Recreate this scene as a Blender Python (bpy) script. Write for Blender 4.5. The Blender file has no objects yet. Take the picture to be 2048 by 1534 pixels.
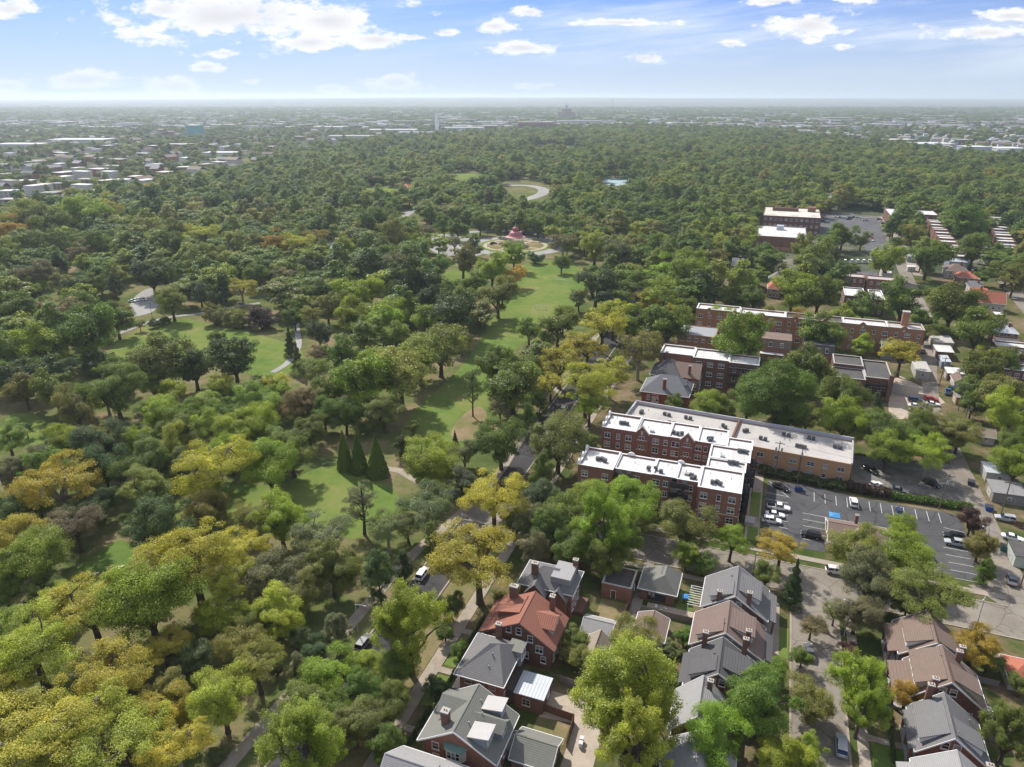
import bpy, math, random
import numpy as np
from math import sin, cos, radians as R, pi, sqrt, atan2

sc = bpy.context.scene
D = bpy.data
COL = sc.collection
# ------------------------------------------------------------------ camera
F_PX, CAM_H, A = 1419.0, 100.0, R(20.2)
PITCH = math.atan((767 - 194) / F_PX)
cd = D.cameras.new('camera'); cam = D.objects.new('camera', cd); COL.objects.link(cam)
cam.location = (0, 0, CAM_H); cam.rotation_euler = (pi / 2 - PITCH, 0, 0)
cd.sensor_width = 36; cd.lens = 36 * F_PX / 2048
cd.clip_start = 1; cd.clip_end = 80000
sc.camera = cam
# ------------------------------------------------------------------ light
SUN_EL, SUN_AZ = R(46), R(-28.7)          # azimuth from +y towards +x
sd = (sin(SUN_AZ) * cos(SUN_EL), cos(SUN_AZ) * cos(SUN_EL), sin(SUN_EL))
sl = D.lights.new('sun', 'SUN'); so = D.objects.new('sun', sl); COL.objects.link(so)
sl.energy = 3.3; sl.angle = R(0.53); sl.color = (1.0, 0.95, 0.87)
import mathutils
so.rotation_euler = mathutils.Vector(sd).to_track_quat('Z', 'Y').to_euler()
so.location = (0, 0, 400)
sc.view_settings.view_transform = 'Standard'; sc.view_settings.look = 'None'
sc.view_settings.gamma = 1.0; sc.view_settings.exposure = 0.80
sc.view_settings.use_curve_mapping = False
sc.cycles.use_denoising = True
sc.cycles.max_bounces = 6; sc.cycles.diffuse_bounces = 3; sc.cycles.glossy_bounces = 2
sc.cycles.transmission_bounces = 3; sc.cycles.volume_bounces = 1; sc.cycles.transparent_max_bounces = 4
sc.cycles.caustics_reflective = False; sc.cycles.caustics_refractive = False
HAZE_DENSITY = 0.000095
HAZE_COLOR = (0.82, 0.92, 1.0)

def dirpx(px, py):
    X = (px - 1024) / F_PX; v = (py - 767) / F_PX
    return X, cos(PITCH) - v * sin(PITCH), -(sin(PITCH) + v * cos(PITCH))
def at(px, py, z=0.0):                       # the point at height z seen at a photo pixel
    x, y, dz = dirpx(px, py); t = (z - CAM_H) / dz
    return x * t, y * t
def dep(px, py, z=0.0):
    return (z - CAM_H) / dirpx(px, py)[2]
def uw(px, py, z=0.0):
    x, y = at(px, py, z)
    return x * cos(A) - y * sin(A), x * sin(A) + y * cos(A)
def xy(u, w):
    return u * cos(A) + w * sin(A), -u * sin(A) + w * cos(A)
def proj(x, y, z):
    Y = y; Z = z - CAM_H
    d = Y * cos(PITCH) - Z * sin(PITCH); up = Y * sin(PITCH) + Z * cos(PITCH)
    if d < 1: return -9999, -9999, d
    return 1024 + F_PX * x / d, 767 - F_PX * up / d, d

# ------------------------------------------------------------------ sky
W = D.worlds.new('World'); sc.world = W; W.use_nodes = True
nt = W.node_tree; nt.nodes.clear()
class NB:                                     # tiny node builder
    def __init__(s, t): s.t = t
    def n(s, ty, **k):
        o = s.t.nodes.new(ty)
        for a, b in k.items(): setattr(o, a, b)
        return o
    def put(s, sock, v):
        if hasattr(v, 'bl_idname') or isinstance(v, bpy.types.NodeSocket): s.t.links.new(v, sock)
        else: sock.default_value = v[:3] if sock.type == 'VECTOR' else v
    def m(s, op, a, b=None, c=None, clamp=False):
        o = s.n('ShaderNodeMath', operation=op, use_clamp=clamp)
        for i, v in enumerate((a, b, c)):
            if v is not None: s.put(o.inputs[i], v)
        return o.outputs[0]
    def mix(s, f, a, b, mode='MIX'):
        o = s.n('ShaderNodeMix', data_type='RGBA', blend_type=mode)
        s.put(o.inputs[0], f); s.put(o.inputs[6], a); s.put(o.inputs[7], b)
        return o.outputs[2]
    def noise(s, vec, scale, detail=4, rough=.55, dim='3D'):
        o = s.n('ShaderNodeTexNoise', noise_dimensions=dim)
        if vec is not None: s.put(o.inputs['Vector'], vec)
        o.inputs['Scale'].default_value = scale; o.inputs['Detail'].default_value = detail
        o.inputs['Roughness'].default_value = rough
        return o.outputs['Fac']
    def ramp(s, f, stops, interp='LINEAR'):
        o = s.n('ShaderNodeValToRGB'); s.put(o.inputs[0], f); cr = o.color_ramp; cr.interpolation = interp
        while len(cr.elements) < len(stops): cr.elements.new(1)
        for e, (p, c) in zip(cr.elements, stops):
            e.position = p; e.color = (*c, 1) if len(c) == 3 else c
        return o.outputs[0]
    def smooth(s, f, a, b):
        o = s.n('ShaderNodeMapRange', interpolation_type='SMOOTHSTEP'); s.put(o.inputs[0], f)
        o.inputs[1].default_value = a; o.inputs[2].default_value = b
        return o.outputs[0]
w = NB(nt)
out = w.n('ShaderNodeOutputWorld'); bg = w.n('ShaderNodeBackground'); nt.links.new(bg.outputs[0], out.inputs[0])
sky = w.n('ShaderNodeTexSky', sky_type='NISHITA', sun_disc=False)
sky.sun_elevation = SUN_EL; sky.sun_rotation = SUN_AZ; sky.altitude = 150
sky.air_density = 1.0; sky.dust_density = 0.6; sky.ozone_density = 2.2
tc = w.n('ShaderNodeTexCoord'); sp = w.n('ShaderNodeSeparateXYZ'); nt.links.new(tc.outputs['Generated'], sp.inputs[0])
dx, dy, dz = sp.outputs
el = w.m('DIVIDE', dz, w.m('SQRT', w.m('ADD', w.m('MULTIPLY', dx, dx), w.m('MULTIPLY', dy, dy))))
elc = w.m('MAXIMUM', el, 0.0)
ys = w.m('MAXIMUM', dy, 0.02)
pa = w.m('DIVIDE', dx, ys); pe = w.m('DIVIDE', dz, ys)          # tangent coordinates of the western sky
# the pale summer haze low in the sky
low = w.m('POWER', w.m('SUBTRACT', 1.0, w.m('MINIMUM', w.m('MULTIPLY', elc, 6.4), 1.0)), 1.3)
skyc = w.mix(w.m('MULTIPLY', low, 0.80), w.mix(1.0, sky.outputs[0], (0.26, 0.41, 0.86, 1), 'MULTIPLY'), (5.1, 5.9, 6.9, 1))
# cumulus banks: where each stands in the sky (given as photo pixels, kept as directions) and how large
banks = [(470, 30, 270, 62), (330, 20, 90, 30), (660, 42, 110, 34), (235, 40, 40, 15), (620, 85, 75, 20), (755, 80, 62, 18), (20, 18, 66, 26),
         (990, 52, 48, 17), (893, 65, 30, 9), (1040, 96, 84, 15), (1620, 50, 90, 32), (1640, 40, 60, 18), (1970, 66, 120, 17), (1555, 3, 70, 12),
         (2020, 32, 60, 13), (1290, 116, 48, 13), (450, 106, 55, 10), (410, 134, 34, 10), (170, 160, 95, 20), (20, 172, 50, 16), (345, 175, 70, 22), (795, 166, 56, 18),
         (1065, 173, 60, 11), (660, 177, 30, 9), (500, 163, 24, 7), (1060, 24, 42, 12), (1700, -6, 60, 12), (820, 74, 50, 8), (1240, 45, 110, 8), (1460, 88, 40, 9), (1690, 95, 30, 10)]
def pz(px, py):
    x, y, z = dirpx(px, py); return x / y, z / y
cv = w.n('ShaderNodeCombineXYZ'); w.put(cv.inputs[0], pa); w.put(cv.inputs[1], w.m('MULTIPLY', pe, 2.2))
nz = w.noise(cv.outputs[0], 11.0, 9, .62); nz2 = w.noise(cv.outputs[0], 34.0, 6, .6)
wob = w.m('ADD', w.m('MULTIPLY', w.m('SUBTRACT', nz, .5), 3.6), w.m('MULTIPLY', w.m('SUBTRACT', nz2, .5), 2.4))
mx = None
for (cx, cy, rx, ry) in banks:
    a0, e0 = pz(cx, cy); a1 = abs(pz(cx + rx, cy)[0] - a0); e1 = abs(pz(cx, cy - ry)[1] - e0)
    qa = w.m('DIVIDE', w.m('SUBTRACT', pa, a0), a1); qe = w.m('DIVIDE', w.m('SUBTRACT', pe, e0), e1)
    d = w.m('SUBTRACT', 1.0, w.m('SQRT', w.m('ADD', w.m('MULTIPLY', qa, qa), w.m('MULTIPLY', qe, qe))))
    mx = d if mx is None else w.m('MAXIMUM', mx, d)
mx = w.m('MAXIMUM', mx, -1.2)
cm = w.smooth(w.m('ADD', mx, wob), -.1, 0.55)
cs = w.n('ShaderNodeCombineXYZ'); w.put(cs.inputs[0], w.m('ADD', w.m('MULTIPLY', pa, .8), w.m('MULTIPLY', pe, -1.2))); w.put(cs.inputs[1], w.m('ADD', w.m('MULTIPLY', pe, 7.0), w.m('MULTIPLY', pa, -.5)))
cirrus = w.m('MULTIPLY', w.smooth(w.noise(cs.outputs[0], 3.0, 8, .62), .40, .72), w.smooth(pe, .01, .07))
cirrus = w.m('MULTIPLY', cirrus, w.smooth(pa, -.75, .35))
skyc = w.mix(w.m('MULTIPLY', cirrus, .75), skyc, (6.6, 7.0, 7.5, 1))
shade = w.m('ADD', w.m('MULTIPLY', w.smooth(w.m('ADD', mx, w.m('MULTIPLY', w.m('SUBTRACT', nz, .5), 1.2)), .25, 1.1), -.24), 1.0)
cc = w.mix(1.0, (7.3, 7.3, 7.5, 1), w.m('MULTIPLY', shade, 1.0), 'MULTIPLY')
front = w.m('GREATER_THAN', dy, 0.03)
cover = w.m('MULTIPLY', w.m('MULTIPLY', cm, front), w.m('ADD', .35, w.m('MULTIPLY', w.smooth(pe, .0, .07), .6)))
skyc = w.mix(cover, skyc, cc)
# unseen broken cloud added above the view, all round, to brighten the fill light
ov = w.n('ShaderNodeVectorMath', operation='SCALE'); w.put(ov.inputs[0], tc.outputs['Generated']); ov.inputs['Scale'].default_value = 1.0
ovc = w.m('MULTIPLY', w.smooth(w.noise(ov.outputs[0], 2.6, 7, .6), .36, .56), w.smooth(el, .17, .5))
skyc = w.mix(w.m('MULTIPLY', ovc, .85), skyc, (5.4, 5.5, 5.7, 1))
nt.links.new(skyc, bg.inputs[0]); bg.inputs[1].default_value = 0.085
# ------------------------------------------------------------------ helpers
def tag(o, label=None, cat=None, group=None, kind=None):
    if label: o['label'] = label
    if cat: o['category'] = cat
    if group: o['group'] = group
    if kind: o['kind'] = kind
    return o
MATS = {}
def mat(name, col=(.5, .5, .5), rough=.8, var=.25, scale=1.0, fine=.0, spec=.3, objcol=False, kind=None, col2=None, big=0.0, metal=0.0):
    """procedural surface: base colour with noise mottling; kind adds tile columns, shingle courses or boards"""
    if name in MATS: return MATS[name]
    m = D.materials.new(name); m.use_nodes = True; t = NB(m.node_tree); t.t.nodes.clear()
    o = t.n('ShaderNodeOutputMaterial'); b = t.n('ShaderNodeBsdfPrincipled')
    t.t.links.new(b.outputs[0], o.inputs[0])
    b.inputs['Roughness'].default_value = rough; b.inputs['Specular IOR Level'].default_value = spec
    b.inputs['Metallic'].default_value = metal
    v = t.n('ShaderNodeTexCoord').outputs['Object']
    base = (*col, 1)
    if objcol: base = t.n('ShaderNodeObjectInfo').outputs['Color']
    n1 = t.noise(v, scale, 5, .6)
    f = t.m('ADD', 1 - var, t.m('MULTIPLY', n1, 2 * var))
    if fine: f = t.m('MULTIPLY', f, t.m('ADD', 1 - fine, t.m('MULTIPLY', t.noise(v, scale * 9, 3, .7), 2 * fine)))
    if big: f = t.m('MULTIPLY', f, t.m('ADD', 1 - big, t.m('MULTIPLY', t.noise(v, scale * .12, 3, .6), 2 * big)))
    if col2: base = t.mix(t.smooth(t.noise(v, scale * .35, 5, .65), .42, .66), base, (*col2, 1))
    if kind:
        s = t.n('ShaderNodeSeparateXYZ'); t.put(s.inputs[0], v)
        ax, per, amp = kind
        q = t.m('FRACT', t.m('DIVIDE', s.outputs['XYZ'.index(ax)], per))
        ln = t.smooth(t.m('ABSOLUTE', t.m('SUBTRACT', q, .5)), .30, .5)
        f = t.m('MULTIPLY', f, t.m('SUBTRACT', 1.0, t.m('MULTIPLY', ln, amp)))
        bp = t.n('ShaderNodeBump'); bp.inputs['Strength'].default_value = .6; bp.inputs['Distance'].default_value = .05
        t.put(bp.inputs['Height'], t.m('SUBTRACT', 1.0, ln)); t.t.links.new(bp.outputs[0], b.inputs['Normal'])
    mm = t.n('ShaderNodeVectorMath', operation='SCALE'); t.put(mm.inputs[0], base); t.put(mm.inputs['Scale'], f)
    t.t.links.new(mm.outputs[0], b.inputs['Base Color'])
    MATS[name] = m
    return m
class MB:
    """collects faces and links them as ONE mesh object"""
    def __init__(s): s.v = []; s.f = []; s.mi = []; s.k = 0
    def face(s, *p):
        i = len(s.v); s.v += [tuple(q) for q in p]; s.f.append(tuple(range(i, i + len(p)))); s.mi.append(s.k); return s
    def box(s, x0, x1, y0, y1, z0, z1):
        P = [(x, y, z) for z in (z0, z1) for y in (y0, y1) for x in (x0, x1)]
        for q in ((0, 2, 3, 1), (4, 5, 7, 6), (0, 1, 5, 4), (2, 6, 7, 3), (0, 4, 6, 2), (1, 3, 7, 5)):
            s.face(*[P[i] for i in q])
        return s
    def prism(s, poly, z0, z1):
        if sum(a[0] * b[1] - b[0] * a[1] for a, b in zip(poly, poly[1:] + poly[:1])) < 0: poly = poly[::-1]
        s.face(*[(x, y, z1) for x, y in poly]); s.face(*[(x, y, z0) for x, y in poly[::-1]])
        for (a, b), (c, d) in zip(poly, poly[1:] + poly[:1]):
            s.face((a, b, z0), (c, d, z0), (c, d, z1), (a, b, z1))
        return s
    def extr(s, prof, a0, a1, axis):
        """profile of (across, z) pushed along axis 'x' or 'y' from a0 to a1"""
        P = lambda p, a: (p[0], a, p[1]) if axis == 'y' else (a, p[0], p[1])
        s.face(*[P(p, a0) for p in prof]); s.face(*[P(p, a1) for p in prof[::-1]])
        for p, q in zip(prof, prof[1:] + prof[:1]):
            s.face(P(q, a0), P(p, a0), P(p, a1), P(q, a1))
        return s
    def tube(s, p0, p1, r0, r1=None, n=8):
        r1 = r0 if r1 is None else r1
        a = mathutils.Vector(p0); b = mathutils.Vector(p1); d = (b - a).normalized()
        t = d.orthogonal().normalized(); u = d.cross(t)
        c0 = [a + (t * cos(2 * pi * i / n) + u * sin(2 * pi * i / n)) * r0 for i in range(n)]
        c1 = [b + (t * cos(2 * pi * i / n) + u * sin(2 * pi * i / n)) * r1 for i in range(n)]
        for i in range(n):
            j = (i + 1) % n; s.face(c0[i], c0[j], c1[j], c1[i])
        s.face(*c0[::-1]); s.face(*c1)
        return s
    def lathe(s, prof, cx=0, cy=0, n=16):
        for (r0, z0), (r1, z1) in zip(prof, prof[1:]):
            for i in range(n):
                a, b = 2 * pi * i / n, 2 * pi * (i + 1) / n
                s.face((cx + r0 * cos(a), cy + r0 * sin(a), z0), (cx + r0 * cos(b), cy + r0 * sin(b), z0), (cx + r1 * cos(b), cy + r1 * sin(b), z1), (cx + r1 * cos(a), cy + r1 * sin(a), z1))
        return s
    def mesh(s, name, mats):
        me = D.meshes.new(name)
        vs = {}; vv = []; ff = []
        for f in s.f:
            g = []
            for i in f:
                key = tuple(round(c, 4) for c in s.v[i])
                if key not in vs: vs[key] = len(vv); vv.append(s.v[i])
                g.append(vs[key])
            ff.append(g)
        ok = [i for i, g in enumerate(ff) if len(set(g)) == len(g)]
        me.from_pydata(vv, [], [ff[i] for i in ok])
        for m in (mats if isinstance(mats, (list, tuple)) else [mats]): me.materials.append(m)
        me.polygons.foreach_set('material_index', [s.mi[i] for i in ok]); me.update()
        return me
    def build(s, name, mats, parent=None, loc=(0, 0, 0), rz=0):
        return link(name, s.mesh(name, mats), parent, loc, rz)
def link(name, me, parent=None, loc=(0, 0, 0), rz=0):
    o = D.objects.new(name, me); COL.objects.link(o); o.location = loc; o.rotation_euler = (0, 0, rz)
    if parent: o.parent = parent
    return o
def empty(name, loc, rz=0, label=None, cat=None, group=None):
    o = D.objects.new(name, None); COL.objects.link(o); o.location = loc; o.rotation_euler = (0, 0, rz)
    o.empty_display_size = .5
    return tag(o, label, cat, group)

# ------------------------------------------------------------------ the air
def build_haze():
    m = D.materials.new('haze'); m.use_nodes = True; t = NB(m.node_tree); t.t.nodes.clear()
    o = t.n('ShaderNodeOutputMaterial'); v = t.n('ShaderNodeVolumePrincipled')
    v.inputs['Color'].default_value = (*HAZE_COLOR, 1); v.inputs['Density'].default_value = HAZE_DENSITY
    v.inputs['Anisotropy'].default_value = 0.4
    t.t.links.new(v.outputs[0], o.inputs['Volume'])
    h = MB().box(-26000, 26000, -700, 26000, -1.5, 150).build('haze', m)
    h['kind'] = 'stuff'

# ------------------------------------------------------------------ foliage
def leaf_material():
    m = D.materials.new('leaf'); m.use_nodes = True; t = NB(m.node_tree); t.t.nodes.clear()
    o = t.n('ShaderNodeOutputMaterial')
    at_ = t.n('ShaderNodeAttribute', attribute_name='v'); s = t.n('ShaderNodeSeparateColor'); t.put(s.inputs[0], at_.outputs['Color'])
    oi = t.n('ShaderNodeObjectInfo')
    c = oi.outputs['Color']
    warm = t.mix(1.0, c, (1.22, 1.14, .7, 1), 'MULTIPLY')
    c = t.mix(s.outputs[1], c, warm)
    sc_ = t.n('ShaderNodeVectorMath', operation='SCALE'); t.put(sc_.inputs[0], c); t.put(sc_.inputs['Scale'], s.outputs[0])
    finish_leaf(t, o, sc_.outputs[0])
    return m
def finish_leaf(t, o, c):
    d = t.n('ShaderNodeBsdfDiffuse'); t.put(d.inputs[0], c)
    tr = t.n('ShaderNodeBsdfTranslucent'); t.put(tr.inputs[0], t.mix(1.0, c, (1.05, 1.1, .65, 1), 'MULTIPLY'))
    gl = t.n('ShaderNodeBsdfGlossy'); gl.inputs['Roughness'].default_value = .45; t.put(gl.inputs[0], (.8, .85, .9, 1))
    a = t.n('ShaderNodeMixShader'); a.inputs[0].default_value = .42
    t.t.links.new(d.outputs[0], a.inputs[1]); t.t.links.new(tr.outputs[0], a.inputs[2])
    b = t.n('ShaderNodeMixShader'); b.inputs[0].default_value = .022
    t.t.links.new(a.outputs[0], b.inputs[1]); t.t.links.new(gl.outputs[0], b.inputs[2])
    t.t.links.new(b.outputs[0], o.inputs[0])
LEAF = leaf_material()
BARK = mat('bark', (.085, .065, .05), .95, .3, 3)
BARKPALE = mat('pale_bark', (.30, .27, .21), .9, .35, 2)

def unit(v): return v / (np.linalg.norm(v, axis=-1, keepdims=True) + 1e-9)
def quads(name, P, N, S, br, hu, rng, mats):
    n = len(P)
    N = unit(N); a = unit(np.cross(N, unit(rng.normal(size=(n, 3))))); b = np.cross(N, a)
    S = S[:, None]
    asp = rng.uniform(.55, .95, (n, 1))
    k = rng.uniform(-.35, .35, (n, 1))
    V = np.stack([P - a * S, P + b * S * asp + a * S * k, P + a * S, P - b * S * asp + a * S * k], 1).reshape(-1, 3)
    me = D.meshes.new(name)
    me.vertices.add(4 * n); me.vertices.foreach_set('co', V.astype(np.float32).ravel())
    me.loops.add(4 * n); me.loops.foreach_set('vertex_index', np.arange(4 * n, dtype=np.int32))
    me.polygons.add(n); me.polygons.foreach_set('loop_start', np.arange(0, 4 * n, 4, dtype=np.int32))
    me.update(calc_edges=True)
    at_ = me.attributes.new('v', 'FLOAT_COLOR', 'POINT')
    c = np.ones((4 * n, 4), np.float32); c[:, 0] = np.repeat(br, 4); c[:, 1] = np.repeat(hu, 4); c[:, 2] = 0
    at_.data.foreach_set('color', c.ravel())
    for m in mats: me.materials.append(m)
    return me
# crown forms, in units of the crown's radius, ground at z = 0: (centre height, half height)
FORM = dict(b=(1.24, 1.05), o=(1.4, .92), m=(1.3, 1.12), t=(1.55, 1.42), k=(.62, .74), p=(2.0, .95), c=(2.6, 2.6), l=(2.0, 1.95), f=(1.1, .75))
def lobes(form, rng):
    zc, hv = FORM[form]; L = []
    if form in 'bk':
        n = 30
        for i in range(n):
            d = unit(rng.normal(size=3)); d[2] = d[2] * .9 + .12
            r = rng.uniform(.38, .9); s = rng.uniform(.17, .42)
            L.append((np.array([d[0] * r * rng.uniform(.85, 1.1), d[1] * r * rng.uniform(.85, 1.1), zc + d[2] * r * hv]), np.array([s, s, s * .82]), np.array([0, 0, 1.])))
        L.append((np.array([0, 0, zc]), np.array([.5, .5, .5 * hv]), np.array([0, 0, 1.])))
    elif form == 'o':
        for i in range(34):
            a = rng.uniform(0, 2 * pi); r = sqrt(rng.uniform(.0, 1)) * .85
            z = zc + hv * (.8 * sqrt(max(0, 1 - r * r)) * rng.uniform(.3, 1.15) - rng.uniform(0, .8))
            s = rng.uniform(.2, .37)
            L.append((np.array([cos(a) * r, sin(a) * r, z]), np.array([s, s, s * .55]), np.array([0, 0, 1.])))
    elif form == 'm':
        for i in range(46):
            a = rng.uniform(0, 2 * pi); ph = rng.uniform(-.35, 1.45); r = rng.uniform(.5, .9)
            c = np.array([cos(a) * cos(ph) * r, sin(a) * cos(ph) * r, zc + sin(ph) * r * hv])
            ax = unit(np.array([cos(a) * cos(ph) * .7, sin(a) * cos(ph) * .7, .9]))
            s = rng.uniform(.13, .22)
            L.append((c, np.array([s, s, s * 2.0]), ax))
        L.append((np.array([0, 0, zc]), np.array([.55, .55, .6]), np.array([0, 0, 1.])))
    elif form == 't':
        for i in range(34):
            z = rng.uniform(-1, 1); w_ = (1 - z * z) ** .5 * (.82 - .28 * z); a = rng.uniform(0, 2 * pi); r = w_ * rng.uniform(.55, .85)
            s = rng.uniform(.22, .36) * (1 - .25 * max(z, 0))
            L.append((np.array([cos(a) * r, sin(a) * r, zc + z * hv * .88]), np.array([s, s, s]), np.array([0, 0, 1.])))
        L.append((np.array([0, 0, zc - .1]), np.array([.5, .5, 1.0]), np.array([0, 0, 1.])))
    elif form == 'p':
        for i in range(26):
            a = rng.uniform(0, 2 * pi); z = rng.uniform(-1, 1); r = rng.uniform(.15, .85) * (1.05 - .5 * max(z, 0) - .2 * max(-z, 0))
            s = rng.uniform(.2, .36)
            L.append((np.array([cos(a) * r, sin(a) * r, zc + z * hv]), np.array([s, s, s * .55]), np.array([0, 0, 1.])))
    elif form == 'f':
        for i in range(24):
            a = rng.uniform(0, 2 * pi); z = rng.uniform(-1, 1); r = rng.uniform(.3, .85) * (1 - .35 * max(z, 0))
            s = rng.uniform(.22, .4)
            L.append((np.array([cos(a) * r, sin(a) * r, zc + z * hv]), np.array([s, s, s * .32]), np.array([0, 0, 1.])))
    return L
def crown_mesh(form, seed, n, size, rough=.5):
    rng = np.random.default_rng(seed)
    zc, hv = FORM[form]
    if form in 'cl':                                    # cones: clipped (c) or layered spruce (l)
        t = rng.uniform(0, 1, n) ** .72
        t = np.where(rng.random(n) < .5, t, rng.uniform(0, 1, n))
        z = (t - .0) * 2 * hv
        r = (1 - t) ** .85 * rng.uniform(.86, 1.03, n)
        if form == 'l':
            lay = np.sin(z * 9 + rng.uniform(0, .6, n)); r = (1 - t) ** .9 * (.72 + .28 * lay) * rng.uniform(.45, 1.05, n) ** .5
        a = rng.uniform(0, 2 * pi, n)
        lump = 1 + .05 * np.sin(5 * a + 7 * z) + .04 * np.sin(9 * a - 5 * z)
        P = np.stack([np.cos(a) * r * lump, np.sin(a) * r * lump, z + .12], 1)
        N = np.stack([np.cos(a), np.sin(a), np.full(n, .35)], 1) + rng.normal(size=(n, 3)) * .5
        return quads('crown', P, N, size * (3.2 if form == 'c' else 2.2) * rng.uniform(.6, 1.2, n), rng.uniform(.75, 1.2, n), rng.uniform(0, .25, n), rng, [LEAF])
    L = lobes(form, rng)
    C = np.array([l[0] for l in L]); S = np.array([l[1] for l in L]); AX = np.array([l[2] for l in L])
    nsub = dict(m=3, t=6, p=5, f=5, o=6).get(form, 7)
    # every lobe breaks up into smaller leafy sprays
    SC, SS, SA, SP = [], [], [], []
    for i in range(len(L)):
        big = S[i].max() > .48
        for j in range(nsub * (3 if big else 1)):
            dd = unit(rng.normal(size=3)); dd[2] = abs(dd[2]) * .6 + dd[2] * .4
            SC.append(C[i] + dd * S[i] * rng.uniform(.5, 1.0)); f = rng.uniform(.34, .62) * (.5 if big else 1)
            SS.append(S[i] * f * (1 if form != 'm' else 1.2)); SA.append(AX[i]); SP.append(i)
    SC = np.array(SC); SS = np.array(SS); SA = np.array(SA); SP = np.array(SP)
    area = (SS[:, 0] * SS[:, 2]) ** .9; pr = area / area.sum()
    k = rng.choice(len(SC), n * 2, p=pr)
    d = unit(rng.normal(size=(2 * n, 3)))
    rr = rng.uniform(.55, 1.12, 2 * n) + rng.exponential(.10, 2 * n)
    loc = d * SS[k] * rr[:, None]
    ax = SA[k]; tilt = np.abs(ax[:, 2]) < .999                # turn the lobe's own z to its axis
    e1 = unit(np.cross(ax, np.array([.3, 1, .1])));  e2 = np.cross(ax, e1)
    loc = np.where(tilt[:, None], e1 * loc[:, :1] + e2 * loc[:, 1:2] + ax * loc[:, 2:], loc)
    P = SC[k] + loc
    # leave out leaves buried deep inside the lobes
    q = np.full(2 * n, 9.0)
    for i in range(len(L)):
        dd = np.linalg.norm((P - C[i]) / S[i], axis=1); q = np.minimum(q, dd)
    keep = np.where((q > .5) | (rng.random(2 * n) < .15))[0][:n]
    P = P[keep]; k = k[keep]; d = d[keep] * .6 + unit(P - np.array([0, 0, zc - .5])) * .5; m = len(P)
    lob_b = (rng.uniform(.85, 1.15, len(L))[SP] * rng.uniform(.8, 1.2, len(SP))); lob_h = np.clip(rng.normal(.25, .22, len(L))[SP] + rng.normal(0, .2, len(SP)), 0, 1)
    N = d * .8 + np.array([0, 0, .6]) + rng.normal(size=(m, 3)) * rough
    br = lob_b[k] * rng.uniform(.82, 1.18, m)
    hu = np.clip(lob_h[k] + rng.normal(0, .18, m), 0, 1)
    return quads('crown', P, N, size * rng.uniform(.55, 1.25, m), br, hu, rng, [LEAF])
def trunk_mesh(form, seed, bark):
    rng = random.Random(seed); zc, hv = FORM[form]; b = MB(); L = lobes(form, np.random.default_rng(seed))
    r0 = .075 if form in 'bomf' else .05
    def bend(p, q, ra, rb, n=3, w_=.08):
        pts = [mathutils.Vector(p).lerp(mathutils.Vector(q), i / n) + mathutils.Vector((rng.uniform(-w_, w_), rng.uniform(-w_, w_), 0)) * (0 < i < n) for i in range(n + 1)]
        for i in range(n): b.tube(pts[i], pts[i + 1], ra + (rb - ra) * i / n, ra + (rb - ra) * (i + 1) / n, 6)
    if form in 'cl': b.tube((0, 0, -.05), (0, 0, .5), .07, .05, 7); return b.mesh('trunk', bark)
    if form == 'k':
        for i in range(4): a = i * 1.6; b.tube((.05 * cos(a), .05 * sin(a), -.02), (.3 * cos(a), .3 * sin(a), .6), .035, .015, 5)
        return b.mesh('trunk', bark)
    if form == 'p':
        b.tube((0, 0, -.05), (.05, 0, zc - hv), .09, .06, 8); b.tube((.05, 0, zc - hv), (0, .04, zc + hv * .8), .06, .02, 7)
        for c, s, ax in L: bend((.04, 0, c[2] - .35), c, .028, .01, 2)
        return b.mesh('trunk', bark)
    fork = zc - hv * (.75 if form != 't' else .6)
    b.lathe([(r0 * 1.7, -.06), (r0 * 1.15, .08), (r0, .3), (r0 * .85, fork)], n=9)
    if form == 't':
        b.tube((0, 0, fork), (0, 0, zc + hv * .7), r0 * .85, .015, 7)
    mains = []
    for i in range(5 if form != 't' else 0):
        a = i * 1.2566 + rng.uniform(-.4, .4); e = (.42 * cos(a), .42 * sin(a), zc + hv * rng.uniform(-.1, .35))
        bend((0, 0, fork - .02), e, r0 * .62, .03); mains.append(e)
    for c, s, ax in L[:24]:
        st = min(mains, key=lambda e: (e[0] - c[0]) ** 2 + (e[1] - c[1]) ** 2 + (e[2] - c[2]) ** 2) if mains else (0, 0, max(fork, c[2] - .4))
        bend(st, tuple(c), .026, .008, 2, .05)
    return b.mesh('trunk', bark)
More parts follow.
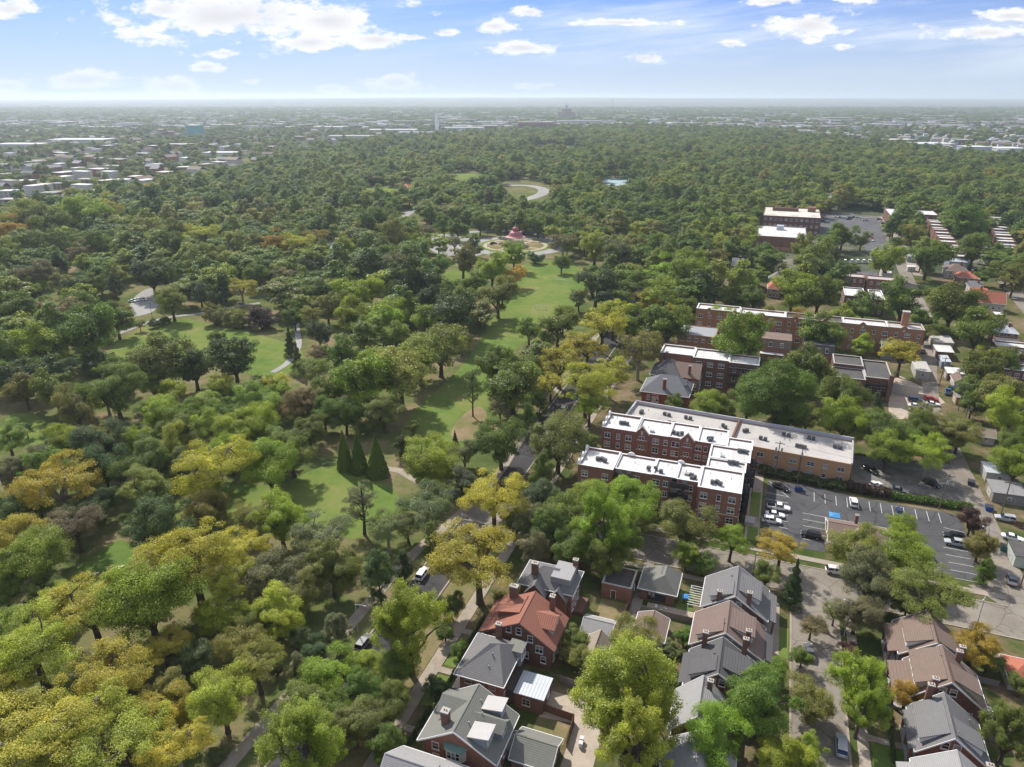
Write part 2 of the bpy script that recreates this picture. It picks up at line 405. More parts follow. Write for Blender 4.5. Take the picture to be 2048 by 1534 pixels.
# ------------------------------------------------------------------ ground, streets, paths, water
def ground_mat(name, stops, scale, fine_amt=.35, rough=.95, scale2=None, crack=0, stain=0):
    m = D.materials.new(name); m.use_nodes = True; t = NB(m.node_tree); t.t.nodes.clear()
    o = t.n('ShaderNodeOutputMaterial'); b = t.n('ShaderNodeBsdfDiffuse'); t.t.links.new(b.outputs[0], o.inputs[0])
    v = t.n('ShaderNodeTexCoord').outputs['Object']
    f = t.m('ADD', t.m('MULTIPLY', t.noise(v, scale, 6, .62), .7), t.m('MULTIPLY', t.noise(v, scale2 or scale * 6, 4, .65), .3))
    c = t.ramp(f, stops)
    g = t.m('ADD', 1 - fine_amt, t.m('MULTIPLY', t.noise(v, 1.6, 4, .75), 2 * fine_amt))
    if crack:                                   # tar-filled cracks and slab joints
        wv = t.n('ShaderNodeVectorMath', operation='ADD'); t.put(wv.inputs[0], v); nn = t.n('ShaderNodeTexNoise'); t.put(nn.inputs['Vector'], v); nn.inputs['Scale'].default_value = .5; t.put(wv.inputs[1], nn.outputs['Color'])
        vo = t.n('ShaderNodeTexVoronoi', feature='DISTANCE_TO_EDGE'); t.put(vo.inputs['Vector'], wv.outputs[0]); vo.inputs['Scale'].default_value = crack
        g = t.m('MULTIPLY', g, t.m('ADD', .62, t.m('MULTIPLY', t.smooth(vo.outputs['Distance'], 0, .025), .38)))
    if stain:
        g = t.m('MULTIPLY', g, t.m('SUBTRACT', 1.0, t.m('MULTIPLY', t.smooth(t.noise(v, .33, 4, .6), .56, .72), stain)))
    s = t.n('ShaderNodeVectorMath', operation='SCALE'); t.put(s.inputs[0], c); t.put(s.inputs['Scale'], g)
    t.t.links.new(s.outputs[0], b.inputs[0])
    return m
YARD = ground_mat('yard_ground', [(.36, (.05, .075, .022)), (.46, (.075, .10, .03)), (.54, (.15, .12, .065)), (.62, (.21, .165, .105))], .06)
TOWN = ground_mat('town_ground', [(.38, (.045, .07, .03)), (.5, (.09, .10, .06)), (.58, (.2, .19, .16)), (.66, (.30, .29, .27))], .012, .2)
TURF = ground_mat('turf', [(.36, (.075, .105, .035)), (.46, (.11, .135, .045)), (.54, (.175, .16, .075)), (.62, (.24, .185, .115))], .045, .3)
LAWN = ground_mat('lawn', [(.34, (.085, .14, .035)), (.46, (.125, .185, .045)), (.56, (.17, .205, .058)), (.66, (.25, .21, .10))], .04, .25)
DRY = ground_mat('dry_lawn', [(.36, (.14, .155, .055)), (.5, (.21, .175, .09)), (.62, (.29, .21, .13))], .06, .25)
ASPH = ground_mat('asphalt', [(.35, (.055, .054, .058)), (.6, (.085, .08, .08))], .15, .12, crack=.1, stain=.2)
LOTA = ground_mat('lot_asphalt', [(.35, (.075, .076, .08)), (.5, (.095, .095, .098)), (.65, (.12, .118, .114))], .07, .1, crack=.13, stain=.3)
CONC = ground_mat('street_concrete', [(.35, (.20, .175, .145)), (.6, (.275, .245, .205))], .1, .16, crack=.16, stain=.18)
WALK = ground_mat('sidewalk', [(.35, (.28, .235, .185)), (.6, (.38, .33, .27))], .3, .14)
PARKR = ground_mat('park_road', [(.35, (.29, .28, .265)), (.6, (.36, .35, .335))], .08, .1)
PARKL = ground_mat('worn_asphalt', [(.35, (.11, .112, .118)), (.5, (.135, .135, .14)), (.65, (.165, .163, .16))], .05, .1, crack=.08, stain=.2)
GRAV = ground_mat('gravel', [(.35, (.12, .11, .10)), (.5, (.18, .17, .155)), (.65, (.26, .245, .225))], .18, .3)
PATIO = ground_mat('patio', [(.35, (.36, .30, .235)), (.6, (.46, .39, .31))], .3, .12)
LINE = mat('line_paint', (.62, .62, .60), .8, .3, 3)
def struct(name, b, m): o = b.build(name, m); o['kind'] = 'structure'; return o
def sheet(name, pts, z, m, th=None):
    """flat sheet over world points (or px points given as photo pixels)"""
    b = MB()
    if th: b.prism([tuple(p) for p in pts], z - th, z)
    else:
        if sum(a[0] * c[1] - c[0] * a[1] for a, c in zip(pts, pts[1:] + pts[:1])) < 0: pts = pts[::-1]
        b.face(*[(x, y, z) for x, y in pts])
    return struct(name, b, m)
def smooth_poly(pts, it=2):
    for _ in range(it):
        q = []
        for a, b in zip(pts, pts[1:] + pts[:1]):
            q += [(a[0] * .75 + b[0] * .25, a[1] * .75 + b[1] * .25), (a[0] * .25 + b[0] * .75, a[1] * .25 + b[1] * .75)]
        pts = q
    return pts
def pxp(l, z=0): return [at(x, y, z) for x, y in l]
def uwr(u0, u1, w0, w1): return [xy(u0, w0), xy(u1, w0), xy(u1, w1), xy(u0, w1)]
def strip(pts, wd):
    """outline of a band of width wd along a polyline (smoothed)"""
    for _ in range(2):
        q = [pts[0]]
        for a, b in zip(pts, pts[1:]): q += [(a[0] * .75 + b[0] * .25, a[1] * .75 + b[1] * .25), (a[0] * .25 + b[0] * .75, a[1] * .25 + b[1] * .75)]
        pts = q + [pts[-1]]
    L, Rr = [], []
    for i, p in enumerate(pts):
        a = pts[max(i - 1, 0)]; b = pts[min(i + 1, len(pts) - 1)]
        d = mathutils.Vector((b[0] - a[0], b[1] - a[1])).normalized()
        L.append((p[0] - d.y * wd / 2, p[1] + d.x * wd / 2)); Rr.append((p[0] + d.y * wd / 2, p[1] - d.x * wd / 2))
    return L, Rr
def band(name, pts, wd, z, m):
    L, Rr = strip(pts, wd); b = MB()
    for i in range(len(L) - 1): b.face((*Rr[i], z), (*Rr[i + 1], z), (*L[i + 1], z), (*L[i], z))
    return struct(name, b, m)
def build_ground():
    # one sheet to the horizon with a gentle rise far away
    xs = [-25500, -14000, -8000, -4500, -2500, -1500, -900, -500, -300, -150, 0, 150, 300, 500, 900, 1500, 2500, 4500, 8000, 14000, 25500]
    ys = [-600, 0, 60, 120, 180, 240, 320, 420, 560, 720, 900, 1300, 1900, 2700, 3800, 5200, 7000, 9000, 11500, 14500, 18000, 25500]
    b = MB(); rng = random.Random(4)
    hz = {}
    for i, x in enumerate(xs):
        for j, y in enumerate(ys):
            hz[i, j] = 0 if y < 7400 else min(1, ((y - 7400) / 9000) ** 1.3) * (78 - 60 * max(0, -x / y - .12) / .6 - 38 * max(0, x / y - .1) / .6 + 12 * rng.random())
    for i in range(len(xs) - 1):
        for j in range(len(ys) - 1):
            b.k = 0 if ys[j] < 420 else 1
            b.face(*[(xs[p], ys[q], hz[p, q]) for p, q in ((i, j), (i + 1, j), (i + 1, j + 1), (i, j + 1))])
    struct('ground', b, [YARD, TOWN])
    # the park turf, left of the avenue
    sheet('park_grass', uwr(-900, -66.6, 20, 1150), .02, TURF)
    lawns = [[(795, 875), (830, 815), (900, 760), (945, 705), (975, 655), (1000, 610), (1000, 565), (1060, 520), (1140, 520), (1175, 555), (1165, 600), (1110, 640), (1040, 690), (990, 740), (975, 800), (985, 850), (950, 892), (870, 905), (805, 900)],
             [(195, 715), (285, 650), (370, 636), (450, 655), (560, 680), (610, 700), (600, 735), (545, 765), (440, 730), (330, 700), (270, 725), (235, 755)],
             [(560, 975), (650, 925), (720, 945), (790, 975), (805, 1010), (745, 1065), (700, 1085), (640, 1045), (540, 1065), (350, 1090), (340, 985), (480, 965)],
             [(60, 1220), (160, 1130), (235, 1075), (275, 1090), (250, 1140), (170, 1220), (110, 1260)],
             [(0, 840), (50, 820), (110, 850), (95, 890), (30, 900)],
             [(885, 545), (930, 535), (945, 560), (905, 580), (870, 570)], [(880, 350), (975, 345), (985, 357), (900, 362)], [(730, 375), (790, 370), (800, 385), (740, 392)],
             [(770, 570), (800, 565), (800, 600), (780, 605)], [(560, 600), (640, 580), (690, 600), (650, 640), (570, 640)], [(700, 500), (740, 490), (760, 510), (720, 525)]]
    for k, l in enumerate(lawns): sheet('lawn', smooth_poly(pxp(l)), .05, LAWN)
    for l in [[(905, 850), (950, 810), (975, 820), (975, 862), (940, 885), (900, 880)]]:
        sheet('dry_lawn', smooth_poly(pxp(l)), .07, DRY)
    # streets
    sheet('avenue', uwr(-65.6, -58.2, 30, 420), .06, ASPH)
    struct('cross_street', MB().prism(uwr(-58.2, 260, 139.8, 150.2), 0, .055), CONC)
    sheet('crossing_patch', uwr(-66, -50, 141, 152), .075, CONC)
    sheet('side_street', uwr(13.6, 22.4, 30, 139.8), .06, CONC)
    sheet('alley', [xy(57.2, 150), xy(62.6, 150), xy(61.5, 262), xy(66.5, 300), xy(77, 364), xy(90, 700), xy(84, 700), xy(69, 362), xy(60.5, 300), xy(57.2, 262)], .06, CONC)
    sheet('alley_apron', pxp([(1935, 1170), (2048, 1240), (2048, 1150), (1990, 1120), (1975, 1170)]), .065, CONC)
    sheet('town_street', [xy(121, 400), xy(130, 400), xy(140, 560), xy(188, 900), xy(179, 900), xy(131, 560)], .06, CONC)
    # kerbs and pavements
    for (a, b_, c, d) in ((-66.0, -65.6, 30, 420), (-58.2, -57.8, 30, 139), (-58.2, -57.8, 151, 420)):
        struct('kerb', MB().prism(uwr(a, b_, c, d), 0, .15), WALK)
    for (a, b_, c, d) in ((-57.8, 13.2, 139.5, 139.85), (-57.8, 57, 150.2, 150.5), (22.8, 120, 139.5, 139.85), (13.2, 13.6, 30, 139.4), (22.4, 22.8, 30, 139.4)):
        struct('kerb', MB().prism(uwr(a, b_, c, d), 0, .15), WALK)
    struct('pavement', MB().prism(uwr(-51.2, -48.6, 30, 137.5), 0, .12), WALK)
    struct('pavement', MB().prism(uwr(-46, 57, 152.6, 154.4), 0, .12), WALK)
    struct('pavement', MB().prism(uwr(-48, 10, 136.4, 138), 0, .12), WALK)
    struct('pavement', MB().prism(uwr(23.9, 25.7, 30, 136), 0, .12), WALK)
    struct('pavement', MB().prism(uwr(9.6, 11.2, 30, 136), 0, .12), WALK)
    struct('pavement', MB().prism(uwr(-51.2, -48.6, 153, 400), 0, .12), WALK)
    band('park_walk', [xy(-72, 40), xy(-71.6, 65), xy(-71, 95), xy(-70.6, 124), xy(-68, 136), xy(-64.5, 160), xy(-67, 190), xy(-69, 260), xy(-70, 330)], 2.6, .1, WALK)
    for u in (-46, -36, -26): pass
    for (u0, u1, w0, w1) in ((-48.6, -43, 103, 104.4), (-48.6, -43, 92, 93.4), (-48.6, -43, 78, 79.3), (25.7, 31, 115.3, 116.6), (25.7, 32, 103, 104.3), (7.5, 9.6, 115.5, 116.7), (7.5, 9.6, 128, 129.2)):
        struct('path', MB().prism(uwr(u0, u1, w0, w1), 0, .1), WALK)
    # parking lots, drives and yards
    sheet('parking_lot', [xy(6.2, 157.6), xy(21, 157.6), xy(21, 170.6), xy(34.5, 170.6), xy(34.5, 157.6), xy(53.6, 157.6), xy(54, 187), xy(30, 187.5), xy(17, 190), xy(7.4, 189)], .05, LOTA)
    b = MB()
    def ln(u0, w0, u1, w1, t=.06):
        d = mathutils.Vector((u1 - u0, w1 - w0)).normalized(); n = (-d.y * t, d.x * t)
        b.face(*[(*xy(p, q), .075) for p, q in ((u0 - n[0], w0 - n[1]), (u1 - n[0], w1 - n[1]), (u1 + n[0], w1 + n[1]), (u0 + n[0], w0 + n[1]))])
    for k in range(12): ln(19.1 + 2.72 * k, 181.2, 19.2 + 2.72 * k, 186.3)
    ln(49.2, 179.2, 53.6, 178.5)
    for k in range(5): ln(47.6, 169.7 - 3.1 * k + .0, 52.7, 169.7 - 3.1 * k)
    for k in range(5): ln(16.1, 174.2 - 3.08 * k, 21.5, 174.1 - 3.08 * k)
    ln(21.6, 174.2, 21.4, 168)
    for w_ in (181.8, 178.4, 175.2, 172, 168.8, 165.6, 162.5): ln(7.0, w_, 12.6, w_ - .4)
    ln(7.6, 188.5, 12.9, 181)
    for k in range(3): ln(35.2, 165 - 2.9 * k, 39.6, 164.6 - 2.9 * k)
    struct('bay_markings', b, LINE)
    sheet('gravel_yard', [xy(29, 196), xy(57.2, 194.5), xy(57.2, 217), xy(30, 213.5)], .05, GRAV)
    struct('path', MB().prism(uwr(2.6, 6.0, 157, 196), 0, .08), WALK)
    sheet('lawn', uwr(3.2, 5.6, 168, 181), .1, LAWN); sheet('lawn', uwr(3.2, 5.6, 157, 163), .1, LAWN)
    sheet('driveway', uwr(-18.5, -16.3, 113, 139.6), .06, CONC)
    sheet('courtyard', [xy(-27.6, 88.6), xy(-27.2, 95), xy(-23.8, 95), xy(-16.5, 94), xy(-16, 62), xy(-21.2, 62), xy(-21.4, 89.4)], .06, PATIO)
    sheet('patio', uwr(-15.2, -5.6, 122, 125.4), .05, PATIO)
    sheet('lawn', uwr(-9.3, -6, 125.5, 132), .06, LAWN); sheet('lawn', uwr(9, 13, 118, 127), .05, LAWN)
    sheet('lawn', uwr(-24.8, -19, 116, 123.2), .05, DRY); sheet('lawn', uwr(-48.4, -43.5, 84, 91.5), .05, LAWN); sheet('lawn', uwr(-48.4, -43.5, 94, 102), .05, LAWN)
    sheet('lawn', uwr(26, 31.5, 96, 102.8), .05, LAWN); sheet('lawn', uwr(26, 31.5, 117, 121), .05, LAWN); sheet('lawn', uwr(-57.6, -51.4, 60, 137), .04, DRY)
    sheet('lawn', uwr(-27.8, -22, 84.4, 89), .05, DRY)
    sheet('car_park', pxp([(1775, 765), (1800, 752), (1875, 790), (1890, 805), (1815, 838), (1778, 840)]), .05, PATIO)
    sheet('school_yard', [xy(36, 735), xy(84, 712), xy(79, 560), xy(76, 520), xy(62, 520), xy(62, 585), xy(34, 600)], .05, PARKL); sheet('school_yard', [xy(34, 480), xy(62, 480), xy(62, 440), xy(36, 440)], .05, PARKL)
    sheet('lawn', [xy(32, 560), xy(40, 560), xy(42, 500), xy(33, 500)], .08, DRY)
    sheet('pavement', [xy(86, 720), xy(93, 720), xy(88, 480), xy(82, 480)], .08, WALK)
    # roads and paths through the park
    sheet('park_road', smooth_poly(pxp([(255, 632), (264, 597), (292, 577), (307, 577), (318, 592), (316, 622), (272, 634)])), .08, PARKR)
    band('park_path', pxp([(235, 668), (270, 655), (300, 643), (345, 633), (400, 628), (460, 615), (520, 606)]), 3.0, .09, PARKR)
    band('park_path', pxp([(545, 745), (575, 728), (590, 705), (600, 690), (590, 640), (605, 585), (640, 570)]), 2.6, .09, PARKR)
    band('park_path', pxp([(700, 925), (760, 938), (800, 940), (830, 960), (880, 985), (935, 985), (985, 985)]), 2.6, .09, WALK)
    band('park_road', pxp([(628, 520), (645, 506), (665, 487), (690, 470), (740, 460), (800, 455)]), 9, .08, PARKR)
    pc = at(1031, 491)
    def ring(name, r0, r1, z, m, n=64):
        b = MB()
        for i in range(n):
            a, c = 2 * pi * i / n, 2 * pi * (i + 1) / n
            if r0 <= 0: b.face((pc[0], pc[1], z), (pc[0] + r1 * cos(a), pc[1] + r1 * sin(a), z), (pc[0] + r1 * cos(c), pc[1] + r1 * sin(c), z))
            else: b.face(*[(pc[0] + r * cos(q), pc[1] + r * sin(q), z) for r, q in ((r0, a), (r1, a), (r1, c), (r0, c))])
        struct(name, b, m)
    ring('park_road', 27, 37, .1, PARKR); ring('lawn', 0, 27, .13, LAWN); ring('park_path', 20.5, 23.5, .16, PATIO)
    ring('dry_lawn', 0, 20.5, .15, DRY)
    for k in range(4):
        a = R(45 + 90 * k + 8); band('park_path', [(pc[0] + 6 * cos(a), pc[1] + 6 * sin(a)), (pc[0] + 21 * cos(a), pc[1] + 21 * sin(a))], 2.4, .18, PATIO)
    sheet('park_road', smooth_poly(pxp([(848, 478), (880, 468), (905, 470), (960, 480), (975, 512), (905, 514), (862, 505)])), .085, PARKR)
    band('park_road', pxp([(930, 465), (975, 462), (1035, 463), (1085, 470), (1110, 480)]), 8, .085, PARKR)
    band('park_road', pxp([(1000, 412), (1030, 403), (1068, 395), (1090, 385), (1085, 376), (1050, 370), (1000, 372)]), 13, .085, PARKR)
    band('park_road', pxp([(800, 440), (815, 425), (840, 420)]), 9, .085, PARKR)
    water = mat('pond_water', (.25, .33, .36), .15, .1, .2, spec=.6)
    sheet('pond_water', smooth_poly(pxp([(962, 424), (985, 418), (1010, 424), (1005, 440), (985, 448), (968, 440)])), .06, water)
    sheet('pond_water', smooth_poly(pxp([(1195, 357), (1225, 354), (1260, 357), (1255, 369), (1225, 372), (1200, 366)])), .06, mat('pale_court', (.3, .42, .45), .6, .1, .2))
build_ground()
build_haze()
# ------------------------------------------------------------------ trees
PAL = dict(Y=((.41, .405, .062), 'yellow'), K=((.285, .355, .04), 'yellow-green'), B=((0.236, 0.311, 0.033), 'bright green'), G=((0.156, 0.217, 0.037), 'mid green'), D=((0.088, 0.132, 0.042), 'dark green'),
           L=((0.276, 0.342, 0.082), 'pale green'), V=((0.226, 0.244, 0.061), 'olive'), O=((.40, .29, .05), 'orange-tinged'), N=((0.244, 0.207, 0.110), 'brownish'), S=((.19, .21, .10), 'grey-green'),
           P=((0.098, 0.051, 0.051), 'purple-leaved'), T=((.10, .14, .065), 'bluish green'))
FORMNAME = dict(b=('broadleaf_tree', 'round-crowned tree', 'tree'), o=('spreading_tree', 'loose spreading tree', 'tree'), m=('upswept_tree', 'tree with upswept sprays', 'tree'), t=('oval_tree', 'oval-crowned tree', 'tree'),
                k=('shrub', 'low shrub', 'shrub'), p=('pine_tree', 'open pine', 'pine'), c=('cone_evergreen', 'clipped cone', 'conifer'), l=('spruce_tree', 'pointed spruce', 'conifer'), f=('cedar_tree', 'flat-tiered cedar', 'cedar'))
# photo x, photo y of the crown's middle, crown width (all photo pixels, turned into metres below), form, colour
TREES = '''
181 1212 150oY 385 1112 165oY 458 1158 105oY 295 1200 180bB 62 1279 170oY 50 1462 215oY 150 1440 170oY 215 1345 165oY 238 1480 170oY 352 1490 125oY 15 1360 110oY 325 1290 95oY
383 1318 72bD 330 1378 85bV 62 1112 122bB 90 1172 70bG 10 1185 60bG 313 1045 128bD 146 1042 100oN 18 1030 88bD 75 1005 78bG 490 1035 62oV 515 1038 78oV 432 1510 44kS
543 1152 106bS 609 1176 84bV 644 1062 105oS 664 1141 98bG 511 1228 58oV 484 1272 92oV 758 1150 86tD 775 1057 80oS 675 1262 60tS 602 1276 46kS 588 1347 60tS 553 1332 30tD
668 1350 96bK 612 1420 100bG 706 1442 108bV 776 1412 80bG 606 1492 160mK 765 1492 78bG 757 1372 58bG 817 1268 152mB 902 1208 54bG 807 1128 44tD 858 1077 46tG
958 1105 172oY 988 984 132oY 1063 1102 66bS 1002 884 97bG 1117 878 120bV 1085 945 54tG 926 966 66bT 929 904 54bS 865 914 108bK 867 948 74bB 853 998 104oS 815 1048 60oS
1026 760 112bG 988 728 82bG 1058 735 68bG 1000 816 46oS 1055 837 40tG 1079 813 38tG 910 876 16lD 967 860 28tD 945 795 40pS
1120 718 88oY 1102 768 56oY 1173 766 112oY 1222 745 78oY 1180 802 78oK 1150 690 60oY 1087 998 74bT 1130 1032 104bG 1190 988 96oK 1208 1060 122mB 1215 1115 86bG 1281 1037 72oV 1178 884 48bG
1373 1050 106bV 1464 1079 72oK 1563 1092 86oO 1373 1116 56bB 1406 1127 50bG 1532 1152 48bG 1588 1168 52lD
1274 1277 98bV 1150 1274 48oV 1170 1322 62bV 1131 1302 46oV 1368 1272 36bG 1345 1298 36kS 1257 1385 195mK 1262 1475 160mK 1434 1478 140bB 1530 1412 136bG 1570 1512 104bK 1547 1342 56bG
1713 1090 96bV 1815 1104 104bK 1738 1156 114bS 1865 1182 138oV 1816 1206 58bG 1715 1224 86bN 1670 1226 44oV 1795 1058 56bB 1943 1042 54bP 1960 1092 60bV 1969 1140 44tG 1624 1250 52oN 1701 1298 38kP
1715 1368 126mB 1722 1425 98mB 1625 1397 96bV 1605 1312 46bG 1622 1512 68bK 1812 1392 60bO 1950 1289 80bO 1977 1322 48bG 2018 1472 108mG 2045 1368 52bG 1968 1437 28kY
1777 897 82bB 1859 902 86oK 1820 882 68bG 1920 868 68bV 2036 927 78bB 2030 878 60bG 1560 782 146bG 1622 740 92bG 1498 797 74bG 1689 792 92bG 1755 810 36tD 1690 848 88bK 1575 828 78bG 1775 864 84bG
1615 832 58bV 1914 852 86oV 1848 835 66oV 1945 810 48bG 1490 690 110bB 1643 668 82bG 1597 640 52oO 1440 623 60oK 1724 692 40bK 1805 702 76oY 1420 810 72bK 1351 806 44bG 1450 818 56bV
1279 700 88oV 1262 645 72bG 1337 645 88bG 1228 622 84oY 1205 652 80oY 1954 665 80bG 1966 727 78bG 1925 640 42bG 1990 782 58bV 1936 772 48bG 1880 660 34bG 1850 668 36bV 1700 715 34bV 1530 735 40bG 1808 595 88bG 1904 612 90bG 2012 792 78bV 2022 832 86bK
1126 484 48oN 1190 494 58bK 1238 505 66bS 1123 525 34bG 1070 517 34kD 1028 512 48bK 984 535 70bK 1030 544 44oO 996 589 76bV 943 573 58bG 901 618 102bD 862 642 70bL 880 697 94bL 923 687 40bL 840 717 92bL
1192 569 80bD 1158 599 38bS 1116 647 76bV 1058 662 44bL 1094 677 38bG 1263 574 58bG 1278 590 48bS 1330 582 82oK 1326 537 72oK 1175 692 72oY 1267 547 28bK
909 483 34oS 944 490 18oG 930 463 15bD 925 519 62bV 872 531 48bG 983 487 8kD 1009 489 8kD 802 892 36tD 825 857 28bG 723 1000 78pS
608 812 74bN 620 742 66oV 638 702 44oN 682 719 74bG 732 759 122bK 800 747 112bL 690 827 74bG 767 822 74bV 652 784 68bG 555 777 52bY 503 775 60bG 517 807 88bL 517 852 84bK 470 864 88bK 553 882 68bG
582 902 88bG 538 934 102bK 579 684 30lT 594 716 34lS 623 628 48oL 523 640 56kP 476 640 48kV 440 634 46kV 588 634 44bG 638 668 48bT 770 640 76bK 790 670 58bL
428 928 136oY 408 984 68oY 115 952 142oY 173 957 58oY 200 885 98bT 208 936 88bD 150 810 98bV 230 784 102bG 107 776 88bG 198 727 70kT 320 730 106bV 387 730 84bD 468 717 88bD 325 685 50bG 433 677 38bG
315 768 58bK 342 786 62bK 321 824 72bK 412 805 60bL 267 861 48bD 315 882 68bG 370 864 72bG 281 928 92bG 294 976 98bV 428 856 72bK 25 702 82bG 88 692 88bK 170 657 116bG 120 618 72oN 20 622 78bG 27 752 78bD 96 742 78bD 232 642 58bG 250 622 34oV
14 872 68bL 51 857 30oD 85 902 52kS 115 884 48kS 12 952 70bS 155 1002 58oN 279 648 22oV 309 648 24kD 329 642 24kD 343 605 60bV 433 632 52kV
303 548 70bD 349 499 68bG 400 585 50bT 439 580 40tD 481 570 53oY 229 577 38tT 185 567 54bG 168 531 38bK 234 543 46bV 156 502 52oN 200 492 58bG 264 487 53bD 105 448 68bG 56 436 72bV 15 453 68oO 171 431 72bK 215 414 58oY 237 423 28bD
66 492 60bG 110 492 48bG 22 509 58oV 71 553 72bS 24 565 58bG 415 521 68bL 471 499 62bV 400 462 62oY 347 462 58bV 293 457 52bL 276 440 38bG 307 406 52bD 390 420 42oN 437 406 52bD 488 404 48bT
546 482 56oO 593 487 58oY 520 513 25oO 627 472 43oO 693 492 52bK 659 443 44tG 751 446 65bG 610 436 38bV 556 434 43bV 781 475 58bV 842 500 38bG 795 527 56oN 825 470 46bG 845 541 56kG 615 539 35bT 634 558 35bD 654 529 29bD 681 532 36bG 717 534 43bS
546 541 48bS 566 568 66fS 703 588 72bK 742 578 58bK 700 632 68bK 835 578 92bD 872 602 72bD 781 627 72bK 586 620 40bG
1687 466 56bG 1723 479 34bV 1774 524 62bK 1606 496 48bK 1667 520 36tT 1500 534 32lT 1561 537 34oS 1500 568 28bK 1623 534 70bV 1588 582 78bK 1640 585 78bG 1510 592 54bG 1858 513 74bG 1827 472 48bV 1824 449 42bG 1929 442 76bG 1950 496 64bG
2018 537 58bG 2035 445 50bD 1967 551 32bG 1998 506 38bG 2028 565 48bV 1377 524 58bB 1384 551 78bB 1435 517 48bV 1476 479 48bV 1445 496 42bK 1700 540 30bG 1790 485 26bG 800 1335 76bG 745 1335 66bK 722 1392 88bG 655 1415 86bG 870 1378 52bD 640 1300 60bD
1105 1070 84bG 1160 1095 84bG 1262 1002 96bK 1240 1086 80bG 1060 1045 68bS 1032 1052 56bV 915 457 40bG 960 446 38bG 1000 452 28tG 1076 449 42bG 1108 456 42bG 1142 452 48bG 888 452 38bG 858 457 38oN 850 484 34bG 1045 1180 40kG 1000 1195 36kV 925 1300 44kG 890 1262 40bG 1730 610 60bG 1690 640 52bK 1850 640 50bG 1530 640 50bV 1466 600 44bG
'''
GROVES = [((0, 395, 560, 560), 16, 'GGGVKLDT'), ((0, 560, 300, 760), 12, 'GGDDVB'), ((0, 780, 420, 1020), 14, 'GGDKV'), ((560, 395, 900, 520), 8, 'GGVKT'), ((420, 740, 800, 960), 8, 'GKL'), ((0, 1020, 620, 1500), 12, 'YYVYK'),
          ((1120, 430, 1340, 620), 16, 'GGVKT'), ((1330, 440, 1520, 640), 10, 'GGVDK'), ((1200, 600, 1420, 700), 4, 'GVY'), ((1830, 560, 2048, 880), 4, 'GGKV'), ((640, 540, 900, 620), 4, 'GGV')]
OPEN = [(1060, 600, 110, 110), (930, 790, 120, 130), (420, 705, 235, 85), (655, 1005, 190, 100), (930, 560, 90, 40), (200, 1160, 110, 70), (290, 605, 70, 50), (1025, 497, 80, 24), (722, 935, 75, 50), (1580, 490, 75, 60), (1720, 480, 55, 60), (1880, 740, 60, 220), (1620, 660, 240, 60), (50, 860, 60, 40), (1050, 390, 60, 30), (930, 550, 60, 30), (1440, 740, 110, 60)]
LANDMARKS = [((1031, 475), 'the pink-roofed bandstand'), ((722, 930), 'the three clipped cones'), ((1320, 930), 'the white-roofed apartments'), ((1060, 1250), 'the red-tiled house'), ((290, 605), 'the bright park road'),
             ((1130, 565), 'the soccer goals'), ((880, 830), 'the shadowed lawn'), ((1580, 460), 'the flat-roofed school'), ((1620, 665), 'the long brick apartment row'), ((523, 640), 'the purple shrub'), ((1780, 1040), 'the parking lot'),
             ((1350, 765), 'the slate-roofed house'), ((1880, 1360), 'the brown-roofed houses'), ((1460, 1240), 'the brown bungalow'), ((845, 1150), 'the white avenue car'), ((430, 670), 'the sunny meadow'), ((723, 1000), 'the lawn pine'),
             ((1990, 1000), 'the alley garages'), ((560, 1410), 'the park footpath'), ((1990, 700), 'the white alley roofs')]
ORD = ['nearest', 'second nearest', 'third nearest', 'fourth nearest', 'fifth nearest', 'sixth nearest', 'seventh nearest', 'eighth nearest', 'ninth nearest', 'tenth nearest', 'eleventh nearest', 'twelfth nearest', '13th nearest', '14th nearest', '15th nearest', '16th nearest', '17th nearest', '18th nearest', '19th nearest', '20th nearest'] + ['%dth nearest' % i for i in range(21, 60)]
NVAR = dict(b=6, o=5, m=3, t=3, k=3, p=2, c=1, l=2, f=1)
PROTO = {}
def proto(form, k, lod):
    key = (form, k, lod)
    if key not in PROTO:
        n, s = {0: (60000, .0165), 1: (17000, .032), 2: (1300, .105)}[lod]
        if form == 'o': n, s = int(n * .62), s * .92
        if form == 'p': n, s = int(n * .5), s * .8
        if form == 'f': n, s = int(n * .7), s * .9
        if form == 'm': s *= .9
        if form in 'cl': n, s = int(n * .8), s * .8
        PROTO[key] = crown_mesh(form, 100 * ord(form) + k, n, s)
    return PROTO[key]
TRK = {}
def ptrunk(form, k):
    if (form, k) not in TRK: TRK[form, k] = trunk_mesh(form, 100 * ord(form) + k, BARKPALE if form == 'o' and k < 2 else BARK)
    return TRK[form, k]
import re
TREE_AT = []                                   # (x, y, radius) of every single tree, for keeping the far wood clear of them
def solve(cx, cy, wp, form):
    zc, hv = FORM[form]; z = 8
    for _ in range(8):
        W_ = wp * dep(cx, cy, z) / F_PX; z = zc * W_ / 2
    x, y = at(cx, cy, z)
    return x, y, W_
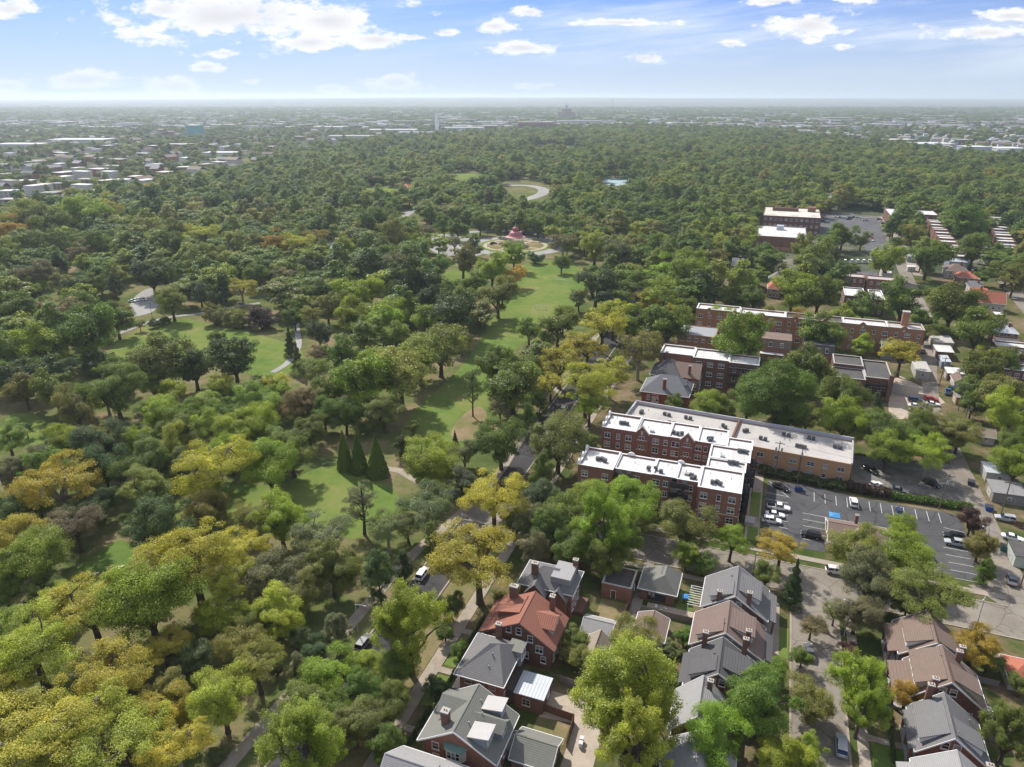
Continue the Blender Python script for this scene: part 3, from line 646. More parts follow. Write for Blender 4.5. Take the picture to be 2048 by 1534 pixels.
def build_trees():
    rng = random.Random(11); items = []
    for a in re.findall(r'(\d+) (\d+) (\d+)([a-z])([A-Z])', TREES):
        items.append((int(a[0]), int(a[1]), int(a[2]), a[3], a[4]))
    for bx, tip, wpx in ((691, 868, 34), (719, 872, 38), (756, 880, 46)): items.append((bx, (tip + 950) // 2, wpx, 'c', 'G'))
    # trees that close the gaps of the groves (grove outlines as photo pixels), kept off the lawns and paths
    got = [solve(a, b, c * 1.05, f) for a, b, c, f, _ in items]
    fr = random.Random(23)
    for box, n, pal in GROVES:
        for _ in range(n * 14):
            if n <= 0: break
            px = fr.uniform(box[0], box[2]); py = fr.uniform(box[1], box[3]); wp = fr.uniform(.75, 1.15) * (30 + (py - 380) * .085)
            form = fr.choice('bbbbbo'); x, y, W_ = solve(px, py, wp, form)
            gx, gy, _d = proj(x, y, 0)
            if any((gx - a) ** 2 / (c * c) + (gy - b) ** 2 / (d * d) < 1 for a, b, c, d in OPEN): continue
            if any((x - a) ** 2 + (y - b) ** 2 < (.60 * (W_ + c) / 2) ** 2 for a, b, c in got): continue
            got.append((x, y, W_)); items.append((int(px), int(py), int(wp), form, fr.choice(pal))); n -= 1
    info = []
    for (cx, cy, wp, form, c) in items:
        if form == 'c':
            x, y = at(cx, {691: 938, 719: 944, 756: 951}[cx]); W_ = wp * dep(cx, 940) / F_PX
        else: x, y, W_ = solve(cx, cy, wp * 1.05, form)
        best = None
        for (lx, ly), ph in LANDMARKS:
            d = sqrt((cx - lx) ** 2 + ((cy - ly) * 1.3) ** 2) / (0.3 + ly / 1534)
            if ph == 'the purple shrub' and c == 'P' or ph == 'the lawn pine' and form == 'p' or ph == 'the three clipped cones' and form == 'c': continue
            if best is None or d < best[0]: best = (d, lx, ly, ph)
        d, lx, ly, ph = best
        dx_, dy_ = cx - lx, (cy - ly) * 1.3
        rel = ('right of' if dx_ > 0 else 'left of') if abs(dx_) > abs(dy_) else ('in front of' if dy_ > 0 else 'behind')
        if abs(dx_) < 2.2 * abs(dy_) and abs(dy_) < 2.2 * abs(dx_): rel = ('in front and ' if dy_ > 0 else 'behind and ') + ('right of' if dx_ > 0 else 'left of')
        info.append((cx, cy, wp, form, c, x, y, W_, d, rel, ph))
    grp = {}
    for i, t in enumerate(info): grp.setdefault((t[3], t[4], t[9], t[10]), []).append((t[8], i))
    label = {}
    for key, l in grp.items():
        l.sort()
        for r, (d, i) in enumerate(l):
            form, c = key[0], key[1]
            head = PAL[c][1] + ' ' + FORMNAME[form][1]
            label[i] = head + (', ' + ORD[r] if len(l) > 1 else ' standing') + ' ' + key[2] + ' ' + key[3]
            label[i] = label[i].replace(' in front and right of', ' to the front right of').replace(' in front and left of', ' to the front left of').replace(' behind and right of', ' to the back right of').replace(' behind and left of', ' to the back left of')
            if form == 'c': label[i] = ['leftmost', 'middle', 'rightmost'][sorted(j for _, j in l).index(i)] + ' of three clipped green cones beside the lawn'
    for i, (cx, cy, wp, form, c, x, y, W_, d, rel, ph) in enumerate(info):
        name, ph1, cat = FORMNAME[form]
        k = rng.randrange(NVAR[form]); lod = 0 if y < 215 else 1
        o = empty(name, (x, y, 0), rng.uniform(0, 2 * pi), label[i], cat, {'c': 'clipped cones beside the lawn', 'k': 'shrubs among the trees'}.get(form, 'single trees of the park and the streets'))
        s = W_ / 2
        o.scale = (s * rng.uniform(.9, 1.14), s * rng.uniform(.9, 1.14), s * rng.uniform(.9, 1.1))
        if form in 'bomkt': o.rotation_euler = (rng.uniform(-.06, .06), rng.uniform(-.06, .06), o.rotation_euler[2])
        if form == 'p' and wp < 55: o.scale = (s, s, s * 1.75)
        if form == 'c': o.scale = (s, s, [12.2, 12.4, 12.6][i % 3] / 5.3)
        tr = link('trunk', ptrunk(form, k), o)
        cr = link('crown', proto(form, k, lod), o)
        col = PAL[c][0]; j = [rng.uniform(.9, 1.12) for _ in range(3)]; g = rng.uniform(.88, 1.12)
        cr.color = (col[0] * j[0] * g, col[1] * j[1] * g, col[2] * j[2] * g, 1)
        TREE_AT.append((x, y, W_ / 2))
build_trees()
# ------------------------------------------------------------------ buildings
BRICK = mat('red_brick', (.255, .125, .09), .9, .22, .9, .18, big=.15)
BRICKD = mat('dark_brick', (.175, .095, .072), .9, .22, .9, .18, big=.15)
BRICKT = mat('tan_brick', (.44, .26, .14), .9, .15, .9, .12, big=.15)
BRICKB = mat('brown_brick', (.33, .175, .095), .9, .2, .9, .15, big=.15)
BRICKR = mat('scarlet_brick', (.25, .065, .045), .9, .18, .9, .15)
STUCCO = mat('pale_stucco', (.50, .47, .42), .9, .12, .8, .08)
WOODW = mat('white_trim', (.72, .72, .70), .6, .08, 2)
CREAM = mat('cream_siding', (.55, .50, .38), .8, .1, 1, kind=('Z', .3, .25))
SIDING = mat('grey_blue_siding', (.23, .26, .30), .8, .12, 1, kind=('Z', .25, .25))
STONE = mat('pale_stone', (.58, .54, .47), .85, .12, 2)
CONCW = mat('weathered_concrete', (.42, .40, .37), .9, .2, 1.2, .1)
IRON = mat('black_iron', (.022, .022, .026), .6, .2, 2)
GREYM = mat('grey_metal', (.30, .31, .32), .45, .12, 2, spec=.5)
WHITER = mat('white_membrane', (.63, .63, .62), .75, .09, .5, .07, big=.12, col2=(.52, .505, .475), kind=('X', 2.9, .09))
GREYR = mat('grey_roof_felt', (.46, .435, .405), .9, .1, .35, .1, big=.12, col2=(.385, .365, .345))
DARKR = mat('dark_flat_felt', (.085, .083, .082), .9, .2, .6, .15, col2=(.12, .105, .09))
SH_G = mat('grey_shingle', (.185, .18, .178), .9, .12, 1.2, .2, kind=('Z', .16, .16), big=.1)
SH_LG = mat('pale_grey_shingle', (.325, .318, .31), .9, .1, 1.2, .18, kind=('Z', .16, .14), big=.08)
SH_GG = mat('green_grey_shingle', (.20, .20, .175), .9, .12, 1.2, .2, kind=('Z', .16, .16), big=.1)
SH_D = mat('charcoal_shingle', (.112, .109, .11), .9, .12, 1.2, .2, kind=('Z', .16, .16), big=.1)
SH_B = mat('brown_shingle', (.205, .148, .118), .9, .12, 1.2, .2, kind=('Z', .16, .16), big=.1)
SH_RB = mat('reddish_brown_shingle', (.205, .148, .125), .9, .12, 1.2, .2, kind=('Z', .16, .16), big=.1)
SH_TAN = mat('tan_shingle', (.30, .25, .195), .9, .12, 1.2, .2, kind=('Z', .16, .16), big=.1)
SLATE = mat('slate', (.15, .155, .165), .7, .18, 1.5, .25, kind=('Z', .2, .2))
TILE = mat('red_clay_tile', (.335, .145, .10), .9, .15, 1.4, .2, kind=('Y', .42, .62), big=.1)
TILEX = mat('red_clay_tile_across', (.335, .145, .10), .9, .15, 1.4, .2, kind=('X', .42, .62), big=.1)
TILEP = mat('plain_red_tile', (.40, .14, .085), .8, .15, 1.4, .2, big=.1)
METALR = mat('pale_metal_roofing', (.50, .53, .56), .5, .1, 1, .1, kind=('X', .6, .3), spec=.4, big=.2)
BLUEM = mat('blue_tarpaulin', (.06, .25, .52), .6, .1, 1)
def glass_mat():
    m = D.materials.new('window_glass'); m.use_nodes = True; t = NB(m.node_tree); b = m.node_tree.nodes['Principled BSDF']
    r = t.n('ShaderNodeObjectInfo').outputs['Random']
    v = t.n('ShaderNodeTexCoord').outputs['Object']; s = t.n('ShaderNodeSeparateXYZ'); t.put(s.inputs[0], v)
    up = t.m('GREATER_THAN', s.outputs[2], t.m('SUBTRACT', t.m('MULTIPLY', r, 1.6), .7))
    c = t.mix(up, (.022, .026, .032, 1), (.30, .29, .27, 1))       # drawn blinds of differing length
    t.t.links.new(c, b.inputs['Base Color']); b.inputs['Roughness'].default_value = .08; b.inputs['Specular IOR Level'].default_value = .6
    return m
GLASS = glass_mat()
WCACHE = {}
ROT = {'-y': 0, '+x': pi / 2, '+y': pi, '-x': -pi / 2}
def window(root, x, y, z, face, w=1.1, h=1.5, fm=None, sashes=1, sill=True, name='window'):
    """one window: its pane (own mesh), its frame and sill as sub-parts. (x, y, z) is the middle of the opening on the wall face"""
    fm = fm or WOODW; key = (w, h, fm.name, sashes, sill)
    if key not in WCACHE:
        p = MB().box(-w / 2, w / 2, -.04, .02, -h / 2, h / 2).mesh('window', GLASS)
        f = MB(); t = .085
        f.box(-w / 2 - t, -w / 2, -.1, .01, -h / 2 - t, h / 2 + t).box(w / 2, w / 2 + t, -.1, .01, -h / 2 - t, h / 2 + t)
        f.box(-w / 2, w / 2, -.1, .01, h / 2, h / 2 + t).box(-w / 2, w / 2, -.1, .01, -h / 2 - t, -h / 2)
        f.box(-w / 2, w / 2, -.075, -.041, -.035, .035)
        for i in range(1, sashes): xx = -w / 2 + w * i / sashes; f.box(xx - .05, xx + .05, -.09, -.041, -h / 2, h / 2)
        if sill: f.box(-w / 2 - .15, w / 2 + .15, -.17, .01, -h / 2 - t - .14, -h / 2 - t - .001)
        WCACHE[key] = (p, f.mesh('window_frame', fm))
    p, f = WCACHE[key]
    o = link(name, p, root, (x, y, z), ROT[face]); link('window_frame', f, o)
    return o
def door(root, x, y, z, face, w=.95, h=2.1, m=None):
    o = MB().box(-w / 2, w / 2, -.05, .02, 0, h).build('door', m or mat('door_paint', (.10, .07, .05), .6), root, (x, y, z), ROT[face])
    f = MB(); f.box(-w / 2 - .1, -w / 2, -.09, .01, 0, h + .1).box(w / 2, w / 2 + .1, -.09, .01, 0, h + .1).box(-w / 2, w / 2, -.09, .01, h, h + .1)
    f.build('door_frame', WOODW, o); return o
def building(name, label, cat, u, w_, rot=0, group=None):
    return empty(name, (*xy(u, w_), 0), -A + rot, label, cat, group)
def chimney(root, x, y, z0, z1, sx=.9, sy=.7, m=None, cap=None):
    o = MB().box(x - sx / 2, x + sx / 2, y - sy / 2, y + sy / 2, z0, z1).build('chimney', m or BRICKD, root)
    c = MB().box(x - sx / 2 - .09, x + sx / 2 + .09, y - sy / 2 - .09, y + sy / 2 + .09, z1 + .002, z1 + .2)
    c.build('chimney_cap', cap or CONCW, o)
    f = MB()
    for dx_ in (-.2, .2): f.tube((x + dx_, y, z1 + .2), (x + dx_, y, z1 + .5), .12, .1, 8)
    f.build('chimney_pot', BRICKT, o); return o
def vent(root, x, y, z, m=None):
    b = MB().tube((x, y, z - .25), (x, y, z + .4), .11, .11, 8); b.lathe([(.24, z + .4), (.24, z + .46), (.0, z + .58)], x, y, 8); return b.build('roof_vent', m or GREYM, root)
def slab_gable(b, a0, a1, c0, c1, he, hr, ov, axis, mid=None, th=.22, end=None):
    """both slopes of a gable roof as one slab; a runs across, c along the ridge"""
    mid = (a0 + a1) / 2 if mid is None else mid; end = ov if end is None else end
    zl = he - ov * (hr - he) / (mid - a0); zr = he - ov * (hr - he) / (a1 - mid)
    b.extr([(a0 - ov, zl - th), (a1 * 0 + mid, hr - th), (a1 + ov, zr - th), (a1 + ov, zr), (mid, hr), (a0 - ov, zl)], c0 - end, c1 + end, axis)
    return zl, zr
def gable_house(root, x0, x1, y0, y1, he, hr, axis='y', wall=None, roof=None, trim=None, ov=.55, mid=None, base=True):
    """walls with gable ends, roof slab, white rake boards; returns a function giving the roof height"""
    wall = wall or BRICK; roof = roof or SH_G; trim = trim or WOODW
    a0, a1, c0, c1 = (x0, x1, y0, y1) if axis == 'y' else (y0, y1, x0, x1)
    mid = (a0 + a1) / 2 if mid is None else mid
    MB().extr([(a0, 0), (a1, 0), (a1, he - .23), (mid, hr - .24), (a0, he - .23)], c0, c1, axis).build('wall', wall, root)
    b = MB(); zl, zr = slab_gable(b, a0, a1, c0, c1, he, hr, ov, axis, mid); r = b.build('roof', roof, root)
    t = MB()
    for e, s in ((c0 - ov, -1), (c1 + ov, 1)):
        q0, q1 = (e - .09, e - .004) if s < 0 else (e + .004, e + .09)
        t.extr([(a0 - ov, zl - .3), (mid, hr - .3), (a1 + ov, zr - .3), (a1 + ov, zr + .03), (mid, hr + .03), (a0 - ov, zl + .03)], q0, q1, axis)
    for aa, zz, s in ((a0 - ov, zl, -1), (a1 + ov, zr, 1)):                       # gutters along the eaves
        p = [(aa + s * .004, zz - .2), (aa + s * .14, zz - .2), (aa + s * .14, zz - .04), (aa + s * .004, zz - .04)]
        t.extr(p if s > 0 else p[::-1], c0 - ov, c1 + ov, axis)
    t.build('rake_board', trim, r)
    rc = MB().tube(*( ((mid, c0 - ov, hr), (mid, c1 + ov, hr)) if axis == 'y' else ((c0 - ov, mid, hr), (c1 + ov, mid, hr)) ), .09, .09, 6)
    rc.build('ridge_cap', roof, r)
    H = lambda a: hr - (hr - he) * ((mid - a) / (mid - a0) if a < mid else (a - mid) / (a1 - mid))
    return H, r
def shed_dormer(root, H, mid, s, d, ya, yb, top, wall=None, roof=None, nwin=3, back=None, ov=.35, fm=None, wh=.8):
    """dormer on the slope towards s (+1 right, -1 left) of a roof whose ridge runs along y; d: distance of its face from the ridge"""
    wall = wall or WOODW; roof = roof or SH_G
    xf = mid + s * d; zb = H(xf) - .1
    xb = mid + s * (d * .12 if back is None else back); zt2 = H(xb) + .02
    prof = [(xf, zb), (xf, top), (xb, zt2), (xb, zt2 - .4)]
    o = MB().extr(prof if s > 0 else prof, ya, yb, 'y').build('dormer', wall, root)
    k = (zt2 - top) / (xb - xf)
    xe = xf + s * ov; ze = top + k * (xe - xf)
    MB().extr([(xe, ze + .06), (xe, ze + .24), (xb - s * .05, zt2 + .24), (xb - s * .05, zt2 + .06)], ya - .3, yb + .3, 'y').build('dormer_roof', roof, o)
    for i in range(nwin):
        y = ya + (yb - ya) * (i + .5) / nwin
        window(o, xf + s * .01, y, (H(xf) + top) / 2 + .1, '+x' if s > 0 else '-x', min(.95, (yb - ya) / nwin * .72), min(wh, top - H(xf) - .25), fm, 1, False, 'dormer_window')
    return o
def gabled_dormer(root, H, mid, s, d, ya, yb, ze, zr, wall=None, roof=None, nwin=2, back=None):
    """dormer with its own little gable, ridge running across"""
    wall = wall or BRICK; roof = roof or SH_G; ym = (ya + yb) / 2
    xf = mid + s * d; zb = H(xf) - .2; xb = mid + s * (back if back is not None else .3)
    a, b_ = sorted((xf, xb))
    o = MB().extr([(ya, zb), (yb, zb), (yb, ze), (ym, zr), (ya, ze)], a, b_, 'x').build('dormer', wall, root)
    b = MB(); xo, xi = (a, b_ + .45) if s > 0 else (a - .45, b_)
    sl = (zr - ze) / (ym - ya)
    b.extr([(ya - .45, ze - .45 * sl + .01), (ym, zr + .01), (yb + .45, ze - .45 * sl + .01), (yb + .45, ze - .45 * sl + .22), (ym, zr + .24), (ya - .45, ze - .45 * sl + .22)], xo, xi, 'x')
    b.build('dormer_roof', roof, o)
    for i in range(nwin):
        y = ya + (yb - ya) * (i + .9) / (nwin + .8)
        window(o, xf + s * .01, y, (H(xf) + ze) / 2 + .1, '+x' if s > 0 else '-x', .8, min(1.1, ze - H(xf)), None, 1, False, 'dormer_window')
    return o
def hip_roof(root, x0, x1, y0, y1, he, hr, ridge, mat_, ov=.6, name='roof', trim=True):
    """ridge: ((xa, ya), (xb, yb)) ends of the ridge"""
    x0, x1, y0, y1 = x0 - ov, x1 + ov, y0 - ov, y1 + ov
    (xa, ya), (xb, yb) = ridge; b = MB(); th = .2
    A_, B_ = (xa, ya, hr), (xb, yb, hr); c = [(x0, y0, he), (x1, y0, he), (x1, y1, he), (x0, y1, he)]
    if abs(xb - xa) >= abs(yb - ya):
        b.face(c[0], c[1], B_, A_); b.face(c[1], c[2], B_); b.face(c[2], c[3], A_, B_); b.face(c[3], c[0], A_)
    else:
        b.face(c[0], c[1], A_); b.face(c[1], c[2], B_, A_); b.face(c[2], c[3], B_); b.face(c[3], c[0], A_, B_)
    b.box(x0, x1, y0, y1, he - th, he - .003)
    r = b.build(name, mat_, root)
    if trim:
        t = MB(); g = .13
        t.box(x0 - g, x0 - .004, y0 - g, y1 + g, he - .2, he - .02).box(x1 + .004, x1 + g, y0 - g, y1 + g, he - .2, he - .02).box(x0 - .004, x1 + .004, y0 - g, y0 - .004, he - .2, he - .02).box(x0 - .004, x1 + .004, y1 + .004, y1 + g, he - .2, he - .02)
        t.build('gutter', WOODW, r)
    return r
def flat_block(root, x0, x1, y0, y1, h, wall, roof, par=.5, wt=.3, coping=None, z0=0):
    """brick walls with a parapet, the flat roof set below its top"""
    b = MB()
    b.box(x0, x1, y0, y0 + wt, z0, h + par).box(x0, x1, y1 - wt, y1, z0, h + par).box(x0, x0 + wt, y0 + wt, y1 - wt, z0, h + par).box(x1 - wt, x1, y0 + wt, y1 - wt, z0, h + par)
    wl = b.build('wall', wall, root)
    r = MB().box(x0 + wt + .002, x1 - wt - .002, y0 + wt + .002, y1 - wt - .002, h - .3, h).build('roof', roof, root)
    if coping:
        c = MB(); o = .06; z = h + par + .003
        c.box(x0 - o, x1 + o, y0 - o, y0 + wt + o, z, z + .12).box(x0 - o, x1 + o, y1 - wt - o, y1 + o, z, z + .12).box(x0 - o, x0 + wt + o, y0 + wt + o, y1 - wt - o, z, z + .12).box(x1 - wt - o, x1 + o, y0 + wt + o, y1 - wt - o, z, z + .12)
        c.build('coping', coping, wl)
    return wl, r
def win_row(root, face, pos, a0, a1, n, zs, w=1.1, h=1.5, fm=None, sashes=1, sill=True):
    """n windows evenly along a wall; pos is the wall's fixed coordinate"""
    for z in zs:
        for i in range(n):
            a = a0 + (a1 - a0) * (i + .5) / n
            if face in ('-y', '+y'): window(root, a, pos, z, face, w, h, fm, sashes, sill)
            else: window(root, pos, a, z, face, w, h, fm, sashes, sill)
def bungalow(label, u0, u1, w0, w1, he, hr, mid, roof, wall, ld=None, rd=None, chim=(), trim=None, porch=None, name='bungalow', side=None, group=None, vents=()):
    """brick bungalow: ridge along the street, dormers to both sides; local x along u, y along w"""
    um, wm = (u0 + u1) / 2, (w0 + w1) / 2
    rt = building(name, label, 'house', um, wm, group=group)
    x0, x1, y0, y1 = u0 - um, u1 - um, w0 - wm, w1 - wm
    H, r = gable_house(rt, x0 + .6, x1 - .6, y0 + .6, y1 - .6, he, hr, 'y', wall, roof, trim, .6, mid - um)
    m = mid - um
    if ld: shed_dormer(rt, H, m, -1, ld[0], y0 + ld[1], y0 + ld[2], H(m - ld[0]) + ld[3], ld[4] if len(ld) > 4 else WOODW, roof, ld[5] if len(ld) > 5 else 3)
    if rd: shed_dormer(rt, H, m, 1, rd[0], y0 + rd[1], y0 + rd[2], H(m + rd[0]) + rd[3], rd[4] if len(rd) > 4 else WOODW, roof, rd[5] if len(rd) > 5 else 3)
    for (cx, cy, top) in chim:
        x, y = cx - um, cy - wm; chimney(rt, x, y, H(x) - .8, top)
    for (cx, cy) in vents: vent(rt, cx - um, cy - wm, H(cx - um))
    yn = y0 + .6
    win_row(rt, '-y', yn - .01, x0 + 1.5, x1 - 1.5, 4, (he * .5,), 1.0, 1.4)
    win_row(rt, '-y', yn - .01, m - 1.6, m + 1.6, 2, ((he + hr) / 2 - .4,), .95, 1.25)
    for f, p in (('-x', x0 + .59), ('+x', x1 - .59)): win_row(rt, f, p, y0 + 1, y1 - 1, 3, (he * .5,), 1.1, 1.4)
    if porch:
        s, d, mtl = porch
        xa, xb = (x0 - d, x0 + .6) if s < 0 else (x1 - .6, x1 + d)
        zi, zo = he - .1, he - 1.0
        b = MB(); xi, xo = (xb, xa) if s < 0 else (xa, xb)
        b.extr([(xi, zi - .2), (xi, zi), (xo, zo), (xo, zo - .2)] if s > 0 else [(xi, zi), (xi, zi - .2), (xo, zo - .2), (xo, zo)], y0 + .8, y1 - .8, 'y'); pr = b.build('porch_roof', mtl, rt)
        for y in (y0 + 1.2, 0, y1 - 1.2):
            xx = xo - s * .5; MB().box(xx - .2, xx + .2, y - .2, y + .2, 0, zo - .1).build('porch_post', wall, pr)
        MB().box(min(xi, xo) + .2, max(xi, xo) - .1, y0 + .9, y1 - .9, 0, .5).build('porch_floor', CONCW, rt)
    return rt
def build_houses():
    # --- the row between the avenue and the side street (ridges run away from the viewer)
    H1 = building('brick_house', 'grey hip-roofed brick house with a flat deck in its roof beside the red-tiled house', 'house', -34.8, 118.2)
    MB().box(-5.4, 5.4, -3.6, 3.6, 0, 6.5).build('wall', BRICK, H1)
    r = hip_roof(H1, -5.4, 5.4, -3.6, 3.6, 6.5, 9.3, ((-1.6, -.3), (1.6, -.3)), SH_G)
    MB().box(.8, 5.0, -2.9, 2.9, 7.6, 9.0).build('roof_deck', SH_LG, r)
    b = MB(); slab_gable(b, -3.6, .2, -5.6, -1.0, 6.2, 8.4, .4, 'y'); b.build('cross_gable', SH_G, r)
    MB().extr([(-3.6, 0), (.2, 0), (.2, 6.0), (-1.7, 8.1), (-3.6, 6.0)], -5.4, -3.61, 'y').build('gable_wall', BRICK, H1)
    b = MB(); slab_gable(b, 1.2, 4.6, -5.0, -1.0, 5.6, 7.6, .35, 'y'); b.build('cross_gable', SH_G, r)
    MB().extr([(1.2, 0), (4.6, 0), (4.6, 5.4), (2.9, 7.3), (1.2, 5.4)], -4.8, -3.61, 'y').build('gable_wall', BRICK, H1)
    chimney(H1, -2.9, -1.9, 7, 10.6, 1.3, .9); chimney(H1, 4.6, 2.5, 6, 10.3, 1.0, .8)
    win_row(H1, '+x', 5.41, -3, 3, 3, (2, 5), 1.0, 1.6); win_row(H1, '-y', -5.41, -3.4, 0, 2, (2, 4.9), .9, 1.5); win_row(H1, '-x', -5.41, -3, 3, 3, (2, 5), 1.0, 1.6)
    MB().box(5.41, 7.6, -2, 3, 0, .9).build('rear_porch', BRICKD, H1)
    # red tiled house
    H2 = building('brick_house', 'brick house with a red clay tile roof and big tiled dormers', 'house', -35.4, 103.6)
    H, r = gable_house(H2, -7.0, 6.5, -4.0, 4.2, 6.0, 10.0, 'y', BRICKD, TILE, BRICKD, .75, .4)
    shed_dormer(H2, H, .4, -1, 5.6, -1.3, 3.4, H(-5.2) + 1.5, BRICKD, TILE, 3, back=1.1)
    gabled_dormer(H2, H, .4, 1, 5.6, -1.6, 2.6, H(6.0) + 1.4, H(6.0) + 2.5, STUCCO, TILEX, 3, back=.8)
    chimney(H2, -3.4, 3.0, 7, 11.6, 1.6, 1.0); chimney(H2, 4.2, 3.9, 6, 10.6, .9, .9)
    for x, z in ((-1.9, 7.4), (.1, 7.4), (2.4, 6.3), (-4.6, 4.6), (5.0, 2.2), (1.6, 2.3), (-4.4, 1.8), (-1.6, 2.2)): window(H2, x, -4.01, z, '-y', .9, 1.35)
    window(H2, 4.2, -4.02, 4.4, '-y', 1.3, 1.5, None, 2)
    door(H2, .2, -4.02, .3, '-y'); win_row(H2, '+x', 6.51, -3.4, 3.6, 3, (2, 4.6), 1.0, 1.5); win_row(H2, '-x', -7.01, -3.4, 3.6, 3, (2, 4.6), 1.0, 1.5)
    MB().box(-9.4, -7.01, -3, 3, 0, .7).build('front_step', CONCW, H2)
    # grey pyramid roof with the flat roofed addition
    H3 = building('brick_house', 'square brick house under a grey pyramid roof with a flat rear addition', 'house', -38.2, 92.4)
    MB().box(-3.9, 3.9, -4.7, 4.7, 0, 6.2).build('wall', BRICK, H3)
    r = hip_roof(H3, -3.9, 3.9, -4.7, 4.7, 6.2, 9.5, ((-.1, .2), (1.5, .8)), SH_G, .75)
    vent(H3, 1.0, -1.2, 8.6); vent(H3, 1.0, -3.1, 7.4)
    chimney(H3, -.3, 5.1, 0, 9.8, 1.0, .8)
    win_row(H3, '-y', -4.71, -3.4, 3.4, 3, (1.9, 5.0), 1.1, 1.5, CREAM); win_row(H3, '+x', 3.91, -4.2, 1, 2, (1.9, 5.0), 1.0, 1.5); win_row(H3, '-x', -3.91, -4.2, 4.2, 3, (1.9, 5.0), 1.1, 1.6)
    MB().box(2.6, 5.1, 2.1, 4.8, 4.2, 7.3).build('sleeping_porch', SIDING, H3); MB().box(2.4, 5.4, 1.9, 5.0, 7.302, 7.5).build('porch_roof', SH_GG, H3)
    win_row(H3, '+x', 5.11, 2.3, 4.6, 2, (6,), .9, 1.2)
    MB().box(5.9, 11.0, -3.2, 1.9, 0, 3.4).build('addition_wall', BRICKD, H3); MB().box(5.7, 11.3, -3.4, 2.1, 3.402, 3.6).build('addition_roof', METALR, H3)
    MB().box(3.91, 5.89, -2.6, 3, 0, 3.0).build('passage', DARKR, H3); window(H3, 8, -3.21, 1.9, '-y', 1.3, 1.2, CREAM, 2); window(H3, 11.01, 0, 1.9, '+x', 1.1, 1.1)
    MB().box(-6.2, -3.91, -3.4, 3.4, 0, .6).build('front_porch', CONCW, H3)
    # grey gabled house with pale flat panels on its rear dormers
    H4 = building('brick_house', 'large grey-green gabled brick house with two pale flat dormer tops', 'house', -36.1, 78.2)
    H, r = gable_house(H4, -6.2, 6.0, -4.4, 4.4, 5.6, 9.4, 'y', BRICK, SH_GG, WOODW, .7, -.4)
    gabled_dormer(H4, H, -.4, -1, 4.6, -.6, 3.6, H(-5.0) + 1.3, H(-5.0) + 2.5, STUCCO, SH_GG, 2, back=.6)
    d1 = shed_dormer(H4, H, -.4, 1, 5.2, 1.6, 4.0, H(4.8) + 2.5, SIDING, mat('pale_panel', (.46, .44, .42), .8, .12, .8, .1), 2, back=2.0)
    d2 = shed_dormer(H4, H, -.4, 1, 5.2, -4.2, -1.6, H(4.8) + 2.5, SIDING, mat('pale_panel'), 2, back=2.0)
    gabled_dormer(H4, H, -.4, 1, 6.4, -1.2, 1.2, H(6.0) + 2.1, H(6.0) + 3.0, SIDING, SH_GG, 2, back=.4)
    chimney(H4, -2.9, -2.6, 6.5, 10.2, 1.2, 1.0); vent(H4, 1.0, 2.6, H(1.0)); vent(H4, .9, -2.2, H(.9)); vent(H4, 2.2, .1, H(2.2) + .9)
    bay = MB().prism([(-2.3, -4.41), (-1.7, -5.3), (.7, -5.3), (1.3, -4.41)], 3.2, 5.6).build('bay', STUCCO, H4); MB().prism([(-2.6, -4.42), (-1.9, -5.6), (.9, -5.6), (1.6, -4.42)], 5.602, 5.9).build('bay_roof', mat('verdigris', (.17, .30, .27), .7), bay)
    win_row(H4, '-y', -5.31, -1.6, .6, 3, (4.5,), .6, 1.5); win_row(H4, '-y', -4.41, -5.4, -2.6, 1, (1.9, 4.4), 1.1, 1.4); win_row(H4, '+x', 6.01, -4, 4, 3, (2.2,), 1, 1.4); win_row(H4, '-x', -6.21, -4, 4, 3, (2, 4.2), 1.1, 1.5)
    MB().box(6.01, 8.4, .6, 3.6, 0, 3.0).build('rear_wing_wall', BRICKD, H4); b = MB(); slab_gable(b, .4, 3.8, 6.01, 8.6, 3.0, 4.5, .4, 'x'); b.build('rear_wing_roof', SH_GG, H4)
    # the pale roof at the lower edge
    H5 = building('brick_house', 'house under a broad pale grey roof at the lower edge of the view', 'house', -37.8, 66.2)
    H, r = gable_house(H5, -6.0, 6.4, -4.4, 4.4, 5.8, 9.2, 'x', BRICK, SH_LG, WOODW, .7); chimney(H5, 2.2, -1.2, 7, 10.2)
    win_row(H5, '-y', -4.41, -5, 5, 4, (2, 4.4), 1, 1.4); win_row(H5, '+x', 6.41, -3.4, 3.4, 2, (2, 4.6), 1, 1.4); vent(H5, 1.5, 1.5, 8.2)
    # --- outbuildings between the rows
    def shed(name, label, u0, u1, w0, w1, he, hr, axis, roof, wall, ov=.35, gr=None):
        um, wm = (u0 + u1) / 2, (w0 + w1) / 2; rt = building(name, label, 'garage', um, wm, group=gr); dx_, dy_ = (u1 - u0) / 2 - ov, (w1 - w0) / 2 - ov
        gable_house(rt, -dx_, dx_, -dy_, dy_, he, hr, axis, wall, roof, WOODW, ov)
        g = MB().box(-1.2, 1.2, -.06, .02, 0, 2.1).build('garage_door', mat('garage_door_paint', (.5, .5, .48), .6, .1, 2, kind=('Z', .5, .3)), rt, (0, -dy_ - .001, 0), 0)
        MB().box(-.2, .2, -.1, -.062, .9, 1.0).build('door_handle', IRON, g)
        window(rt, dx_ + .01, 0, 1.5, '+x', .8, .8, None, 1, False); return rt
    shed('garage', 'grey-roofed garage behind the red-tiled house', -25.9, -19.7, 109.3, 114.6, 2.5, 3.7, 'x', SH_LG, BRICKD)
    shed('garage', 'tan-roofed garage beside the grey-roofed one', -24.0, -19.4, 102.4, 109.0, 2.5, 4.2, 'y', SH_TAN, BRICKT)
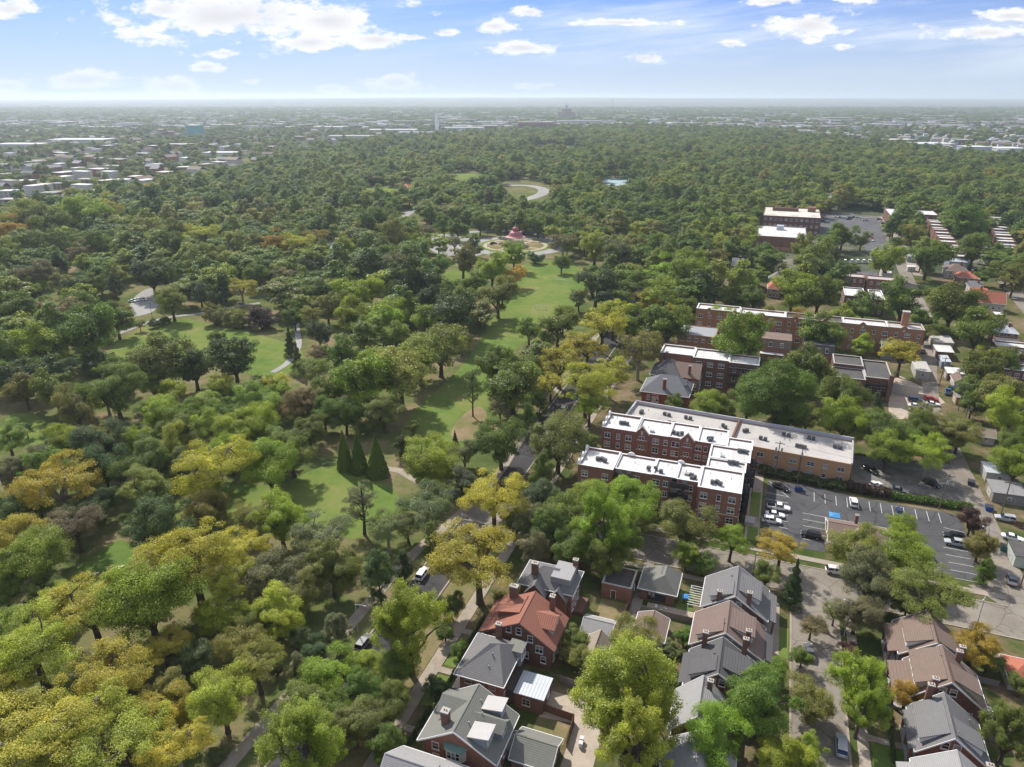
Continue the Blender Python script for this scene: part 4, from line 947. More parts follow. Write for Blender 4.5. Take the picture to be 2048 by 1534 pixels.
    shed('garage', 'grey-green-roofed garage behind the house with pale dormer tops', -28.9, -21.8, 76.9, 83.5, 2.8, 4.4, 'x', SH_GG, BRICKD)
    shed('garage', 'small grey garage at the lower edge beside the drive', -16.2, -12.2, 75.5, 79.5, 2.5, 3.6, 'x', SH_GG, SIDING)
    rt = building('garage', 'flat dark-roofed brick garage with one door behind the hip-roofed bungalow', 'garage', -21.9, 127.4)
    flat_block(rt, -3.2, 3.2, -3.4, 3.4, 3.0, BRICK, DARKR, .45, .3, CONCW); door(rt, -.6, -3.41, 0, '-y'); window(rt, 3.21, 0, 1.6, '+x', .9, .9)
    rt = building('bungalow', 'small bungalow with a grey hip roof and a row of dark patio doors', 'house', -13.5, 129.4)
    MB().box(-3.5, 3.5, -3.4, 3.6, 0, 3.2).build('wall', BRICKD, rt); hip_roof(rt, -3.5, 3.5, -3.4, 3.6, 3.2, 6.0, ((1.0, -1.6), (1.0, 2.0)), SH_GG, .6)
    for k in range(5): window(rt, -1.6 + k * .75, -3.41, 1.5, '-y', .62, 1.9, mat('black_frame', (.02, .02, .025), .5), 1, False)
    for k in range(4): vent(rt, 0.2, -.6 + .8 * k, 5.35)
    win_row(rt, '+x', 3.51, -2.6, 2.8, 2, (1.7,), 1, 1.2)
    rt = building('shed', 'reddish-brown low shed roof in the yard behind the brown house', 'shed', -13, 115.5)
    gable_house(rt, -2.9, 2.9, -3.4, 3.4, 2.2, 3.3, 'y', CREAM, SH_RB, WOODW, .3); door(rt, 0, -3.41, 0, '-y')
    # --- the row facing the side street from the left
    bungalow('grey bungalow with white dormers at the far end of its row, by the cross street', -4.4, 8.6, 122.6, 133.0, 4.5, 8.5, 2.0, SH_G, BRICKD, (4.6, 1.0, 5.0, 1.25, WOODW, 4), (4.6, 2.6, 8.4, 1.3, WOODW, 5), ((-1.0, 122.9, 8.6), (4.6, 123.4, 9.4)), porch=(1, 1.6, SH_G), vents=((.8, 130), (1.0, 128), (3.0, 129.4), (3.2, 127.4)))
    bungalow('reddish-brown-roofed bungalow between two grey-roofed ones', -5.2, 8.3, 111.0, 120.6, 4.5, 8.7, 1.1, SH_RB, SIDING, (5.0, .9, 4.2, 1.1, WOODW, 2), (4.8, 2.4, 7.6, 1.5, WOODW, 3), ((5.0, 112.3, 9.2),), porch=(1, 1.5, SH_D), vents=((.5, 114),))
    bungalow('charcoal-roofed bungalow with a grey shed dormer, nearer than the brown one', -4.9, 7.6, 100.4, 109.8, 4.5, 8.6, .7, SH_D, BRICKD, (4.6, 1.2, 4.4, 1.0, WOODW, 2), (5.0, 2.2, 7.0, 1.5, SIDING, 2), ((-2.4, 109.2, 9.2), (4.6, 109.3, 9.7)), porch=(-1, 1.0, SH_D), vents=((-.5, 106),))
    bungalow('pale grey-roofed bungalow half hidden behind the big yellow-green tree', -6.0, 3.4, 90.0, 99.2, 4.5, 8.5, -1.6, SH_LG, BRICKD, None, (3.2, 2, 6.4, 1.1, WOODW, 2), ((-.4, 97.5, 9.2),), vents=((-.9, 97),))
    bungalow('pale roof almost hidden under the big yellow-green tree', -6.0, 5.0, 79.6, 88.4, 4.2, 7.8, -.5, SH_LG, BRICK, None, None, ())
    # --- the row facing the side street from the right
    bungalow('brown-roofed bungalow at the far end of the right-hand row, by the corner trees', 31.6, 42.2, 121.6, 131.2, 4.8, 8.6, 37.2, SH_B, BRICKD, (4.4, 1.2, 6.6, 1.3, WOODW, 1), (4.2, 1.0, 5.0, 1.2, SIDING, 2), ((41.4, 122.5, 8.2),), porch=(-1, 1.6, SH_B))
    bungalow('large brown-roofed brick bungalow in the middle of the right-hand row', 32.2, 44.0, 111.2, 120.6, 4.8, 9.2, 37.6, SH_B, BRICKD, (4.6, 1.2, 8.8, 1.6, CREAM, 4), (4.9, 1.2, 5.0, 1.3, CREAM, 2), ((35.0, 110.6, 9.6), (40.2, 119.6, 9.3)), porch=(-1, 2.6, SH_B), vents=((37.0, 118),))
    bungalow('grey-roofed bungalow with a long white dormer, nearest whole one of the right-hand row', 31.4, 42.0, 99.2, 108.9, 4.6, 8.7, 36.1, SH_G, BRICK, (4.0, 1.4, 8.4, 1.2, WOODW, 5), (4.4, 1.2, 4.4, 1.2, WOODW, 2), ((34.0, 108.6, 9.8),), porch=(-1, .7, SH_G), vents=((36.8, 101), (40, 107)))
    bungalow('pale-roofed bungalow cut by the lower edge, right of the pavement', 30.4, 41.4, 88.2, 97.2, 4.8, 8.4, 36, SH_LG, BRICK, None, (3.6, 2, 6, 1.2, WOODW, 2), ((40.4, 96.6, 7.6),), porch=(-1, 2.0, SH_LG))
    rt = building('garage', 'garage with an orange-brown hip roof behind the right-hand row', 'garage', 53.4, 127); MB().box(-3, 3, -3, 3, 0, 2.6).build('wall', STUCCO, rt); hip_roof(rt, -3, 3, -3, 3, 2.6, 4.4, ((-.4, 0), (.4, 0)), TILEP, .35); door(rt, -1, -3.01, 0, '-y'); window(rt, -3.01, 0, 1.5, '-x', .8, .8)
    rt = building('awning', 'striped awning over the rear door of the large brown bungalow', 'awning', 46.1, 113.4)
    b = MB()
    for i in range(9): b.k = i % 2; b.face((-1.4, -1.6 + i * .36, 2.9), (1.4, -1.6 + i * .36, 2.3), (1.4, -1.24 + i * .36, 2.3), (-1.4, -1.24 + i * .36, 2.9))
    b.build('canopy', [WOODW, SH_RB], rt)
    p = MB().tube((1.3, -1.5, 0), (1.3, -1.5, 2.3), .05).build('post', WOODW, rt); MB().tube((1.3, 1.5, 0), (1.3, 1.5, 2.3), .05).build('post', WOODW, rt)
    # parking lot building
    rt = building('lot_office', 'low brown-roofed brick building standing in the parking lot', 'building', 27.7, 163.4)
    gable_house(rt, -6.2, 6.2, -5.0, 5.0, 3.2, 5.2, 'x', BRICK, SH_B, WOODW, .45)
    b = MB(); slab_gable(b, -1.4, 1.4, -3.6, -.2, 4.3, 5.2, .2, 'y'); b.build('cross_gable', SH_TAN, rt); MB().prism([(-2.4, 5.2), (0, 6.8), (2.4, 5.2)], .0, .12).build('apron', PATIO, rt)
    chimney(rt, 0, 4.2, 3, 5.8, .7, .7); win_row(rt, '-x', -6.21, -4, 4, 2, (1.7,), 1.2, 1.2); win_row(rt, '-y', -5.01, -5, 5, 4, (1.7,), 1.2, 1.3); door(rt, 3.6, -5.02, 0, '-y')
def roof_unit_mesh():
    b = MB().box(-.5, .5, -.45, .45, .2, .95); b.k = 1
    for x in (-.4, .4):
        for y in (-.35, .35): b.box(x - .05, x + .05, y - .05, y + .05, 0, .2)
    f = MB().lathe([(.0, .96), (.36, .96), (.4, 1.0), (.4, .952)], n=14)
    return b.mesh('casing', [mat('unit_grey', (.10, .105, .11), .6, .2, 3), IRON]), f.mesh('fan_grille', IRON)
def build_flats():
    # --- the U-shaped red brick block with white roofs
    rt = building('apartment_block', 'U-shaped red brick apartment block with bright white flat roofs and a narrow court', 'apartment block', -20, 160)
    B = lambda u0, u1, w0, w1, h, par=.55: flat_block(rt, u0 + 20, u1 + 20, w0 - 160, w1 - 160, h, BRICK, WHITER, par, .35, WOODW)
    B(-40.7, -31.4, 160.9, 171.5, 9.9); B(-31.39, -21.6, 162.6, 171.5, 9.75, .4); B(-21.59, -15.6, 162.6, 171.5, 9.9, .4); B(-15.59, -9.81, 162.6, 171.5, 9.75, .4); B(-9.8, .6, 160.2, 171.5, 9.9, .4)
    B(-8.9, .9, 171.51, 177.2, 9.8, .4); B(-8.9, 1.7, 177.21, 185.0, 9.95, .4)
    B(-40.0, -30.2, 185.4, 196.2, 9.9); B(-30.19, -21, 186.0, 196.2, 9.75, .4); B(-20.99, -13, 186.0, 196.2, 9.85, .4); B(-12.99, -5, 186.0, 196.2, 9.75, .4); B(-4.99, 1.9, 185.01, 191.2, 9.95, .4)
    # shaped parapets on the street end and gabled bays on the court wall
    for (u, w0, w1) in ((-40.9, 160.9, 171.5), (-40.2, 185.4, 196.2)):
        for k in range(3):
            c = w0 + (w1 - w0) * (.12 + .38 * k); x = u + 20
            MB().extr([(c - 160 - 1.3, 10.5), (c - 160 + 1.3, 10.5), (c - 160 + .8, 11.3), (c - 160, 11.75), (c - 160 - .8, 11.3)], x - .02, x + .45, 'x').build('shaped_parapet', WOODW, rt)
    for x in (-8.6, 4.6): MB().extr([(x - 1.2, 10.2), (x + 1.2, 10.2), (x + .7, 10.8), (x, 11.1), (x - .7, 10.8)], 11.1, 11.55, 'y').build('shaped_parapet', WOODW, rt)
    for u in (-28.4, -15.6):
        x = u + 20; y = 25.6
        g = MB().extr([(x - 2.0, 0), (x + 2.0, 0), (x + 2.0, 9.8), (x, 12.2), (x - 2.0, 9.8)], y, 26.05, 'y').build('gabled_bay', BRICK, rt)
        t = MB()
        for s in (-1, 1): t.extr([(x + s * 2.15, 9.75), (x + s * 2.15, 10.0), (x, 12.55), (x, 12.25)], y - .12, 26.1, 'y')
        t.build('gable_coping', STONE, g)
        q = MB()
        for dx_ in (-1.3, -.45, .45, 1.3):
            for z in (4.9, 8.0): q.box(x + dx_ - .16, x + dx_ + .16, y - .04, y - .002, z - .2, z + .2)
        q.box(x - .28, x + .28, y - .05, y - .002, 9.7, 10.9); q.build('stone_ornament', STONE, g)
        for z in (2.3, 5.9, 8.8): window(g, x, y - .01, z - .1, '-y', 1.5, 1.0, None, 2)
    for z in (2.2, 5.3, 8.2):
        for u in (-38.4, -35.2, -32.2, -24.4, -21.6, -19.4, -17.8 - .4, -12.4, -10.4):
            yb = 25.4 if u < -30.2 else 26.0
            w_ = 1.6 if u in (-38.4, -32.2, -12.4, -24.4) else .9
            window(rt, u + 20, yb - .01, z, '-y', w_, 1.5, None, 2 if w_ > 1 else 1)
        for u in (-38.8, -33.4): window(rt, u + 20, .89, z, '-y', 1.5, 1.5, None, 2)
        for u in (-29.2, -25.6, -20.4, -18.0, -14.6, -12.0): window(rt, u + 20, 2.59, z, '-y', 1.6 if u in (-25.6, -20.4, -12.0) else 1.1, 1.5, None, 2)
        for u in (-8.2, -4.6, -1.4): window(rt, u + 20, .19, z, '-y', 1.6 if u != -4.6 else .9, 1.5, None, 2 if u != -4.6 else 1)
        for w_ in (163, 166.5, 169.6): window(rt, 20.61, w_ - 160, z, '+x', 1.0, 1.5)
        for w_ in (187.5, 191, 194): window(rt, -20.01, w_ - 160, z, '-x', 1.2, 1.5, None, 2)
        for w_ in (163, 166.2, 169.4): window(rt, -20.71, w_ - 160, z, '-x', 1.2, 1.5, None, 2)
        for w_ in (174, 179.6): window(rt, 11.09, w_ - 160, z, '-x', 1.2, 1.5, None, 2)
    band_ = MB()
    for z in (3.7,): band_.box(-20.75, -11.4, .84, .898, z, z + .22).box(10.2, 20.66, .14, .198, z, z + .22)
    band_.build('stone_course', STONE, rt)
    def escape(x0, x1, y, side=None):
        e = None
        for k, z in enumerate((3.4, 6.4, 9.3)):
            p = MB().box(x0, x1, y - 1.5, y - .02, z - 1.0, z - .92)
            o = p.build('fire_escape', IRON, rt)
            q = MB()
            for zz in (z - .45, z + .02): q.box(x0, x1, y - 1.52, y - 1.46, zz, zz + .05).box(x0, x0 + .05, y - 1.5, y, zz, zz + .05).box(x1 - .05, x1, y - 1.5, y, zz, zz + .05)
            n = int((x1 - x0) / .5)
            for i in range(n + 1): xx = x0 + (x1 - x0 - .04) * i / n; q.box(xx, xx + .04, y - 1.52, y - 1.48, z - .92, z + .05)
            q.build('railing', IRON, o)
            if k < 2:
                st = MB()
                for i in range(12):
                    t = i / 11; xx = x0 + .3 + (x1 - x0 - 1.2) * t; zz = z - .9 + 2.85 * t; st.box(xx, xx + .35, y - 1.4, y - .7, zz, zz + .06)
                st.build('stair', IRON, o)
            else: pass
            window(rt, x0 + 1.0, y, z - .1, '-y', 1.3, 1.9, mat('green_frame', (.30, .36, .30), .7), 1, False)
            window(rt, x1 - 1.3, y, z - .1, '-y', 1.0, 1.9, mat('green_frame'), 1, False)
            MB().box(x0 + .02, x1 - .02, y - .8, y - .75, z - .9, z + .1).build('balcony_screen', mat('dark_screen', (.05, .047, .045), .8), o)
    escape(-11.1, -6.2, 2.58); escape(3.2, 8.0, 2.58)
    for (y0, y1, x) in ((4.2, 9.0, 20.6), (12.0, 16.5, 20.9), (18.5, 23.5, 21.7)):
        for z in (2.6, 5.6, 8.6): MB().box(x + .01, x + 1.7, y0, y1, z - .1, z).build('rear_porch', IRON, rt)
        q = MB()
        for z in (2.6, 5.6, 8.6):
            for zz in (.5, 1.0): q.box(x + 1.64, x + 1.7, y0, y1, z + zz - .05, z + zz).box(x + .01, x + 1.63, y0, y0 + .06, z + zz - .05, z + zz)
            n = int((y1 - y0) / .45)
            for i in range(n): yy = y0 + (y1 - y0) * i / n; q.box(x + 1.645, x + 1.69, yy, yy + .05, z, z + .95)
        for yy in (y0 + .05, y1 - .15): q.box(x + 1.55, x + 1.68, yy, yy + .12, 0, 10.4)
        q.box(x + .8, x + .85, y0 + .2, y1 - .2, .2, 10.2)
        q.build('porch_railing', IRON, rt)
    MB().box(22.3, 24.6, 3.5, 6.5, 0, .9).build('entrance_step', CONCW, rt)
    # --- roof air units, copied one by one
    cas, fan = roof_unit_mesh(); rn = random.Random(5)
    where = [('on the far white roof', 9.9, [(-35.6, 190.4), (-34.6, 190.6), (-33.6, 190.3), (-19.9, 189.2), (-18.7, 188.8), (-17.6, 189.3), (-10.0, 188.6), (-9.2, 188.9), (-9.6, 187.7)]),
             ('on the white roof joining both wings', 9.95, [(-1.4, 183.6), (-.5, 183.7), (.4, 183.5), (-3.4, 176.0), (-2.4, 176.2), (-1.5, 176)]),
             ('on the near white roof', 9.9, [(-36.6, 165.9), (-35.5, 166.2), (-34.6, 165.6), (-22.9, 165.4), (-21.2, 165.9), (-19.6, 164.7), (-12.0, 165.5), (-11.1, 164.7), (-11.6, 163.9), (-6.6, 163.7), (-5.5, 164.2), (-4.7, 163.5)]),
             ('on the long grey roof', 6.95, [(-32.5, 206.4), (-32.3, 207.4), (-25.2, 208.0), (-23.8, 207.6), (-18.6, 207.6), (-17.2, 207.3), (-22.8, 201.9), (-21.5, 201.7), (-12.8, 201.4), (-11.3, 201.2), (-7.2, 205.5), (-6.4, 204.4), (-.9, 203.8), (-.2, 204.4), (3.9, 200.5), (5.2, 200.1), (13.9, 198.9), (14.9, 198.8), (15.9, 198.5), (10.2, 205.4), (11.6, 205.1), (24, 202.0), (25.4, 201.8), (17.2, 205.6), (18.4, 205.3)])]
    for ph, z, l in where:
        for (u, w_) in l:
            o = empty('roof_air_unit', (*xy(u, w_), z), -A + rn.uniform(-.3, .3), 'dark box-shaped air unit standing ' + ph, 'air unit', 'air units ' + ph)
            link('casing', cas, o); link('fan_grille', fan, o)
    pm = MB().tube((0, 0, 0), (0, 0, .55), .09).mesh('vent_pipe', GREYM); ub = D.objects['apartment_block']
    for (u, w_, z) in ((-37.5, 194, 9.9), (-27.5, 191, 9.75), (-24, 194, 9.75), (-15.5, 193, 9.85), (-7, 193.5, 9.75), (-2, 187.5, 9.95), (-6, 181, 9.95), (-6.5, 175, 9.8), (-38.5, 169, 9.9), (-27, 168, 9.75), (-18.5, 169.5, 9.9), (-13.5, 168, 9.75), (-7.6, 168.5, 9.9), (-2.2, 167.5, 9.9)): link('vent_pipe', pm, ub, (u + 20, w_ - 160, z))
    hatch = MB().box(-.6, .6, -.5, .5, 0, .55).mesh('roof_hatch', mat('hatch_grey', (.36, .36, .35), .6))
    for (u, w_, z) in ((-26, 188.5, 9.75), (-13.2, 166.4, 9.75), (-5.4, 179, 9.95)): link('roof_hatch', hatch, ub, (u + 20, w_ - 160, z))
    # --- long tan brick building with the grey roof
    rt = building('apartment_block', 'long low tan brick building with a grey flat roof and pale parapet', 'apartment block', -3.6, 202.9, -R(4.7))
    par = mat('pale_parapet', (.40, .41, .44), .85, .1, 1)
    for x0, x1, tag_ in ((-32.6, .2, 0), (.21, 32.3, 1)):
        wl, r = flat_block(rt, x0, x1, -7.9, 8.1, 6.95, BRICKT, GREYR, .25, .3)
    MB().box(-32.7, 32.4, 7.75, 8.2, 7.21, 8.2).build('rear_parapet', par, rt); MB().box(-32.75, -32.2, -7.9, 7.74, 7.21, 8.0).build('side_parapet', par, rt); MB().box(32.0, 32.4, -7.9, 7.74, 7.21, 7.6).build('side_parapet', par, rt)
    MB().box(-.1, .45, -7.8, 7.7, 7.21, 7.95).build('fire_wall', BRICKD, rt)
    for k, x in enumerate((8.5, 13.0, 17.4, 22.0, 25.8, 29.8)):
        for z in (2.3, 5.1): window(rt, x, -7.91, z, '-y', 1.7 if k % 3 != 1 else .9, 1.1, mat('pale_frame', (.5, .52, .52), .6), 2 if k % 3 != 1 else 1)
    MB().box(19.2, 19.5, -8.05, -7.91, 0, 7).build('downpipe', mat('brown_pipe', (.12, .07, .05), .6), rt)
    for w_ in (-4, 0, 4): window(rt, 32.31, w_, 5.1, '+x', 1.2, 1.1)
    ventm = MB().tube((0, 0, 0), (0, 0, .6), .1).mesh('pipe', GREYM)
    for (x, y) in ((-27.5, 4.5), (-21, -2), (-9, -5), (-4.5, 1), (3.5, 2), (14, 1), (15.5, .6), (20, -4.5), (29, 2)): link('vent_pipe', ventm, rt, (x, y, 6.95))
    st = mat('rust_stain', (.42, .27, .18), .95, .2, 1)
    # --- mid-distance blocks
    def flats(label, u0, u1, w0, w1, h, wall, roof, nx, floors=3, par=.5, fm=None, coping=None, left=0, cat='apartment block', name='brick_flats', group=None, ww=1.3):
        rt = building(name, label, cat, (u0 + u1) / 2, (w0 + w1) / 2, group=group); X, Y = (u1 - u0) / 2, (w1 - w0) / 2
        flat_block(rt, -X, X, -Y, Y, h, wall, roof, par, .35, coping)
        zs = [h * (i + .55) / floors for i in range(floors)]
        if nx: win_row(rt, '-y', -Y - .01, -X + .4, X - .4, nx, zs, ww, min(1.5, h / floors * .5), fm, 2 if ww > 1.2 else 1)
        if left: win_row(rt, '-x', -X - .01, -Y + .4, Y - .4, left, zs, 1.2, 1.4, fm)
        return rt
    # slate-roofed corner house and its brown neighbour
    rt = building('brick_house', 'scarlet brick house with a slate hip roof and white window trim', 'house', -28, 231.5)
    MB().box(-7.6, 7.6, -6, 6, 0, 7).build('wall', BRICKR, rt); r = hip_roof(rt, -7.6, 7.6, -6, 6, 7, 11.4, ((-2.4, .4), (3.2, .4)), SLATE, .6)
    Hs = lambda a: 7 + 4.4 * (1 - abs(a) / 8)
    gabled_dormer(rt, lambda a: 8.0, 0, 1, 6.2, -1.6, 1.0, 9.4, 10.6, WOODW, SLATE, 1, back=2.2); chimney(rt, -.4, -4.6, 6, 11.6, 1.0, .9, BRICKR)
    win_row(rt, '-y', -6.01, -7, 7, 4, (1.8, 5), 1.0, 1.7); win_row(rt, '-x', -7.61, -5, 5, 3, (1.8, 5), 1, 1.7)
    MB().prism([(-4.6, -6.01), (-4.0, -7.2), (-1.6, -7.2), (-1.0, -6.01)], 0, 6.6).build('bay', BRICKR, rt); win_row(rt, '-y', -7.21, -4, -1.6, 2, (1.8, 5), .8, 1.7)
    rt = building('brick_house', 'big brown-roofed brick house with a row of roof chimneys behind the slate roof', 'house', -27, 248)
    MB().box(-8.4, 8.4, -5.5, 7, 0, 7).build('wall', BRICKD, rt); hip_roof(rt, -8.4, 1.6, -5.5, 6, 7, 11.5, ((-3.6, 0), (-2.6, 1)), SH_D, .6); b = MB(); slab_gable(b, -5, 7, -5.4, 8.4, 7.1, 10.6, .5, 'x', end=.3); b.build('main_roof', SH_B, rt)
    chimney(rt, -6.5, 3.5, 8, 12.4); chimney(rt, -4.6, 3.8, 8, 12.6); chimney(rt, 4.8, -3.6, 7, 11); win_row(rt, '-y', -5.51, 1, 8, 3, (1.9, 5), 1.4, 1.6); win_row(rt, '+x', 8.41, -4, 6, 3, (1.9, 5), 1.2, 1.6)
    rt = flats('white-roofed red brick flats behind the slate-roofed house', -34.4, -22.4, 254, 264, 11, BRICK, WHITER, 0, 3, .6, None, WOODW)
    rt = flats('white-roofed brick flats with wide white windows facing the near yard', -22.3, -9.6, 252.8, 263.6, 11, BRICKD, WHITER, 3, 3, .5, None, WOODW, ww=1.9)
    rt = flats('white-roofed brick flats with dark rear porches beside the big green trees', -9.5, .9, 252.4, 262, 10.8, BRICKD, WHITER, 0, 3, .5, None, WOODW)
    for z in (3.4, 6.8, 10.0): MB().box(-4.9, 4.9, -6.6, -4.81, z - .15, z).build('rear_porch', IRON, rt); win_row(rt, '-y', -4.82, -4.5, 4.5, 3, (2, 5.3, 8.6), 1.0, 1.6)
    rt = flats('tan brick flats with a plain grey flat roof beside the light green tree', -32.8, -17.4, 291, 305, 7.6, BRICKB, mat('plain_grey_felt', (.30, .31, .32), .9, .12, .6, .1), 5, 2, .25)
    for (u0, u1, w0, w1, h, lab, wl) in ((26, 36.6, 259.5, 270.5, 7.6, 'dark-roofed brick flats with white-trimmed attic windows by the small paved lot', 1), (36.7, 45.4, 262.5, 281.6, 7.8, 'flat dark-roofed brick block with open rear porches by the small paved lot', 0), (26.6, 36.6, 270.6, 281.6, 8.8, 'dark-roofed brick flats behind the pair by the paved lot', 1)):
        rt = flats(lab, u0, u1, w0, w1, h, BRICKD, DARKR, 2 * wl, 2, .4, None, CONCW, ww=1.9)
        if not wl:
            X, Y = (u1 - u0) / 2, (w1 - w0) / 2
            for z in (2.8, 5.6): MB().box(-X + .2, X - 1.5, -Y - 2.2, -Y - .01, z - .15, z).build('rear_porch', IRON, rt)
            for x in (-X + .3, 0, X - 1.7): MB().box(x, x + .15, -Y - 2.38, -Y - 2.21, 0, 8).build('porch_post', IRON, rt)
            win_row(rt, '-y', -Y - .02, -X + .5, X - 2, 2, (1.6, 4.6), 1, 1.6); MB().box(X - 1.3, X - .05, -Y - 1.2, -Y - .02, 0, 10).build('chimney', BRICKD, rt)
    for (u, w_, lab) in ((6.4, 297, 'brown mansard house with two white dormer windows'), (22.5, 296, 'dark grey mansard house with a triple white window')):
        rt = building('mansard_house', lab, 'house', u, w_); MB().box(-5.6, 5.6, -4, 8, 0, 5.2).build('wall', BRICK, rt)
        m_ = SH_B if u < 10 else SH_D
        rf = MB(); rf.face((-5.8, -4.2, 5.2), (5.8, -4.2, 5.2), (5.8, -2.6, 8.6), (-5.8, -2.6, 8.6)); rf.face((-5.8, -2.6, 8.6), (5.8, -2.6, 8.6), (5.8, 8, 8.3), (-5.8, 8, 8.3)); rf.face((-5.8, 8, 8.3), (5.8, 8, 8.3), (5.8, 8, 5.2), (-5.8, 8, 5.2)); rf.face((-5.8, -4.2, 5.2), (-5.8, -2.6, 8.6), (-5.8, 8, 8.3), (-5.8, 8, 5.2)); rf.face((5.8, -4.2, 5.2), (5.8, 8, 5.2), (5.8, 8, 8.3), (5.8, -2.6, 8.6))
        rf.build('roof', m_, rt); win_row(rt, '-y', -4.0, -4.4, 4.4, 2 if u < 10 else 3, (6.8,), 1.1, 1.6); win_row(rt, '-y', -4.02, -4.4, 4.4, 3, (2.4,), 1.1, 1.6)
        MB().box(-5.6, 3, -6.4, -4.03, 0, 3.2).build('rear_wing', BRICKD, rt); MB().box(-5.8, 3.2, -6.6, -4.2, 3.202, 3.4).build('rear_roof', WHITER, rt)
    # long brown row
    rt = building('apartment_block', 'very long brown brick apartment row with a white-topped roof and tall stack', 'apartment block', 17, 322)
    W3 = [(-45.5, -27, WHITER, 11.8), (-26.9, -8, WHITER, 11.4), (-7.9, 4, DARKR, 11.4), (4.1, 15, DARKR, 11.4), (15.1, 32, WHITER, 11.4), (32.1, 45.5, GREYR, 11.4)]
    for (x0, x1, rf, h) in W3: flat_block(rt, x0, x1, -5.5, 3.5, h, BRICKB, rf, .6, .4, WOODW if rf is WHITER else CONCW)
    for x in (-40, -29, -17.5, -4, 8, 22.5, 38): MB().extr([(x - 1.4, 11.9), (x + 1.4, 11.9), (x + .7, 12.7), (x, 13.1), (x - .7, 12.7)], -5.6, -5.1, 'y').build('shaped_parapet', BRICKB, rt)
    for z in (2.2, 5.8, 9.2):
        for i, x in enumerate([-43.5 + 4.15 * k for k in range(22)]):
            if abs(x - 43) > 20 or True: window(rt, x, -5.51, z, '-y', 1.9 if i % 2 == 0 else .9, 1.5, None, 2 if i % 2 == 0 else 1)
        for w_ in (-3, 1): window(rt, 45.51, w_, z, '+x', 1.2, 1.5)
    o = MB().box(37.5, 40, .9, 3.0, 8, 17).build('stack', BRICKB, rt); MB().box(37.3, 40.2, .7, 3.2, 17.002, 17.4).build('stack_cap', CONCW, o)
    sto = MB()
    for x in (-40, -29, -17.5, -4, 8, 22.5, 38): sto.lathe([(.0, 0), (.45, 0)], 0, 0, 10) if False else sto.box(x - .4, x + .4, -5.6, -5.52, 10.6, 11.4)
    sto.build('stone_ornament', STONE, rt)
    return flats
flats = None
build_houses()
flats = build_flats()
